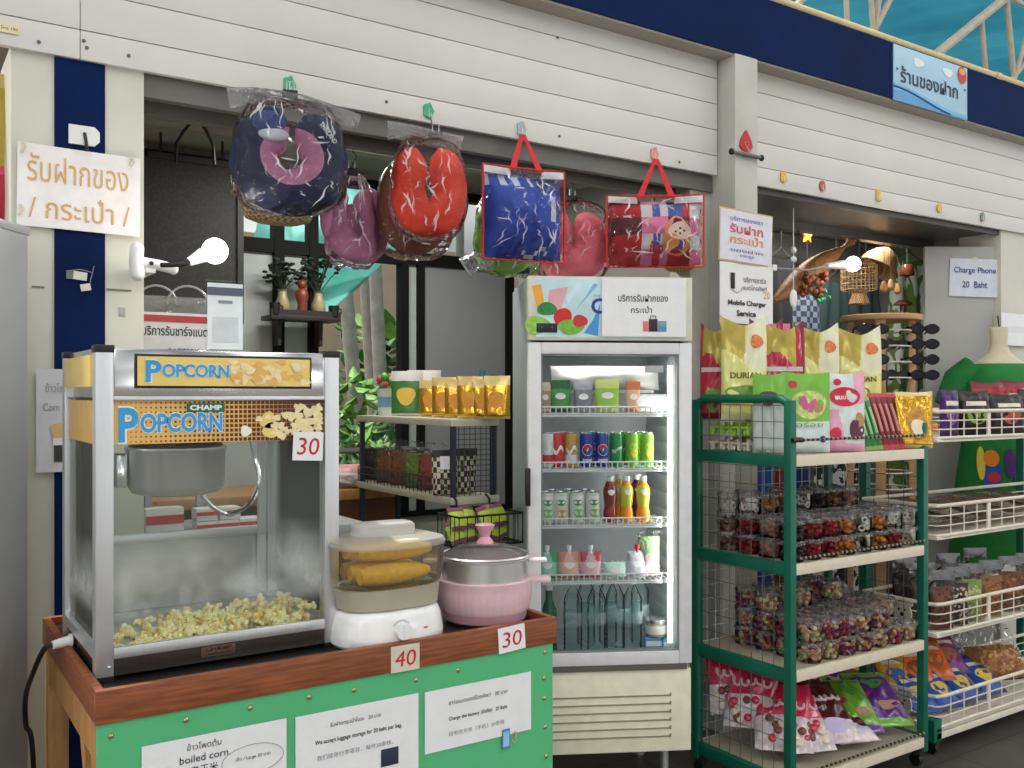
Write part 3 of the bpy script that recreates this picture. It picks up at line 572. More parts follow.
m.loft([[Vector((L_*(i/26-.5), (0.028*(math.sin(PI*min(1, .12+.88*i/26))**.45))*(1+.05*math.cos(10*a)*math.cos(i*PI))*math.cos(a), (0.028*(math.sin(PI*min(1, .12+.88*i/26))**.45))*(1+.05*math.cos(10*a)*math.cos(i*PI))*math.sin(a))) for a in [2*PI*k/30 for k in range(30)]] for i in range(1, 26)])
cob0 = m.build('corn_cob', CORN)
for k, (x, y, z, rz, lab) in enumerate([(0, -.052, .19, .06, 'cooked yellow corn cob in the steamer, lower layer nearest the dial'), (0, .0, .19, -.05, 'cooked yellow corn cob in the steamer, middle of the lower layer'), (0, .052, .19, .03, 'cooked yellow corn cob in the steamer, lower layer against the back'), (.01, -.028, .233, -.12, 'cooked yellow corn cob lying on top in the steamer, nearer the dial'), (-.01, .026, .233, .1, 'cooked yellow corn cob lying on top in the steamer, nearer the back')]):
    o = cob0 if k == 0 else dup(cob0, (0, 0, 0)); place(o, (1.146+x, 2.335+y, TZ+z+.016*(z>.2)), rz); tag(o, lab, 'corn', 'corn cobs in the steamer')
# ================================================================== pink pot
t = thing('electric_pot', 'pink ribbed electric pot with steel insert and glass lid at the end of the counter', 'pot', (1.492, 2.378, TZ))
PINK = cm('pot_pink', 226, 190, 200, .4); PINKD = cm('pot_dark_pink', 190, 142, 156, .4)
m = MB(); N = 120
m.loft([[Vector((r*(1+rb*.5*(1+math.cos(40*a)))*math.cos(a), r*(1+rb*.5*(1+math.cos(40*a)))*math.sin(a), z)) for a in [2*PI*k/N for k in range(N)]] for r, z, rb in ((.126, .035, 0), (.131, .045, .02), (.137, .095, .02), (.138, .112, .012), (.141, .118, 0), (.142, .128, 0), (.134, .129, 0))], 0, True)
bd = m.build('body', PINK, t); MB().lathe([(.0, .002), (.108, .002), (.122, .012), (.1265, .036)], 48).build('base_ring', PINKD, t)
MB().lathe([(.128, .128), (.129, .185), (.133, .189), (.133, .193), (.124, .193), (.122, .13)], 48).build('steel_insert', M_steel, t)
ld = MB().lathe([(.131, .194), (.124, .199), (.09, .217), (.05, .227), (.0, .229)], 48).build('glass_lid', clear('lid_glass', (.75, .77, .76), .16, .02, haze=.06), t); MB().lathe([(.133, .192), (.135, .196), (.131, .2), (.127, .197)], 48).build('lid_rim', M_steel, ld)
MB().lathe([(.0, .227), (.026, .229), (.022, .238), (.013, .248), (.015, .258), (.026, .275), (.03, .283), (.02, .287), (.0, .288)], 24).build('lid_knob', cm('knob_pink', 222, 160, 178, .35), ld)
for a in (-.55, PI-.55):
    c, s = math.cos(a), math.sin(a); Mz = Matrix.Rotation(a, 4, 'Z')
    MB().box((.165, 0, .121), (.062, .055, .014), 0, None, .006).xf(Mz).build('handle', PINK, t); MB().box((.157, 0, .178), (.055, .04, .011), 0, None, .005).xf(Mz).build('insert_handle', cm('handle_pale', 226, 214, 216, .4), t)
# ================================================================== drinks fridge
FA = math.radians(-28.1); FO = Vector((2.10, 3.03, 0)); FWd, FDp = .658, .60
fu, fv = Vector((math.cos(FA), math.sin(FA), 0)), Vector((-math.sin(FA), math.cos(FA), 0))
def FL(px, py, ly):
    """pixel ray met with the plane ly behind the fridge front, in fridge coordinates"""
    d = ray(px, py); c = Vector((0, 0, CZ)); t = ((FO+fv*ly)-c).dot(fv)/d.dot(fv); q = c+d*t-FO; return Vector((q.dot(fu), ly, q.z))
def FW(x, y, z): return FO+fu*x+fv*y+Vector((0, 0, z))
fr = thing('drinks_fridge', 'white glass door drinks fridge with lit shelves, standing between counter and green rack', 'fridge', FO, FA)
FS = mat('fridge_side', srgb(186, 204, 200), .2, .3, n=.05, sc=3); FWH = cm('fridge_white', 226, 226, 228, .3); FCR = cm('fridge_cream', 240, 237, 210, .45); FIN = cm('fridge_liner', 186, 190, 194, .4)  # teal tint of the side imitates the tarpaulin's reflection
b = MB()
b.box2((0, .05, .20), (.022, FDp, 2.085)).box2((FWd-.022, .05, .20), (FWd, FDp, 2.085)).box2((.022, FDp-.03, .20), (FWd-.022, FDp, 2.085)).box2((.022, .05, 2.06), (FWd-.022, FDp-.03, 2.085)).box2((.022, .05, .20), (FWd-.022, FDp-.03, .54))
b.build('cabinet', FS, fr)
b = MB(); b.box2((.022, .06, .545), (.05, FDp-.04, 1.80)).box2((FWd-.05, .06, .545), (FWd-.022, FDp-.04, 1.80)).box2((.05, FDp-.06, .545), (FWd-.05, FDp-.035, 1.80)).box2((.05, .06, .545), (FWd-.05, FDp-.06, .567)).box2((.05, .06, 1.79), (FWd-.05, FDp-.06, 1.82))
for k in range(16): b.box2((FWd-.058, .1, .62+k*.07), (FWd-.05, FDp-.08, .65+k*.07))
b.build('liner', FIN, fr)
lp = MB().box2((0, .012, .20), (FWd, .05, .527), 0, .004)
lp = lp.build('lower_panel', FCR, fr)
for k in range(6): MB().box2((.04, .0095, .257+k*.0326), (FWd-.085, .014, .263+k*.0326)).box2((FWd-.088, .006, .257+k*.0326), (FWd-.082, .014, .270+k*.0326)).build('louvre_slot', cm('louvre_shade', 150, 144, 120, .6), lp)
m = MB()
for x in (.09, FWd-.09):
    for y in (.08, FDp-.08): MB().cyl((x, y, 0), (x, y, .012), .026, n=14).cyl((x, y, .01), (x, y, .2), .017, n=12).cyl((x, y, .06), (x, y, .075), .021, n=6).build('foot', M_alu, fr)
dr = MB().box2((0, 0, .551), (.052, .045, 1.827), 0, .005).box2((FWd-.052, 0, .551), (FWd, .045, 1.827), 0, .005).box2((.052, 0, .551), (FWd-.052, .045, .602), 0, .004).box2((.052, 0, 1.782), (FWd-.052, .045, 1.827), 0, .004).build('door_frame', FWH, fr)
MB().box2((.044, .006, .594), (.058, .04, 1.79)).box2((FWd-.058, .006, .594), (FWd-.044, .04, 1.79)).box2((.058, .006, .594), (FWd-.058, .04, .608)).box2((.058, .006, 1.776), (FWd-.058, .04, 1.79)).build('door_gasket', cm('gasket', 130, 134, 138, .5), dr)
MB().box2((.055, .018, .604), (FWd-.055, .022, 1.78)).build('door_glass', clear('fridge_glass', (.97, .98, .98), .2, .0), fr)
a = FL(655, 369, 0); MB().box((a.x, .015, a.z), (.075, .004, .028), 0, None, .001).build('glass_badge', cm('badge_silver', 178, 182, 184, .4), dr)
a, b_ = FL(526, 468, -.01), FL(526, 506, -.01); MB().box2((-.012, -.022, b_.z), (.008, .01, a.z), 0, .006).build('door_handle', M_black, fr)
MB().box2((.02, .004, .527), (FWd-.02, .05, .551)).build('door_gap', cm('gap_grey', 96, 96, 92, .5), fr)
# lit sign box
hd = MB().box2((0, -.006, 1.835), (FWd, .05, 2.087), 0, .004).build('header', cm('header_frame', 216, 214, 196, .35), fr)
HB = cm('header_print', 196, 224, 230, .3, n=.14, sc=9); z0, z1 = 1.846, 2.078
MB().box2((.03, -.009, z0), (FWd-.03, -.005, z1)).build('picture_panel', HB, hd)
hf = lambda X, Z: -.0095
def hb(px, py): a = FL(px, py, -.0095); return a.x, a.z
for (px, py, rx, rz, c, nm) in ((537, 325, .05, .035, cm('print_cabbage', 150, 200, 84, .35, n=.3, sc=40), 'cabbage_picture'), (571, 327, .052, .03, cm('print_lettuce', 118, 180, 60, .35, n=.3, sc=40), 'lettuce_picture'), (547, 309, .04, .026, cm('print_herb', 40, 130, 62, .35, n=.3, sc=50), 'herb_picture'),
                             (563, 318, .036, .04, cm('print_tomato', 206, 36, 36, .3), 'tomato_picture'), (580, 321, .03, .024, cm('print_tomato2', 196, 52, 48, .3), 'tomato_picture')):
    x, z = hb(px, py); disc(hd, c, x, z, rx, rz, hf, nm, -.0006-.0002*(py % 7), 22, .06)
for pts, c, nm in (([(532, 286), (541, 284), (546, 312), (538, 312)], cm('print_orange', 236, 168, 60, .35), 'glass_picture'), ([(549, 290), (568, 287), (560, 313), (547, 311)], cm('print_pink', 226, 170, 176, .35), 'glass_picture'), ([(586, 296), (594, 283), (598, 285), (574, 312)], cm('print_water', 110, 186, 222, .35), 'water_picture'), ([(566, 296), (580, 282), (584, 284), (568, 304)], cm('print_water2', 214, 236, 244, .35), 'water_picture'), ([(584, 333), (594, 318), (600, 304), (598, 336)], cm('print_water3', 70, 150, 210, .35), 'water_picture')):
    q = [hb(*p) for p in pts]; m = MB(); m._f([m.bm.verts.new((x, -.0098, z)) for x, z in q], 0); m.build(nm, c, hd, fixn=False)
x, z = hb(599, 306); text('C', cm('print_navy', 40, 60, 140, .4), hd, x-.004, z, -.0108, h=.062, bold=.03); x, z = hb(597, 296); text('THE', cm('print_teal', 70, 120, 160, .4), hd, x, z, -.0108, h=.010)
a = FL(546.5, 328, 0); MB().box((a.x, -.011, a.z), (.082, .004, .036), 0, None, .001).build('display', M_black, hd)
for s in (-1, 1): MB().ball((a.x+s*.02, -.0135, a.z+.002), .003, 0, 8, 5).build('display_lamp', cm('lamp_blue', 80, 110, 220, .4), hd)
# luggage paper on the sign box
a, c = FL(602, 278, -.014), FL(686, 337, -.014)
o, sf = card('paper_notice', 'white luggage storage notice with suitcase picture taped on the fridge sign box', 'paper sign', FW((a.x+c.x)/2, -.016, (a.z+c.z)/2), c.x-a.x, a.z-c.z, FA, None, 0, None, .0006)
text('บริการรับฝากของ', M_ink, o, -.005, .038, w=.20, h=.03, bold=.01); text('กระเป๋า', M_ink, o, -.012, -.008, w=.085, h=.028, bold=.01)
q = MB().box((.035, -.002, -.07), (.036, .001, .05), 0, None, .0004).build('suitcase_picture', cm('case_black', 38, 38, 44), o); MB().tube([(.024, -.002, -.045), (.024, -.002, -.033), (.046, -.002, -.033), (.046, -.002, -.045)], .0018, 5).build('case_handle', M_black, q)
MB().box((.006, -.0025, -.074), (.024, .001, .04), 0, None, .0004).build('suitcase_picture', cm('case_pink', 226, 120, 130), o); MB().box((.072, -.002, -.074), (.034, .001, .042), 0, None, .0004).build('bag_picture', cm('case_blue', 96, 150, 196), o); MB().box((.072, -.003, -.066), (.026, .001, .014), 0, None, .0004).build('bag_picture', cm('case_green', 120, 180, 120), o)
# shelves
SHZ = [FL(600, 413, .07).z, FL(600, 468, .07).z, FL(600, 524, .07).z, FL(600, 580, .07).z]
for z in SHZ:
    m = MB(); x0, x1 = .052, FWd-.06
    for y in (.065, .20, .34, .48): m.tube([(x0, y, z-.004), (x1, y, z-.004)], .003, 6)
    m.tube([(x0, .065, z+.024), (x1, .065, z+.024)], .0035, 6); m.tube([(x0, .065, z-.012), (x1, .065, z-.012)], .004, 6)
    for k in range(25): x = x0+(x1-x0)*k/24; m.tube([(x, .065, z+.024), (x, .065, z-.012)], .0028, 5); m.tube([(x, .065, z-.001), (x, .50, z-.001)], .0022, 5)
    m.build('wire_shelf', cm('shelf_white', 228, 230, 230, .35), fr)
lx = FWd-.085
MB().box2((lx, .05, .62), (lx+.022, .062, 1.74), 0, .003).build('light_strip', mat('led_strip', (.93, 1, .9), .5, emit=2.2), fr)
for z in (.85, 1.15, 1.45):
    ld = bpy.data.lights.new('fridge_light', 'AREA'); ld.shape = 'RECTANGLE'; ld.size = .05; ld.size_y = .3; ld.energy = .6; ld.color = (.95, 1, .93)
    lo = bpy.data.objects.new('fridge_light', ld); COL.objects.link(lo); lo.parent = fr; lo.location = (lx-.012, .075, z); lo.rotation_euler = (0, PI/2*1.0, math.radians(-35)); lo.rotation_euler = Vector((-1, .8, 0)).to_track_quat('-Z', 'Y').to_euler()
ld = bpy.data.lights.new('fridge_light', 'AREA'); ld.size = .4; ld.size_y = .06; ld.shape = 'RECTANGLE'; ld.energy = .65; lo = bpy.data.objects.new('fridge_light', ld); COL.objects.link(lo); lo.parent = fr; lo.location = (FWd/2, .12, 1.785)
# ------------------------------------------------------------------ drinks
ALU = mat('can_aluminium', (.72, .72, .73), .25, .9)
def can(label, c, band=None, r=.0275, h=.132, logo=None, group='slim drink cans in the fridge', c2=None):
    t = thing('drink_can', label, 'drink can', (0, 0, 0), 0, group)
    mts = [c, c2 or c]
    bd = MB().lathe([(.0, .002), (r*.72, .0), (r*.9, .006), (r, .014), (r, h*.36), (r, h*.62), (r, h-.016), (r*.86, h-.004)], 24, 0, mis=(lambda i, j: 1 if (band == 'low' and i == 3) or (band == 'high' and i == 5) or (band == 'mid' and i == 4) else 0)).build('body', mts, t)
    MB().lathe([(r*.86, h-.004), (r*.88, h), (r*.8, h+.001), (r*.78, h-.003), (.0, h-.003)], 20).build('lid', ALU, t)
    sf = lambda X, Z: -math.sqrt(max(1e-6, r*r-X*X))
    if logo == 'ball':
        disc(bd, cm('logo_white', 240, 240, 240, .3), 0, h*.5, .021, .024, sf, 'emblem_disc', -.0006, 26)
        for s, mm in ((1, cm('logo_red', 214, 34, 44, .3)), (-1, cm('logo_blue', 20, 60, 170, .3))):
            m = MB(); top = []; bot = []
            for k in range(17):
                x = -.019+.038*k/16; e = .022*math.sqrt(max(0, 1-(x/.0195)**2)); wv = .0055*math.sin(x/.019*2.2)
                zz = (max(wv+.004, min(e, 1)), ) ; top.append((x, max(e, wv+.0045) if s > 0 else min(-e, wv-.0045))); bot.append((x, wv+.0045*s))
            for k in range(16):
                q = [top[k], top[k+1], bot[k+1], bot[k]]; m._f([m.bm.verts.new((x, sf(x, 0)-.0011, h*.5+z)) for x, z in q], 0)
            m.build('emblem_wave', mm, bd, fixn=False)
        text('pepsi', cm('logo_white', 240, 240, 240, .3), bd, 0, h*.2, -.0008, w=.038, surf=sf, bold=.02)
    elif logo == 'leaf': disc(bd, cm('logo_lime', 190, 214, 60, .3), .003, h*.55, .016, .022, sf, 'printed_fruit', -.0007, 18, .12); disc(bd, cm('logo_yellow', 240, 214, 60, .3), .004, h*.38, .014, .014, sf, 'printed_fruit', -.0008, 18, .1)
    elif logo == 'orange': disc(bd, cm('logo_orange', 232, 138, 40, .3), .002, h*.28, .022, .019, sf, 'printed_fruit', -.0007, 18, .08); disc(bd, cm('logo_leaf', 60, 150, 70, .3), -.004, h*.66, .02, .012, sf, 'printed_leaf', -.0007, 18, .12)
    elif logo == 'green': disc(bd, cm('logo_grass', 104, 186, 70, .3), .004, h*.3, .021, .02, sf, 'printed_fruit', -.0007, 18, .12); disc(bd, cm('logo_leaf', 60, 150, 70, .3), 0, h*.66, .021, .012, sf, 'printed_leaf', -.0007, 18, .1)
    elif logo == 'wave':
        m = MB()
        for k in range(12): x = -.022+.044*k/12; x2 = x+.044/12; z = h*.5+.012*math.sin(x*160); z2 = h*.5+.012*math.sin(x2*160); m._f([m.bm.verts.new((a, sf(a, 0)-.0008, b)) for a, b in ((x, z-.008), (x2, z2-.008), (x2, z2+.008), (x, z+.008))], 0)
        m.build('printed_wave', cm('logo_white', 240, 240, 240, .3), bd, fixn=False)
    elif logo == 'word': text('Sprite', cm('logo_white', 240, 240, 240, .3), bd, 0, h*.5, -.0008, w=.045, surf=sf, bold=.02, shear=.2, rot=.5)
    return t
def in_fridge(o, px, ly, z): p = FL(px, 400, ly); q = FW(p.x, ly, z+.003); o.location = q; o.rotation_euler = (0, 0, FA)
CR, CW, CG, CB, CGR, CYG = cm('can_red', 206, 30, 40, .3), cm('can_white', 224, 228, 226, .3), cm('can_gold', 196, 150, 66, .3), cm('can_blue', 20, 50, 150, .3), cm('can_green', 20, 130, 66, .3), cm('can_lime', 122, 186, 50, .3)
z = SHZ[1]
row = [(548, 'red cola can with a white wave, first on the fridge shelf of slim cans', CW, 'wave', CR), (557.5, 'red cola can beside the gold can on the fridge shelf', CR, 'wave', None), (571, 'gold drink can between red cola and blue cola on the fridge shelf', CG, 'wave', CW), (586.5, 'blue cola can with round red white and blue emblem, beside the gold can', CB, 'ball', None), (602, 'blue cola can with round emblem, standing beside the dark green can', CB, 'ball', None), (616, 'dark green soda can beside the blue cola in the fridge', CGR, 'word', None), (632, 'lime green can next to the dark green soda can in the fridge', CYG, 'leaf', None), (647, 'lime green can at the end of the fridge can shelf by the light', CYG, 'leaf', None)]
for px, lab, c, lg, c2 in row: in_fridge(can(lab, c, None if c2 is None else 'low', logo=lg, c2=c2, h=.138), px, .115, z)
for px, lab, c, lg in ((564, 'red can half hidden in the second row behind the gold can', CR, 'wave'), (594, 'blue cola can half hidden in the second row behind two blue cans', CB, 'ball'), (624, 'green soda can half hidden in the second row, behind dark green can', CGR, 'word'), (640, 'lime green can half hidden in the second row, behind two lime cans', CYG, 'leaf')): in_fridge(can(lab, c, logo=lg, h=.138), px, .20, z)
z = SHZ[2]
for px, lab, lg in ((547, 'white and green juice can at the door hinge end of the bottle shelf', 'green'), (561, 'white juice can with an orange picture on the bottle shelf', 'orange'), (577, 'white juice can with green fruit, between orange-picture can and plain pale can', 'green'), (593, 'pale green and white juice can beside the red bottle', 'green')): in_fridge(can(lab, cm('can_pale', 206, 220, 204, .35), 'high', r=.031, h=.124, logo=lg, c2=CW, group='juice cans on the bottle shelf'), px, .12, z)
for px, lab in ((553, 'white juice can hidden behind the front juice cans, nearest the hinge'), (569, 'white juice can hidden behind the orange-picture can'), (585, 'white juice can hidden behind the pale green can')): in_fridge(can(lab, cm('can_pale', 206, 220, 204, .35), 'high', r=.031, h=.124, logo=None, c2=CW, group='juice cans on the bottle shelf'), px, .20, z)
def bottle(label, liquid, lab1, cap=M_white, h=.185, r=.028, group='juice bottles in the fridge'):
    t = thing('juice_bottle', label, 'bottle', (0, 0, 0), 0, group)
    MB().lathe([(.0, .002), (r*.85, .0), (r, .01), (r*.98, h*.2), (r*.8, h*.33), (r*.92, h*.5), (r, h*.62), (r*.95, h*.73), (r*.55, h*.86), (r*.45, h*.9)], 22).build('body', liquid, t)
    sl = MB().lathe([(r*.815, h*.34), (r*.94, h*.5), (r*1.02, h*.62), (r*.97, h*.73), (r*.7, h*.81)], 22).build('sleeve', lab1, t); sf = lambda X, Z: -math.sqrt(max(1e-6, r*r*1.04-X*X))
    disc(sl, M_white, 0, h*.66, .014, .012, sf, 'printed_mark', -.001, 14, .1)
    MB().lathe([(r*.5, h*.89), (r*.55, h*.9), (r*.55, h), (.0, h)], 18).build('cap', cap, t); return t
BR, BO = cm('juice_red', 150, 34, 26, .2), cm('juice_orange', 240, 150, 20, .2)
for px, ly, lab, c, s in ((610, .115, 'red juice bottle with white cap, between the juice cans and orange bottles', BR, cm('sleeve_red', 120, 44, 40, .3)), (619, .185, 'orange juice bottle with white cap, half hidden behind the red bottle', BO, cm('sleeve_orange', 214, 176, 60, .3)), (626.5, .115, 'orange juice bottle with lime sleeve and white cap, beside the red bottle', BO, cm('sleeve_lime', 196, 196, 60, .3)), (643, .115, 'orange juice bottle with lime sleeve, standing apart near the fridge light', BO, cm('sleeve_lime', 196, 196, 60, .3)), (637, .19, 'dark bottle half hidden behind the two orange juice bottles', cm('juice_dark', 70, 36, 20, .2), cm('sleeve_red', 120, 44, 40, .3))): in_fridge(bottle(lab, c, s), px, ly, z)
# spouted jelly pouches and bags
def spout_pouch(label, c1, c2, cap, w=.085, h=.105):
    t = thing('spout_pouch', label, 'drink pouch', (0, 0, 0), 0, 'spouted drink pouches in the fridge')
    o, sf = pouch('pouch', w, h, .05, lambda u, v: 1 if v > .62 and abs(u-.5) > .12+.4*(1-v) or v < .12 else 0, [c1, c2], t)
    MB().cyl((0, 0, h-.008), (0, 0, h+.008), .006, n=10).cyl((0, 0, h+.006), (0, 0, h+.026), .0095, n=12).build('spout_cap', cap, t); disc(o, M_white, 0, h*.5, w*.24, h*.12, sf, 'printed_mark', -.001, 16, .1); return t
z = SHZ[3]
for px, lab, a, b, cp in ((547, 'mint green spouted drink pouch nearest the fridge hinge', (140, 200, 176), (60, 150, 110), M_white), (569, 'peach spouted drink pouch with white cap on the fridge pouch shelf', (226, 176, 160), (206, 128, 110), M_white), (590.5, 'pink spouted drink pouch with red top, in the middle of the pouch shelf', (222, 176, 190), (190, 60, 70), M_white), (637, 'lilac spouted drink pouch with red cap beside the tall clear bag', (206, 200, 216), (170, 170, 190), M_red)): in_fridge(spout_pouch(lab, cm('pouch_%d' % px, *a, .35), cm('pouchb_%d' % px, *b, .35), cp), px, .12, z)
t = thing('ice_bag', 'small clear bag of pale mint jelly lying between pink and lilac pouches', 'bag'); o, sf = pouch('bag', .095, .06, .05, lambda u, v: 0, [cm('mint_jelly', 196, 224, 214, .25)], t); disc(o, M_white, 0, .03, .02, .012, sf); in_fridge(t, 615, .12, z)
t = thing('clear_bag', 'tall clear plastic bag with green and pink packet inside, by the fridge light', 'bag'); pouch('packet', .08, .16, .03, lambda u, v: 1 if v > .55 else 0, [cm('packet_rose', 222, 170, 170, .4), cm('packet_herb', 150, 196, 130, .4)], t, False); pouch('film', .105, .185, .06, lambda u, v: 0, [G_bag], t); in_fridge(t, 650, .13, z)
# top shelf: greens, packets, white roll
z = SHZ[0]
def box_item(name, lab, cat, px, ly, z, d, cols, group=None, emblem=True):
    t = thing(name, lab, cat, (0, 0, 0), 0, group); o = MB().box((0, 0, d[2]/2), d, 0, None, .003).build('carton', cols[0], t)
    MB().box((0, -d[1]/2-.0006, d[2]*.6), (d[0]*.9, .001, d[2]*.35)).build('printed_panel', cols[1], o); in_fridge(t, px, ly, z); return t
for px, lab, a, b, w, h in ((560, 'tall green snack pouch on the top fridge shelf, near the hinge', (60, 140, 60), (20, 90, 40), .085, .13), (607, 'yellow-green tall snack pouch in the middle of the top fridge shelf', (150, 190, 70), (200, 206, 120), .10, .135), (583, 'smoky dark snack pouch between two green pouches on the top shelf', (120, 124, 130), (160, 160, 166), .08, .125), (633, 'pale orange pouch beside the white roll on the top fridge shelf', (214, 170, 130), (190, 110, 60), .06, .125), (545, 'brown pouch at the hinge edge of the top fridge shelf', (170, 140, 110), (200, 190, 170), .05, .12)):
    t = thing('snack_pouch', lab, 'snack pouch', (0, 0, 0), 0, 'pouches on the top fridge shelf'); o, sf = pouch('pouch', w, h, .04, lambda u, v: 1 if v > .7 or v < .1 else 0, [cm('fp_%d' % px, *a, .35), cm('fpb_%d' % px, *b, .35)], t); disc(o, M_white, 0, h*.5, w*.25, h*.1, sf); in_fridge(t, px, .12, z)
t = thing('paper_roll', 'white wrapped roll lying at the end of the top fridge shelf', 'roll'); MB().cyl((-.085, 0, .037), (.07, 0, .037), .036, n=20).build('roll', cm('roll_white', 226, 226, 226, .4), t); MB().cyl((-.09, 0, .037), (-.084, 0, .037), .014, n=14).build('core', cm('roll_core', 190, 170, 140), t); in_fridge(t, 649, .14, z)
t = thing('wrapped_package', 'long white package across the top of the fridge, above the pouches', 'package'); a, b_ = FL(556, 383, .16), FL(676, 376, .16); o, sf = pouch('wrap', .46, .10, .12, lambda u, v: 0, [cm('package_white', 232, 230, 222, .4, bump=.2)], t, False, 20, 10, .16, 4); MB().box((.02, -.05, .05), (.14, .004, .012)).build('tape_strip', cm('package_tape', 214, 208, 190, .3), t); t.location = FW((.10+.585)/2, .18, 1.64); t.rotation_euler = (0, 0, FA)
MB().box2((-.2, -.02, -.012), (.2, .02, .001)).build('holding_rod', M_white, t)
# bottom: water bottles, jar and two little boxes
z = .567
WAT = clear('water_bottle', (.93, .965, .96), .12, .05); WATR = clear('bottle_water', (.93, .965, .96), .08, .02, haze=.03, hazec=(.5, .6, .6))
t0 = None
for px, ly, lab in ((573, .12, 'clear water bottle first in the front row, beside the green bottle'), (596.5, .12, 'clear water bottle second from the green bottle, front row'), (615, .17, 'clear water bottle set slightly back between two front ones'), (632.5, .12, 'clear water bottle with white cap beside the little boxes'), (586, .25, 'clear water bottle in the second row, on the hinge side'), (608, .26, 'clear water bottle in the second row, in the middle'), (640, .25, 'clear water bottle in the second row behind the boxes')):
    if t0 is None:
        t0 = thing('water_bottle', lab, 'bottle', (0, 0, 0), 0, 'water bottles in the fridge bottom'); prof = [(.0, .002), (.032, .0), (.039, .012)]
        for k in range(9): prof += [(.039, .02+k*.02), (.0365, .03+k*.02)]
        prof += [(.039, .205), (.036, .225), (.022, .255), (.0135, .268), (.0135, .28)]
        MB().lathe(prof, 22).build('body', WAT, t0); MB().lathe([(.0, .004), (.034, .006), (.035, .2), (.02, .245), (.0, .246)], 16).build('water', WATR, t0); MB().lathe([(.015, .278), (.016, .28), (.016, .297), (.0, .298)], 16).build('cap', cm('cap_clear', 214, 222, 222, .35), t0); MB().lathe([(.0395, .12), (.0398, .125), (.0398, .165), (.0395, .17)], 22).build('label', clear('bottle_label', (.8, .9, .92), .15, .2, haze=.25, hazec=(.7, .8, .82)), t0); o = t0
    else: o = dup(t0, (0, 0, 0), label=lab)
    in_fridge(o, px, ly, z)
t = thing('green_bottle', 'dark green bottle at the hinge side of the fridge bottom', 'bottle'); MB().lathe([(.0, .002), (.03, 0), (.033, .01), (.033, .17), (.014, .22), (.013, .26)], 20).build('body', cm('bottle_green', 30, 96, 66, .15), t); MB().lathe([(.015, .258), (.015, .28), (.0, .281)], 14).build('cap', M_white, t); in_fridge(t, 549, .13, z)
t = thing('small_jar', 'squat lidded jar with white label stacked on two little boxes', 'jar'); MB().lathe([(.0, 0), (.04, .001), (.043, .01), (.043, .05), (.04, .056)], 24).build('body', cm('jar_brown', 170, 150, 130, .25), t); MB().lathe([(.0435, .012), (.0436, .046)], 24).build('label', cm('jar_label', 226, 222, 220, .4), t); MB().lathe([(.041, .055), (.044, .056), (.044, .07), (.0, .071)], 24).build('lid', ALU, t); in_fridge(t, 656, .13, z+.062)
for px, lab, w in ((654, 'small blue and white carton under the squat jar in the fridge', .085), (668, 'narrow blue and white carton at the corner of the fridge bottom', .055)): box_item('small_carton', lab, 'carton', px, .125 if px < 660 else .11, z, (w, .05, .06), (cm('carton_blue', 80, 150, 196, .4), cm('carton_white', 230, 232, 232, .4)), 'small cartons in the fridge bottom')
# ================================================================== goods hung under the shutter
def hook(px, py, Y, lab, c, shape='hand'):
    p = PY(px, py, Y); t = thing('adhesive_hook', lab, 'hook', p, 0, 'sticker hooks on the shutters')
    pts = {'hand': [(.022*math.cos(2*PI*k/22)*(1+.10*math.cos(10*PI*k/22)), .030*math.sin(2*PI*k/22)*(1+.14*math.cos(10*PI*k/22))) for k in range(22)], 'drop': [(.03*math.sin(a)*(1 if abs(a) > .1 else .2), -.03*math.cos(a)-.0) for a in [PI*(k/9-1)+PI for k in range(-8, 9)]], 'round': [(.022*math.cos(2*PI*k/14), .028*math.sin(2*PI*k/14)) for k in range(14)], 'square': [(-.018, -.03), (.018, -.03), (.018, .03), (-.018, .03)]}[shape]
    MB().prism(pts, -.006, .0).build('backing', c, t); MB().tube([(0, -.007, .008), (0, -.007, -.02), (0, -.016, -.03), (0, -.024, -.024), (0, -.025, -.014)], .0022, 6).build('hook', M_steel, t); return p
HG, HPk, HYl = cm('hook_green', 70, 168, 130, .4), cm('hook_pink', 214, 150, 140, .4), cm('hook_yellow', 226, 190, 70, .4)
h1 = hook(289, 85, 3.204, 'green sticker hook holding the blue neck pillow', HG); h2 = hook(428, 111, 3.204, 'green waving hand sticker hook above the orange neck pillow', HG)
h3 = hook(521, 129, 3.204, 'pale grey sticker hook holding the blue pillow bag', cm('hook_grey', 170, 180, 182, .4)); h4 = hook(654, 154, 3.204, 'pale pink sticker hook holding the red checked pillow bag', HPk)
for px, py, lab, c, s in ((783, 177, 'yellow sticker hook on the right shutter, nearest the grey pillar', HYl, 'hand'), (822, 186, 'red ring sticker hook on the right shutter, above the wicker lamps', cm('hook_red', 190, 90, 84, .4), 'round'), (878, 196, 'square yellow sticker hook on the right shutter', HYl, 'square'), (939, 208, 'round yellow sticker hook on the right shutter above the sunglasses', HYl, 'round'), (982, 217, 'grey green ring sticker hook near the end of the right shutter', cm('hook_sage', 130, 146, 128, .4), 'round')): hook(px, py, 3.197, lab, c, s)
def clip(parent, p): q = MB().box(p+Vector((0, 0, 0)), (.05, .02, .03), 0, None, .003).build('binder_clip', M_black, parent); MB().tube([p+Vector((-.012, -.012, .012)), p+Vector((-.012, -.014, .04)), p+Vector((.012, -.014, .04)), p+Vector((.012, -.012, .012))], .0016, 5).build('clip_wire', M_steel, q)
def horseshoe(cx, cz, Rx, Rz, r, gap, n=44, rot=0., y=0., fat=1.2):
    pts = []
    for i in range(n+1):
        a = PI/2+gap/2+(2*PI-gap)*i/n; x, z = Rx*math.cos(a), Rz*math.sin(a); pts.append(Vector((cx+x*math.cos(rot)-z*math.sin(rot), y, cz+x*math.sin(rot)+z*math.cos(rot))))
    return pts
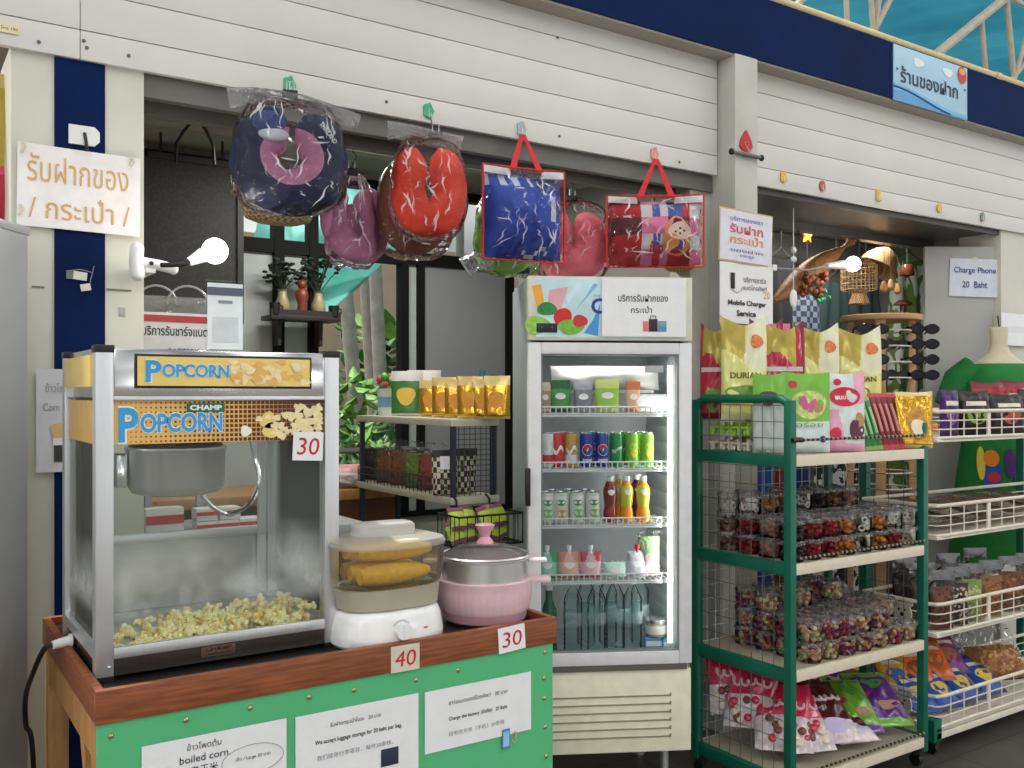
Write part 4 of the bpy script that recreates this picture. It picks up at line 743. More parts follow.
def pillow_tube(m, pts, r, mi_fn=None, ns=18, flat_=.8):
    """soft stuffed roll along pts, rounded ends; mi_fn(angle 0 = outwards)"""
    N = len(pts); c = sum(pts, Vector())/N; rings = []
    for i, p in enumerate(pts):
        t = (pts[min(i+1, N-1)]-pts[max(i-1, 0)]).normalized(); yv = Vector((0, 1, 0)); out = t.cross(yv).normalized(); s = i/(N-1)
        if out.dot(p-c) < 0: out = -out
        e = min(s, 1-s); k = (max(0, 1-(1-min(1, e/.09))**2))**.5*1; k = max(k, .05); rr = r*(k if e < .09 else 1)*(1+.035*math.sin(s*23)+.02*math.sin(s*51))
        rings.append([p+(out*math.cos(a)+yv*math.sin(a)*flat_)*rr for a in [2*PI*j/ns for j in range(ns)]])
    m.loft(rings, 0, True, True, (lambda i, j: mi_fn(2*PI*(j+.5)/ns, i/(N-1))) if mi_fn else None); return m
def film(parent, w0, w1, z0, z1, d, seed=0, tail=None, n=22):
    """loose clear bag around a pillow, centre x 0"""
    def f(s):
        def g(u, v):
            w = w0+(w1-w0)*v; X = (u-.5)*w; e = max(0, 1-abs(2*u-1)**3)**.5*max(0, 1-abs(2*v-1)**5)**.5
            q = noise.noise(Vector((u*4+seed, v*4, s+seed)))*.5+noise.noise(Vector((u*11, v*9+seed, s)))*.25
            X *= (1-.30*abs(2*v-1)**4)*(1+.05*noise.noise(Vector((0, v*4, seed))))
            return Vector((X, s*(d/2*e+.016*q*e), z0+(z1-z0)*v-.025*abs(2*u-1)**4*(2*v-1)+.014*noise.noise(Vector((u*4, seed, 2)))))
        return g
    o = MB().grid(n, n, f(-1)).grid(n, n, f(1)).weld(1e-4).build('plastic_bag', G_bag, parent, ang=80)
    crease_glints(o, lambda u, v: f(-1)(u, v), 26, seed); return o
G_glint = clear('film_glint', (.96, .96, .96), .3, .12, haze=.5, hazec=(.95, .95, .96)); G_neck = clear('gathered_film', (.95, .95, .95), .3, .12, 1., 25., .11, (.92, .92, .93))
def crease_glints(parent, fn, n, seed):
    """whitish strips along fold lines of a clear bag, painted-in highlights"""
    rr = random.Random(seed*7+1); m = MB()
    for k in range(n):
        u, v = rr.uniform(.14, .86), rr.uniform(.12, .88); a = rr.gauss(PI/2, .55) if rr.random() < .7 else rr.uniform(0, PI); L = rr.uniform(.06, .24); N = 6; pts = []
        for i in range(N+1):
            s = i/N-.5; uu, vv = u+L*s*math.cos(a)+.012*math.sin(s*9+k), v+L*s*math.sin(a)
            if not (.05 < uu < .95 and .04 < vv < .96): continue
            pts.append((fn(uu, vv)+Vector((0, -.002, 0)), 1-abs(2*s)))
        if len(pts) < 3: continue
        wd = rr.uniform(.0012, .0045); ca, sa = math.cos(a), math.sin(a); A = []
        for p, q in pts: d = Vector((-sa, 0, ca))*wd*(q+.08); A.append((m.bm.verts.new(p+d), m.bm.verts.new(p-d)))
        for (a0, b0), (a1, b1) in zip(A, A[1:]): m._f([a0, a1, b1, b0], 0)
    return m.build('crease_glint', G_glint, parent, fixn=False)  # hazy white strips stand in for bright highlights on the film
PNB, PNM = cm('fabric_navy', 14, 24, 66, .85, n=.12, sc=40, bump=.25, bsc=9), cm('fabric_mauve', 190, 122, 160, .85, n=.08, sc=40, bump=.25, bsc=9)
c = PY(287, 162, 3.08); t = thing('neck_pillow', 'navy neck pillow with mauve lining in clear plastic, hung beside the striped pillar', 'neck pillow', (c.x, 3.05, c.z), math.radians(-14))
m = MB(); pillow_tube(m, horseshoe(0, 0, .118, .110, .07, .16, rot=-.06), .080, lambda a, s: 1 if PI*.56 < a < PI*1.46 else 0); bd = m.build('cushion', [PNB, PNM], t)
MB().ball((-.075, -.055, .105), (.055, .022, .04), 0, 14, 8).build('bear_badge' if False else 'round_patch', cm('patch_blue', 50, 70, 130, .7), bd); MB().ball((-.06, -.064, .065), (.05, .012, .022), 0, 14, 8).build('printed_patch', cm('patch_white', 206, 206, 216, .7), bd)
text('THAILAND', cm('stitch_white', 224, 224, 230, .7), bd, .118, .085, -.068, w=.08, h=.016, rot=-.9, bold=.03)
film(t, .40, .36, -.19, .21, .20, 3); m = MB(); pts = [Vector((-.2, -.01, .185)), Vector((-.12, -.02, .20)), Vector((-.04, 0, .215)), Vector((.04, 0, .21)), Vector((.13, -.02, .175)), Vector((.225, -.01, .145))]
m.tube(pts, lambda s: .016+.03*abs(s-.5)*1.3+.006*math.sin(s*30), 10).build('bag_neck', G_neck, t); clip(t, Vector((0, .005, .222))); MB().tube([Vector((0, .005, .235)), to_local(t, h1+Vector((0, -.02, -.026)))], .0022, 5).build('hanging_string', M_black, t)
c = PY(278, 212, 3.36); t = thing('woven_hat', 'tan woven hat hanging behind the navy neck pillow, only its brim showing', 'hat', (c.x, 3.36, c.z), 0)
STRAW = weave('straw_weave', srgb(176, 150, 112), srgb(112, 88, 62), 75, 75, .8)
MB().lathe([(.0, -.045), (.07, -.043), (.105, -.03), (.118, .0), (.120, .05)], 36, sx=1.15, sy=.7).lathe([(.118, .05), (.113, .0), (.1, -.022), (.0, -.035)], 36, sx=1.15, sy=.7).build('crown', STRAW, t); MB().lathe([(.12, .045), (.15, .055), (.151, .06), (.118, .055)], 36, sx=1.15, sy=.7).build('brim', STRAW, t); MB().tube([(0, 0, .05), (0, 0, 2.59-c.z)], .003, 5).build('hanging_string', M_black, t)
c = PY(347, 223, 3.5); t = thing('neck_pillow', 'mauve pillow in clear plastic hanging behind, between navy and orange neck pillows', 'neck pillow', (c.x, 3.45, c.z), math.radians(-10))
m = MB(); pts = [Vector(p) for p in ((-.055, 0, .13), (-.075, 0, .08), (-.075, 0, .02), (-.055, 0, -.05), (-.01, 0, -.10), (.05, 0, -.11), (.085, 0, -.07), (.085, 0, .0), (.065, 0, .07), (.03, 0, .12))]
sm = []
for i in range(len(pts)-1):
    p0, p1, p2, p3 = pts[max(0, i-1)], pts[i], pts[i+1], pts[min(len(pts)-1, i+2)]
    for k in range(6): q = k/6; sm.append(.5*((2*p1)+(p2-p0)*q+(2*p0-5*p1+4*p2-p3)*q*q+(3*p1-p0-3*p2+p3)*q**3))
pillow_tube(m, sm+[pts[-1]], .058).build('cushion', PNM, t); m = MB(); m.ball((.0, 0, -.02), (.06, .03, .09)).build('inner_cushion', cm('fabric_mauve_dark', 150, 90, 122, .85, bump=.2, bsc=9), t)
film(t, .25, .15, -.19, .19, .17, 8); clip(t, Vector((-.005, 0, .195))); MB().tube([Vector((-.005, 0, .21)), Vector((.02, 0, .26)), Vector((0, .0, 2.588-c.z))], .0025, 5).build('hanging_hook', M_black, t)
POR = cm('fabric_orange', 222, 62, 34, .85, n=.1, sc=40, bump=.25, bsc=9)
c = PY(426, 188, 3.08); t = thing('neck_pillow', 'orange red neck pillow in clear plastic under the green hand hook', 'neck pillow', (c.x, 3.06, c.z), math.radians(-24))
m = MB(); pillow_tube(m, horseshoe(0, -.01, .078, .115, .07, .30, rot=.04), .066).build('cushion', POR, t); film(t, .30, .27, -.20, .19, .18, 15); MB().tube([Vector((-.15, -.01, .20)), Vector((-.06, -.01, .205)), Vector((.02, 0, .19)), Vector((.12, 0, .16))], lambda s: .034-.04*min(s, 1-s)*1.1, 10).build('bag_neck', G_neck, t); clip(t, Vector((.025, .0, .19))); MB().tube([Vector((.02, .0, .2)), to_local(t, h2+Vector((0, -.02, -.026)))], .002, 5).build('hanging_string', M_black, t)
c = PY(426, 232, 3.23); t = thing('neck_pillow', 'brown neck pillow hanging behind the orange one, only its bottom showing', 'neck pillow', (c.x, 3.33, c.z), math.radians(-24)); m = MB(); pillow_tube(m, horseshoe(0, .11, .085, .125, .06, .4), .064).build('cushion', cm('fabric_brown', 112, 58, 34, .85, bump=.25, bsc=9), t); film(t, .33, .28, -.1, .30, .17, 21); MB().tube([Vector((0, 0, .29)), Vector((0, .0, 2.588-c.z))], .003, 5).build('hanging_string', M_black, t)
def zip_bag(name, lab, px, py, Y, rz, w, h, fabric, fmi, hk, slant=0.):
    c = PY(px, py, Y); t = thing(name, lab, 'pillow bag', c, rz, 'pillows in zipped clear bags')
    o, sf = pouch('pillow', w*.94, h*.84, .15, fmi, fabric, t, False, 24, 22, .10, 5)
    o.location = (0, 0, -h/2+.01)
    fl, fs = pouch('clear_sleeve', w, h*.98, .20, lambda u, v: 0, [G_bag], t, False, 16, 16, .06, 9); fl.location = (0, 0, -h/2); crease_glints(fl, lambda u, v: Vector(((u-.5)*w, fs((u-.5)*w, v*h*.98), v*h*.98)), 30, int(px))
    RED = cm('red_piping', 206, 34, 40, .6); z0, z1 = -h/2, h/2-.012
    MB().tube([(-w/2, -.012, z0), (-w/2, -.012, z1), (-w*.2, -.03, z1-.012), (w*.2, -.03, z1-.012), (w/2, -.012, z1), (w/2, -.012, z0)], .0045, 6).tube([(-w/2, -.012, z0), (w/2, -.012, z0)], .003, 5).build('piping', RED, t)
    for s in (-1, 1): MB().grid(6, 3, lambda u, v: Vector((s*(w*.49-.30*w*u), -.014-.016*u, z1-.006-.028*v-.01*u))).build('white_band', cm('white_band', 224, 220, 222, .5), t, fixn=False)
    def strap(x, y): 
        m = MB(); a, b = Vector((x, y, z1-.02)), to_local(t, hk+Vector((x*.05, -.014, -.024))); n = Vector((1, 0, 0)); L = 8
        m.loft([[a.lerp(b, i/L)+Vector(q) for q in ((-.014+.006*i/L, 0, 0), (.014-.006*i/L, 0, 0), (.014-.006*i/L, .004, 0), (-.014+.006*i/L, .004, 0))] for i in range(L+1)]); m.build('strap', RED, t)
    strap(-w*.17, -.035); strap(w*.17, -.035); return t, o, sf
BLU, BLW = cm('fabric_royal', 40, 76, 178, .8, n=.1, sc=30, bump=.35, bsc=7), cm('fabric_bluewhite', 206, 212, 226, .8, n=.05, sc=30)
t, o, sf = zip_bag('pillow_bag', 'blue pillow in clear zip bag with red straps, hung beside the orange pillow', 523, 213, 3.10, math.radians(-10), .355, .385, [BLU, BLW, cm('fabric_navyband', 30, 44, 120, .8)], lambda u, v: (2 if .62 < u and v > .80 else 1 if (.80 < u < .87 and .45 < v < .78) or (v > .88 and int(u*17) % 3 == 0) or (.45 < u < .8 and .04+.05*math.sin(u*20) < v < .09+.05*math.sin(u*20)) else 0), h3)
PR, PM, PW_, PBl, PK = cm('check_red', 190, 26, 36, .8, bump=.3, bsc=7), cm('check_maroon', 96, 20, 34, .8), cm('check_white', 220, 214, 218, .8), cm('check_blue', 70, 84, 168, .8), cm('check_pink', 226, 120, 160, .8)
def plaid(u, v):
    a = 0 if u < .34 else 2 if u < .46 else 3 if u < .55 else 2 if u < .63 else 3 if u < .78 else 0 if u < .88 else 2; b = int(v*4.2) % 2
    if a == 2: return 2 if b == 1 else 4
    if a == 3: return 3 if b == 1 else (1 if u > .6 and v > .4 else 4 if v > .3 else 0)
    return 0 if b == 1 else (1 if v > .3 else 0)
t, o, sf = zip_bag('pillow_bag', 'red checked pillow in clear zip bag with red straps, beside the grey pillar', 655, 230, 3.08, math.radians(-36), .42, .33, [PR, PM, PW_, PBl, PK], plaid, h4)
sf2 = lambda X, Z: sf(X, Z)
q = disc(o, cm('patch_orange', 226, 150, 90, .7), .085, .115, .062, .085, sf, 'round_patch', -.003, 20, .06); disc(o, cm('patch_cream', 236, 206, 190, .7), .10, .14, .05, .038, sf, 'round_patch', -.004, 20, .05)
for x, z in ((.08, .135), (.1, .15), (.118, .14), (.1, .128)): disc(o, M_ink, x, z, .005, .005, sf, 'printed_dot', -.005, 8)
text('ช้าง', cm('patch_red', 206, 40, 40, .7), o, .0, .07, -.004, w=.06, h=.05, surf=sf, bold=.03)
c = PY(517, 241, 3.3); t = thing('neck_pillow', 'lime green pillow in clear plastic, half hidden behind the blue pillow bag', 'neck pillow', (c.x, 3.36, c.z), math.radians(-16)); m = MB(); pillow_tube(m, horseshoe(-.01, .03, .085, .105, .06, .5), .062).build('cushion', cm('fabric_lime', 140, 180, 76, .85, bump=.25, bsc=9), t); MB().ball((-.01, 0, .03), (.09, .03, .09)).build('inner_cushion', cm('fabric_lime_dark', 118, 156, 70, .85), t); film(t, .33, .29, -.15, .24, .16, 27); MB().tube([Vector((-.06, 0, .235)), Vector((-.06, .0, 2.59-c.z))], .003, 5).build('hanging_string', M_black, t)
MB().tube([Vector((-.20, -.03, -.12)), Vector((-.16, -.05, -.09)), Vector((-.09, -.05, -.11))], lambda s: .05-.02*s, 10).build('bag_corner', G_neck, t)
c = PY(585, 240, 3.3); t = thing('neck_pillow', 'pink heart shaped pillow in clear plastic, between the blue and red pillow bags', 'neck pillow', (c.x, 3.395, c.z), math.radians(-32))
m = MB(); pillow_tube(m, horseshoe(0, -.01, .082, .080, .07, .05), .088).build('cushion', cm('fabric_pink', 232, 108, 122, .85, n=.06, bump=.25, bsc=9), t)
film(t, .37, .35, -.19, .20, .18, 33); clip(t, Vector((0, 0, .20))); MB().tube([Vector((0, .0, .21)), Vector((0, .0, 2.59-c.z))], .003, 5).build('hanging_string', M_black, t)
c = PY(662, 268, 3.42); t = thing('straw_hat', 'yellow straw hat on a string under the red checked pillow bag', 'hat', (c.x, 3.30, c.z), 0); MB().lathe([(.0, -.03), (.05, -.028), (.075, -.01), (.08, .03)], 30).build('crown', weave('yellow_straw', srgb(196, 172, 92), srgb(146, 122, 60), 90, 90, .8), t); MB().lathe([(.078, .025), (.09, .03), (.091, .034), (.078, .033)], 30).build('brim', weave('yellow_straw', srgb(196, 172, 92), srgb(146, 122, 60), 90, 90, .8), t); MB().tube([Vector((0, .0, .03)), Vector((0, .0, 2.59-c.z))], .003, 5).build('hanging_string', M_black, t)
# ================================================================== signs
def sign(name, lab, x0, y0, x1, y1, Y, cat='sign', rz=0., tilt=0., mats=None, curl=.004):
    a, b = PY(x0, (y0+y1)/2, Y), PY(x1, (y0+y1)/2, Y); mx_ = (x0+x1)/2; zt, zb = PY(mx_, y0, Y).z, PY(mx_, y1, Y).z; w, h = b.x-a.x, zt-zb
    o, sf = card(name, lab, cat, ((a.x+b.x)/2, Y, (zt+zb)/2), w, h, rz, mats, tilt, None, curl); return o, sf, w, h
o, sf, w, h = sign('paper_notice', 'large white laminated luggage sign with orange lettering on the striped pillar', 17, 150, 140, 231, 3.21, 'paper sign', 0, .012, cm('laminated_paper', 236, 232, 230, .25, coat=.3))
text('รับฝากของ', M_orange, o, -.005, h*.22, w=w*.82, h=h*.34, surf=sf, y=-.002); text('/ กระเป๋า /', M_orange, o, 0, -h*.24, w=w*.82, h=h*.3, surf=sf, y=-.002)
for x, z in ((-w*.46, h*.45), (w*.42, h*.46), (-w*.47, -h*.3)): MB().tube([(x, -.004, z+.012), (x+.005, -.008, z), (x-.004, -.006, z-.02)], .004, 6).build('tape_strip', cm('tape', 214, 206, 180, .3), o)
p = PY(84, 136, 3.217); t = thing('wall_hook', 'white adhesive hook plate on the blue pillar stripe above the luggage sign', 'hook', p); MB().prism([(-.045, -.03), (.03, -.03), (.045, -.015), (.045, .015), (.03, .03), (-.045, .03)], -.008, 0).build('plate', M_white, t); MB().tube([(0, -.01, .008), (.004, -.012, -.02), (.004, -.024, -.05), (.004, -.034, -.044)], .005, 6).build('hook', M_black, t)
p = PY(80, 276, 3.217); t = thing('torn_switch_plate', 'torn white tape scraps and wire end stuck on the blue pillar stripe', 'tape scrap', p); MB().box((.0, -.003, .0), (.04, .004, .026), 0, Matrix.Rotation(.1, 3, 'Y'), .001).build('tape_scrap', cm('scrap_white', 226, 222, 206, .6), t); MB().box((.016, -.003, -.035), (.03, .004, .022), 0, Matrix.Rotation(-.2, 3, 'Y'), .001).build('tape_scrap', cm('scrap_white', 226, 222, 206, .6), t); MB().box((-.03, -.002, .002), (.02, .003, .026)).build('tape_stub', cm('scrap_grey', 120, 120, 124, .6), t); MB().tube([(-.04, -.004, .012), (0, -.008, .02), (.035, -.01, .012), (.04, -.008, .034), (.028, -.006, -.02)], .0016, 5).build('wire_end', M_grey, t)
p = PY(122, 312, 3.224)
tag(MB().box(p, (.02, .003, .03), 0, None, .001).build('sticker_scrap', cm('scrap_grey2', 176, 176, 170, .6)), 'small torn sticker scrap low on the cream side of the pillar', 'sticker')
a = PY(9, 28, 3.202); t = thing('sticker', 'cream printed sticker at the end of the long roller shutter', 'sticker', a); MB().box((0, -.0015, 0), (.055, .002, .032), 0, None, .0005).build('paper', cm('sticker_cream', 226, 214, 176, .5), t); text('โทร 191', M_ink, t, 0, -.002, -.0035, w=.044, h=.009)
o, sf, w, h = sign('paper_notice', 'colourful framed notice at the top of the grey pillar', 718.5, 211, 772, 264, 3.085, 'paper sign', 0, .03, cm('notice_gold', 206, 178, 120, .5))
quad(-w/2+.006, -h/2+.007, w/2-.006, h/2-.007, cm('notice_lilac', 222, 220, 232, .4), o, 'paper', -.002, sf)
text('บริการของเรา', M_blueink, o, .0, h*.32, y=-.004, w=w*.6, h=h*.08, surf=sf)
for k, (c, s) in enumerate(((cm('letter_red', 206, 80, 84, .5), 'รับฝาก'), (cm('letter_orange', 226, 150, 90, .5), 'กระเป๋า'))): text(s, c, o, .0, h*(.14-.2*k), y=-.004, w=w*.62, h=h*.18, surf=sf, bold=.02)
text('ของฝาก', M_blueink, o, .0, -h*.27, y=-.004, w=w*.6, h=h*.07, surf=sf); text('ราคาถูก', M_blueink, o, 0, -h*.38, y=-.004, w=w*.26, h=h*.07, surf=sf)
o, sf, w, h = sign('paper_notice', 'white mobile charger service notice below the colourful notice on the grey pillar', 719.5, 264, 772.5, 324, 3.083, 'paper sign', 0, .0)
MB().box((-w*.27, -.005, h*.2), (.026, .003, .075), 0, None, .004).build('phone_picture', M_ink, o); MB().tube([(-w*.27, -.005, h*.05), (-w*.2, -.005, h*.0), (-w*.12, -.005, h*.05), (-w*.1, -.005, h*.1)], .0015, 5).build('cable_picture', M_grey, o)
text('บริการชาร์จ', M_ink, o, w*.15, h*.24, y=-.003, surf=sf, w=w*.42, h=h*.09); text('แบตโทรศัพท์', M_ink, o, w*.15, h*.11, y=-.003, surf=sf, w=w*.46, h=h*.09); text('Mobile Charger', M_ink, o, 0, -h*.17, y=-.003, surf=sf, w=w*.72, h=h*.11, bold=.03); text('Service', M_ink, o, -.01, -h*.33, y=-.003, w=w*.36, h=h*.1, bold=.03, surf=sf); text('20', M_orange, o, w*.37, -h*.0, y=-.005, h=h*.12)
# red drop hook and metal bar on the grey pillar
p = PY(745.5, 141, 3.098); t = thing('wall_hook', 'red drop shaped sticker hook on the grey pillar', 'hook', p)
dp = [(.062*math.sin(2*PI*k/24)*(.25+.75*(1-math.cos(2*PI*k/24))/2)**1.1, .05*math.cos(2*PI*k/24)+.0) for k in range(24)]
bk = MB().prism(dp, -.006, 0).build('backing', cm('drop_red', 188, 34, 30, .35), t); MB().tube([(.012*math.cos(a), -.007, -.018+.012*math.sin(a)) for a in [2*PI*k/16 for k in range(16)]], .0025, 5, closed=True).build('printed_swirl', cm('drop_gold', 200, 120, 80, .4), bk); MB().tube([(0, -.008, -.03), (.002, -.02, -.05), (.004, -.03, -.045)], .0025, 6).build('hook', M_steel, t)
a, b_ = PY(731.5, 151.5, 3.085), PY(761.5, 158, 3.085); t = thing('metal_bar', 'short grey metal bar fixed across the grey pillar under the red drop', 'bar', (a+b_)/2); v = (b_-a)/2; MB().tube([-v, v], .009, 10).build('bar', cm('bar_grey', 110, 106, 102, .5), t)
for s in (-1, 1): MB().ball(v*s, (.015, .013, .016), 0, 10, 6).build('end_knob', M_dark, t)
MB().box((0, .01, 0), (.03, .02, .012)).build('bracket', M_dark, t)
# blue shop sign on the fascia
a, b_ = PY(893.5, 70, 3.095), PY(967, 95, 3.095); zt = PY(893.5, 43.5, 3.095).z; zb = PY(893.5, 99.5, 3.095).z; w, h = b_.x-a.x, zt-zb
t = thing('shop_sign', 'pale blue souvenir shop sign with dark lettering on the navy fascia', 'sign', ((a.x+b_.x)/2, 3.097, (zt+zb)/2))
bd = MB().box((0, 0, 0), (w, .006, h), 0, None, .001).build('board', mat('sign_sky', srgb(164, 204, 226), .35, n=.06, sc=3), t); sf = flat
for base, amp, c, nm in ((-.30, .07, cm('wave_pale', 120, 190, 226, .35), 'wave_print'), (-.39, .05, cm('wave_blue', 90, 160, 214, .35), 'wave_print')):
    MB().grid(30, 1, lambda u, v: Vector(((u-.5)*w, -.004-.0006*(base < -.3), -h/2+.001+v*h*(.5+base+amp*1.6*math.cos(u*PI*1.15))))).build(nm, c, bd, fixn=False)
MB().tube([((u-.5)*w, -.0045, -h/2+h*(.13+.12*math.cos(u*PI*1.15))) for u in [k/30*.75 for k in range(31)]], .006, 5).build('wave_line', cm('wave_deep', 30, 96, 170, .35), bd)
text('ร้านของฝาก', cm('sign_navy', 24, 26, 66, .4), bd, -.02, .0, -.006, w=w*.78, h=h*.30, bold=.015)
for s in (-1, 1): disc(bd, cm('sign_navy', 24, 26, 66, .4), s*w*.46, .02, .008, .008, flat, 'printed_dot', -.006)
disc(bd, cm('emblem_red', 200, 50, 40, .4), w*.42, h*.33, .045, .05, flat, 'emblem', -.006); disc(bd, cm('emblem_gold', 226, 170, 70, .4), w*.42, h*.40, .03, .02, flat, 'emblem_top', -.0068)
for x, z in ((-.18, .3), (.22, .3)): disc(bd, cm('sign_cloud', 230, 238, 240, .4), x*w, z*h, .05, .024, flat, 'cloud_print', -.005, 18, .12)
# ================================================================== around the counter
t = thing('metal_cabinet', 'tall plain grey metal cabinet standing beside the striped pillar', 'cabinet', (.352, 3.07, 0), math.atan2(.8, .6))
GC = cm('cabinet_grey', 162, 165, 167, .3, n=.05, sc=1.5)
MB().box2((-.56, 0, .04), (0, .2, 2.09), 0, .006).build('body', GC, t); MB().box2((-.565, -.004, 2.085), (.004, .2, 2.11), 0, .004).build('top_cap', GC, t); MB().box2((-.56, .006, 0), (-.004, .196, .045)).build('plinth', M_dark, t)
# clip lamp on the pillar edge
Y_ = 3.10; c = PY(145, 263, Y_); t = thing('clip_lamp', 'white clip lamp with glowing bulb clamped on the edge of the striped pillar', 'lamp', c)
def lp_(px, py, Y=3.10): return PY(px, py, Y)-c
MB().tube([lp_(137, 249), lp_(136, 262), lp_(138, 274)], .022, 10).ball(lp_(137, 249), .022).ball(lp_(138, 274), .022).build('clamp_jaw', M_white, t)
q = MB().tube([lp_(140, 262), lp_(158, 265), lp_(173, 269)], .018, 10).ball(lp_(173, 269), .018).build('clamp_handle', M_white, t); MB().cyl(lp_(150, 264)+Vector((0, -.019, 0)), lp_(150, 264)+Vector((0, -.021, 0)), .007, n=12).build('switch', M_black, q)
MB().box2((.0, -.01, -.03), (.03, .125, .0)).build('pillar_jaw', M_white, t)
MB().tube([lp_(161, 265, 3.07), lp_(172, 265, 3.05), lp_(183, 264, 3.04), lp_(190, 261, 3.04)], .008, 8).build('flexible_arm', M_black, t)
MB().cyl(lp_(189, 262, 3.04), lp_(203, 255, 3.04), .014, .024, 16).build('socket', M_white, t)
MB().ball(lp_(215, 251, 3.04), .041, 0, 18, 12).build('bulb', M_glow, t)
def pointlight(p, e, r=.04, col=(1, .93, .82)):
    l = bpy.data.lights.new('bulb_light', 'POINT'); l.energy = e; l.shadow_soft_size = r; l.color = col; o = bpy.data.objects.new('bulb_light', l); COL.objects.link(o); o.location = p; return o
pointlight(PY(215, 251, 2.97), 2.2)
# counter behind the machine with boxes, sign board and QR stand
t = thing('back_counter', 'grey counter inside the stall, behind the popcorn machine', 'counter', (1.15, 3.62, 0)); MB().box2((-.43, -.24, 1.08), (.43, .24, 1.12), 0, .004).build('counter_top', cm('laminate_grey', 150, 152, 150, .4), t)
for x in (-.41, .37):
    for y in (-.22, .18): MB().box2((x, y, 0), (x+.04, y+.04, 1.08)).build('leg', M_alu, t)
MB().box2((-.41, .19, .3), (.41, .2, 1.08)).build('back_panel', cm('laminate_dark', 96, 98, 96, .5), t)
BXW, BXR = cm('box_white', 214, 212, 206, .5), cm('box_red', 190, 60, 60, .5)
for k, (px, Y, z, w, h, lab) in enumerate(((163, 3.47, 1.12, .13, .10, 'white carton with red band on the back counter, biggest one'), (205, 3.45, 1.12, .075, .045, 'small white and red carton on the back counter, beside the big one'), (226, 3.45, 1.12, .075, .045, 'small white and red carton on the back counter, middle of three'), (247, 3.45, 1.12, .075, .045, 'small white and red carton on the back counter, end of the row'), (205, 3.45, 1.166, .075, .045, 'small white and red carton stacked on top, nearest the big carton'), (228, 3.45, 1.166, .075, .045, 'small white and red carton stacked on top, at the row end'))):
    p = PY(px, 500, Y); t = thing('carton', lab, 'carton', (p.x, Y, z), 0, 'cartons on the back counter'); q = MB().box2((-w/2, -.03, .001), (w/2, .04, h), 0, .002).build('box', BXW, t); MB().box2((-w/2, -.032, h*.45), (w/2, -.03, h*.75)).build('band', BXR, q)
a, b_ = PY(140, 330, 3.5), PY(208.5, 330, 3.5); zt, zb = PY(175, 313, 3.5).z, PY(175, 356, 3.5).z; w = b_.x-a.x
t = thing('sign_board', 'white battery charging sign board with red band behind the popcorn machine', 'sign', ((a.x+b_.x)/2, 3.5, 1.12)); zt -= 1.12; zb -= 1.12
bd = MB().box2((-w/2, -.006, zb), (w/2, .02, zt), 0, .002).build('board', cm('board_white', 226, 226, 226, .4), t); MB().box2((-w/2, -.009, zt-.034), (w/2, -.006, zt-.01)).build('red_band', BXR, bd)
text('บริการรับชาร์จแบต', M_ink, bd, .0, zt-.065, -.008, w=w*.96, h=.036, bold=.012); text('BATTERY', cm('ink_grey', 70, 74, 90, .6), bd, .03, zb+.018, -.008, w=w*.45, h=.018)
for s in (-1, 1): MB().box2((s*.09-.012, .0, 0), (s*.09+.012, .02, zb+.01)).build('post', M_grey, t)
MB().box2((-w/2, -.06, 0), (w/2, .09, .012)).build('foot', M_grey, t)
t = thing('plastic_bag', 'clear plastic bag with looped handles lying on top of the battery sign board', 'bag', ((a.x+b_.x)/2, 3.51, 1.12+zt)); o, sf = pouch('film', w*1.05, .06, .06, lambda u, v: 0, [clear('bag_clear_grey', (.9, .9, .9), .25, .15, 1., 20, .3, (.62, .62, .6))], t, False, 14, 8, .2, 6)
for x, r_ in ((-.06, .07), (.05, .075)): MB().tube([(x+r_*math.cos(q), .0, .03+r_*.95*math.sin(q)) for q in [PI*k/14 for k in range(15)]], .004, 6).build('handle_loop', clear('loop_clear', (.95, .95, .95), .3, .1, haze=.4, hazec=(.8, .8, .8)), t)
a, b_ = PY(208, 315, 2.62), PY(243, 315, 2.62); zt = PY(226, 284, 2.62).z; w, h = b_.x-a.x, zt-(TZ+.785); t = thing('payment_stand', 'clear acrylic payment card stand on top of the popcorn machine', 'card stand', ((a.x+b_.x)/2, 2.62, TZ+.787), -.05)
MB().box2((-w/2-.006, -.001, 0), (w/2+.006, .003, h+.006)).build('acrylic_front', G_glass, t); MB().box2((-w/2-.006, -.02, 0), (w/2+.006, .06, .003)).build('acrylic_foot', G_glass, t)
cdq = MB().box2((-w/2, .004, .01), (w/2, .005, h)).build('card', M_paper, t); MB().box2((-w/2, .002, h-.034), (w/2, .0038, h-.012)).build('header_band', cm('band_slate', 86, 96, 116, .5), cdq); MB().box2((-w*.2, .002, h-.056), (w*.2, .0038, h-.048)).build('name_line', M_grey, cdq); MB().box2((-w*.36, .0025, .03), (w*.36, .0038, .03+w*.72)).build('blank_field', cm('field_grey', 206, 208, 212, .6), cdq)
a, b_ = PY(36, 420, 3.212), PY(74, 420, 3.212); zt, zb = PY(50, 369, 3.212).z, PY(50, 472, 3.212).z; w, h = b_.x-a.x, zt-zb
o, sf = card('paper_notice', 'laminated corn notice on the pillar, half hidden behind the popcorn machine', 'paper sign', ((a.x+b_.x)/2, 3.207, (zt+zb)/2), w, h, 0, cm('laminated_grey', 206, 206, 212, .25, coat=.3), 0, None, .003)
text('ข้าวโพด', M_grey, o, .005, h*.32, w=w*.62, h=h*.09, surf=sf, y=-.002); text('Corn', M_grey, o, -.012, h*.13, w=w*.42, h=h*.075, surf=sf, y=-.002)
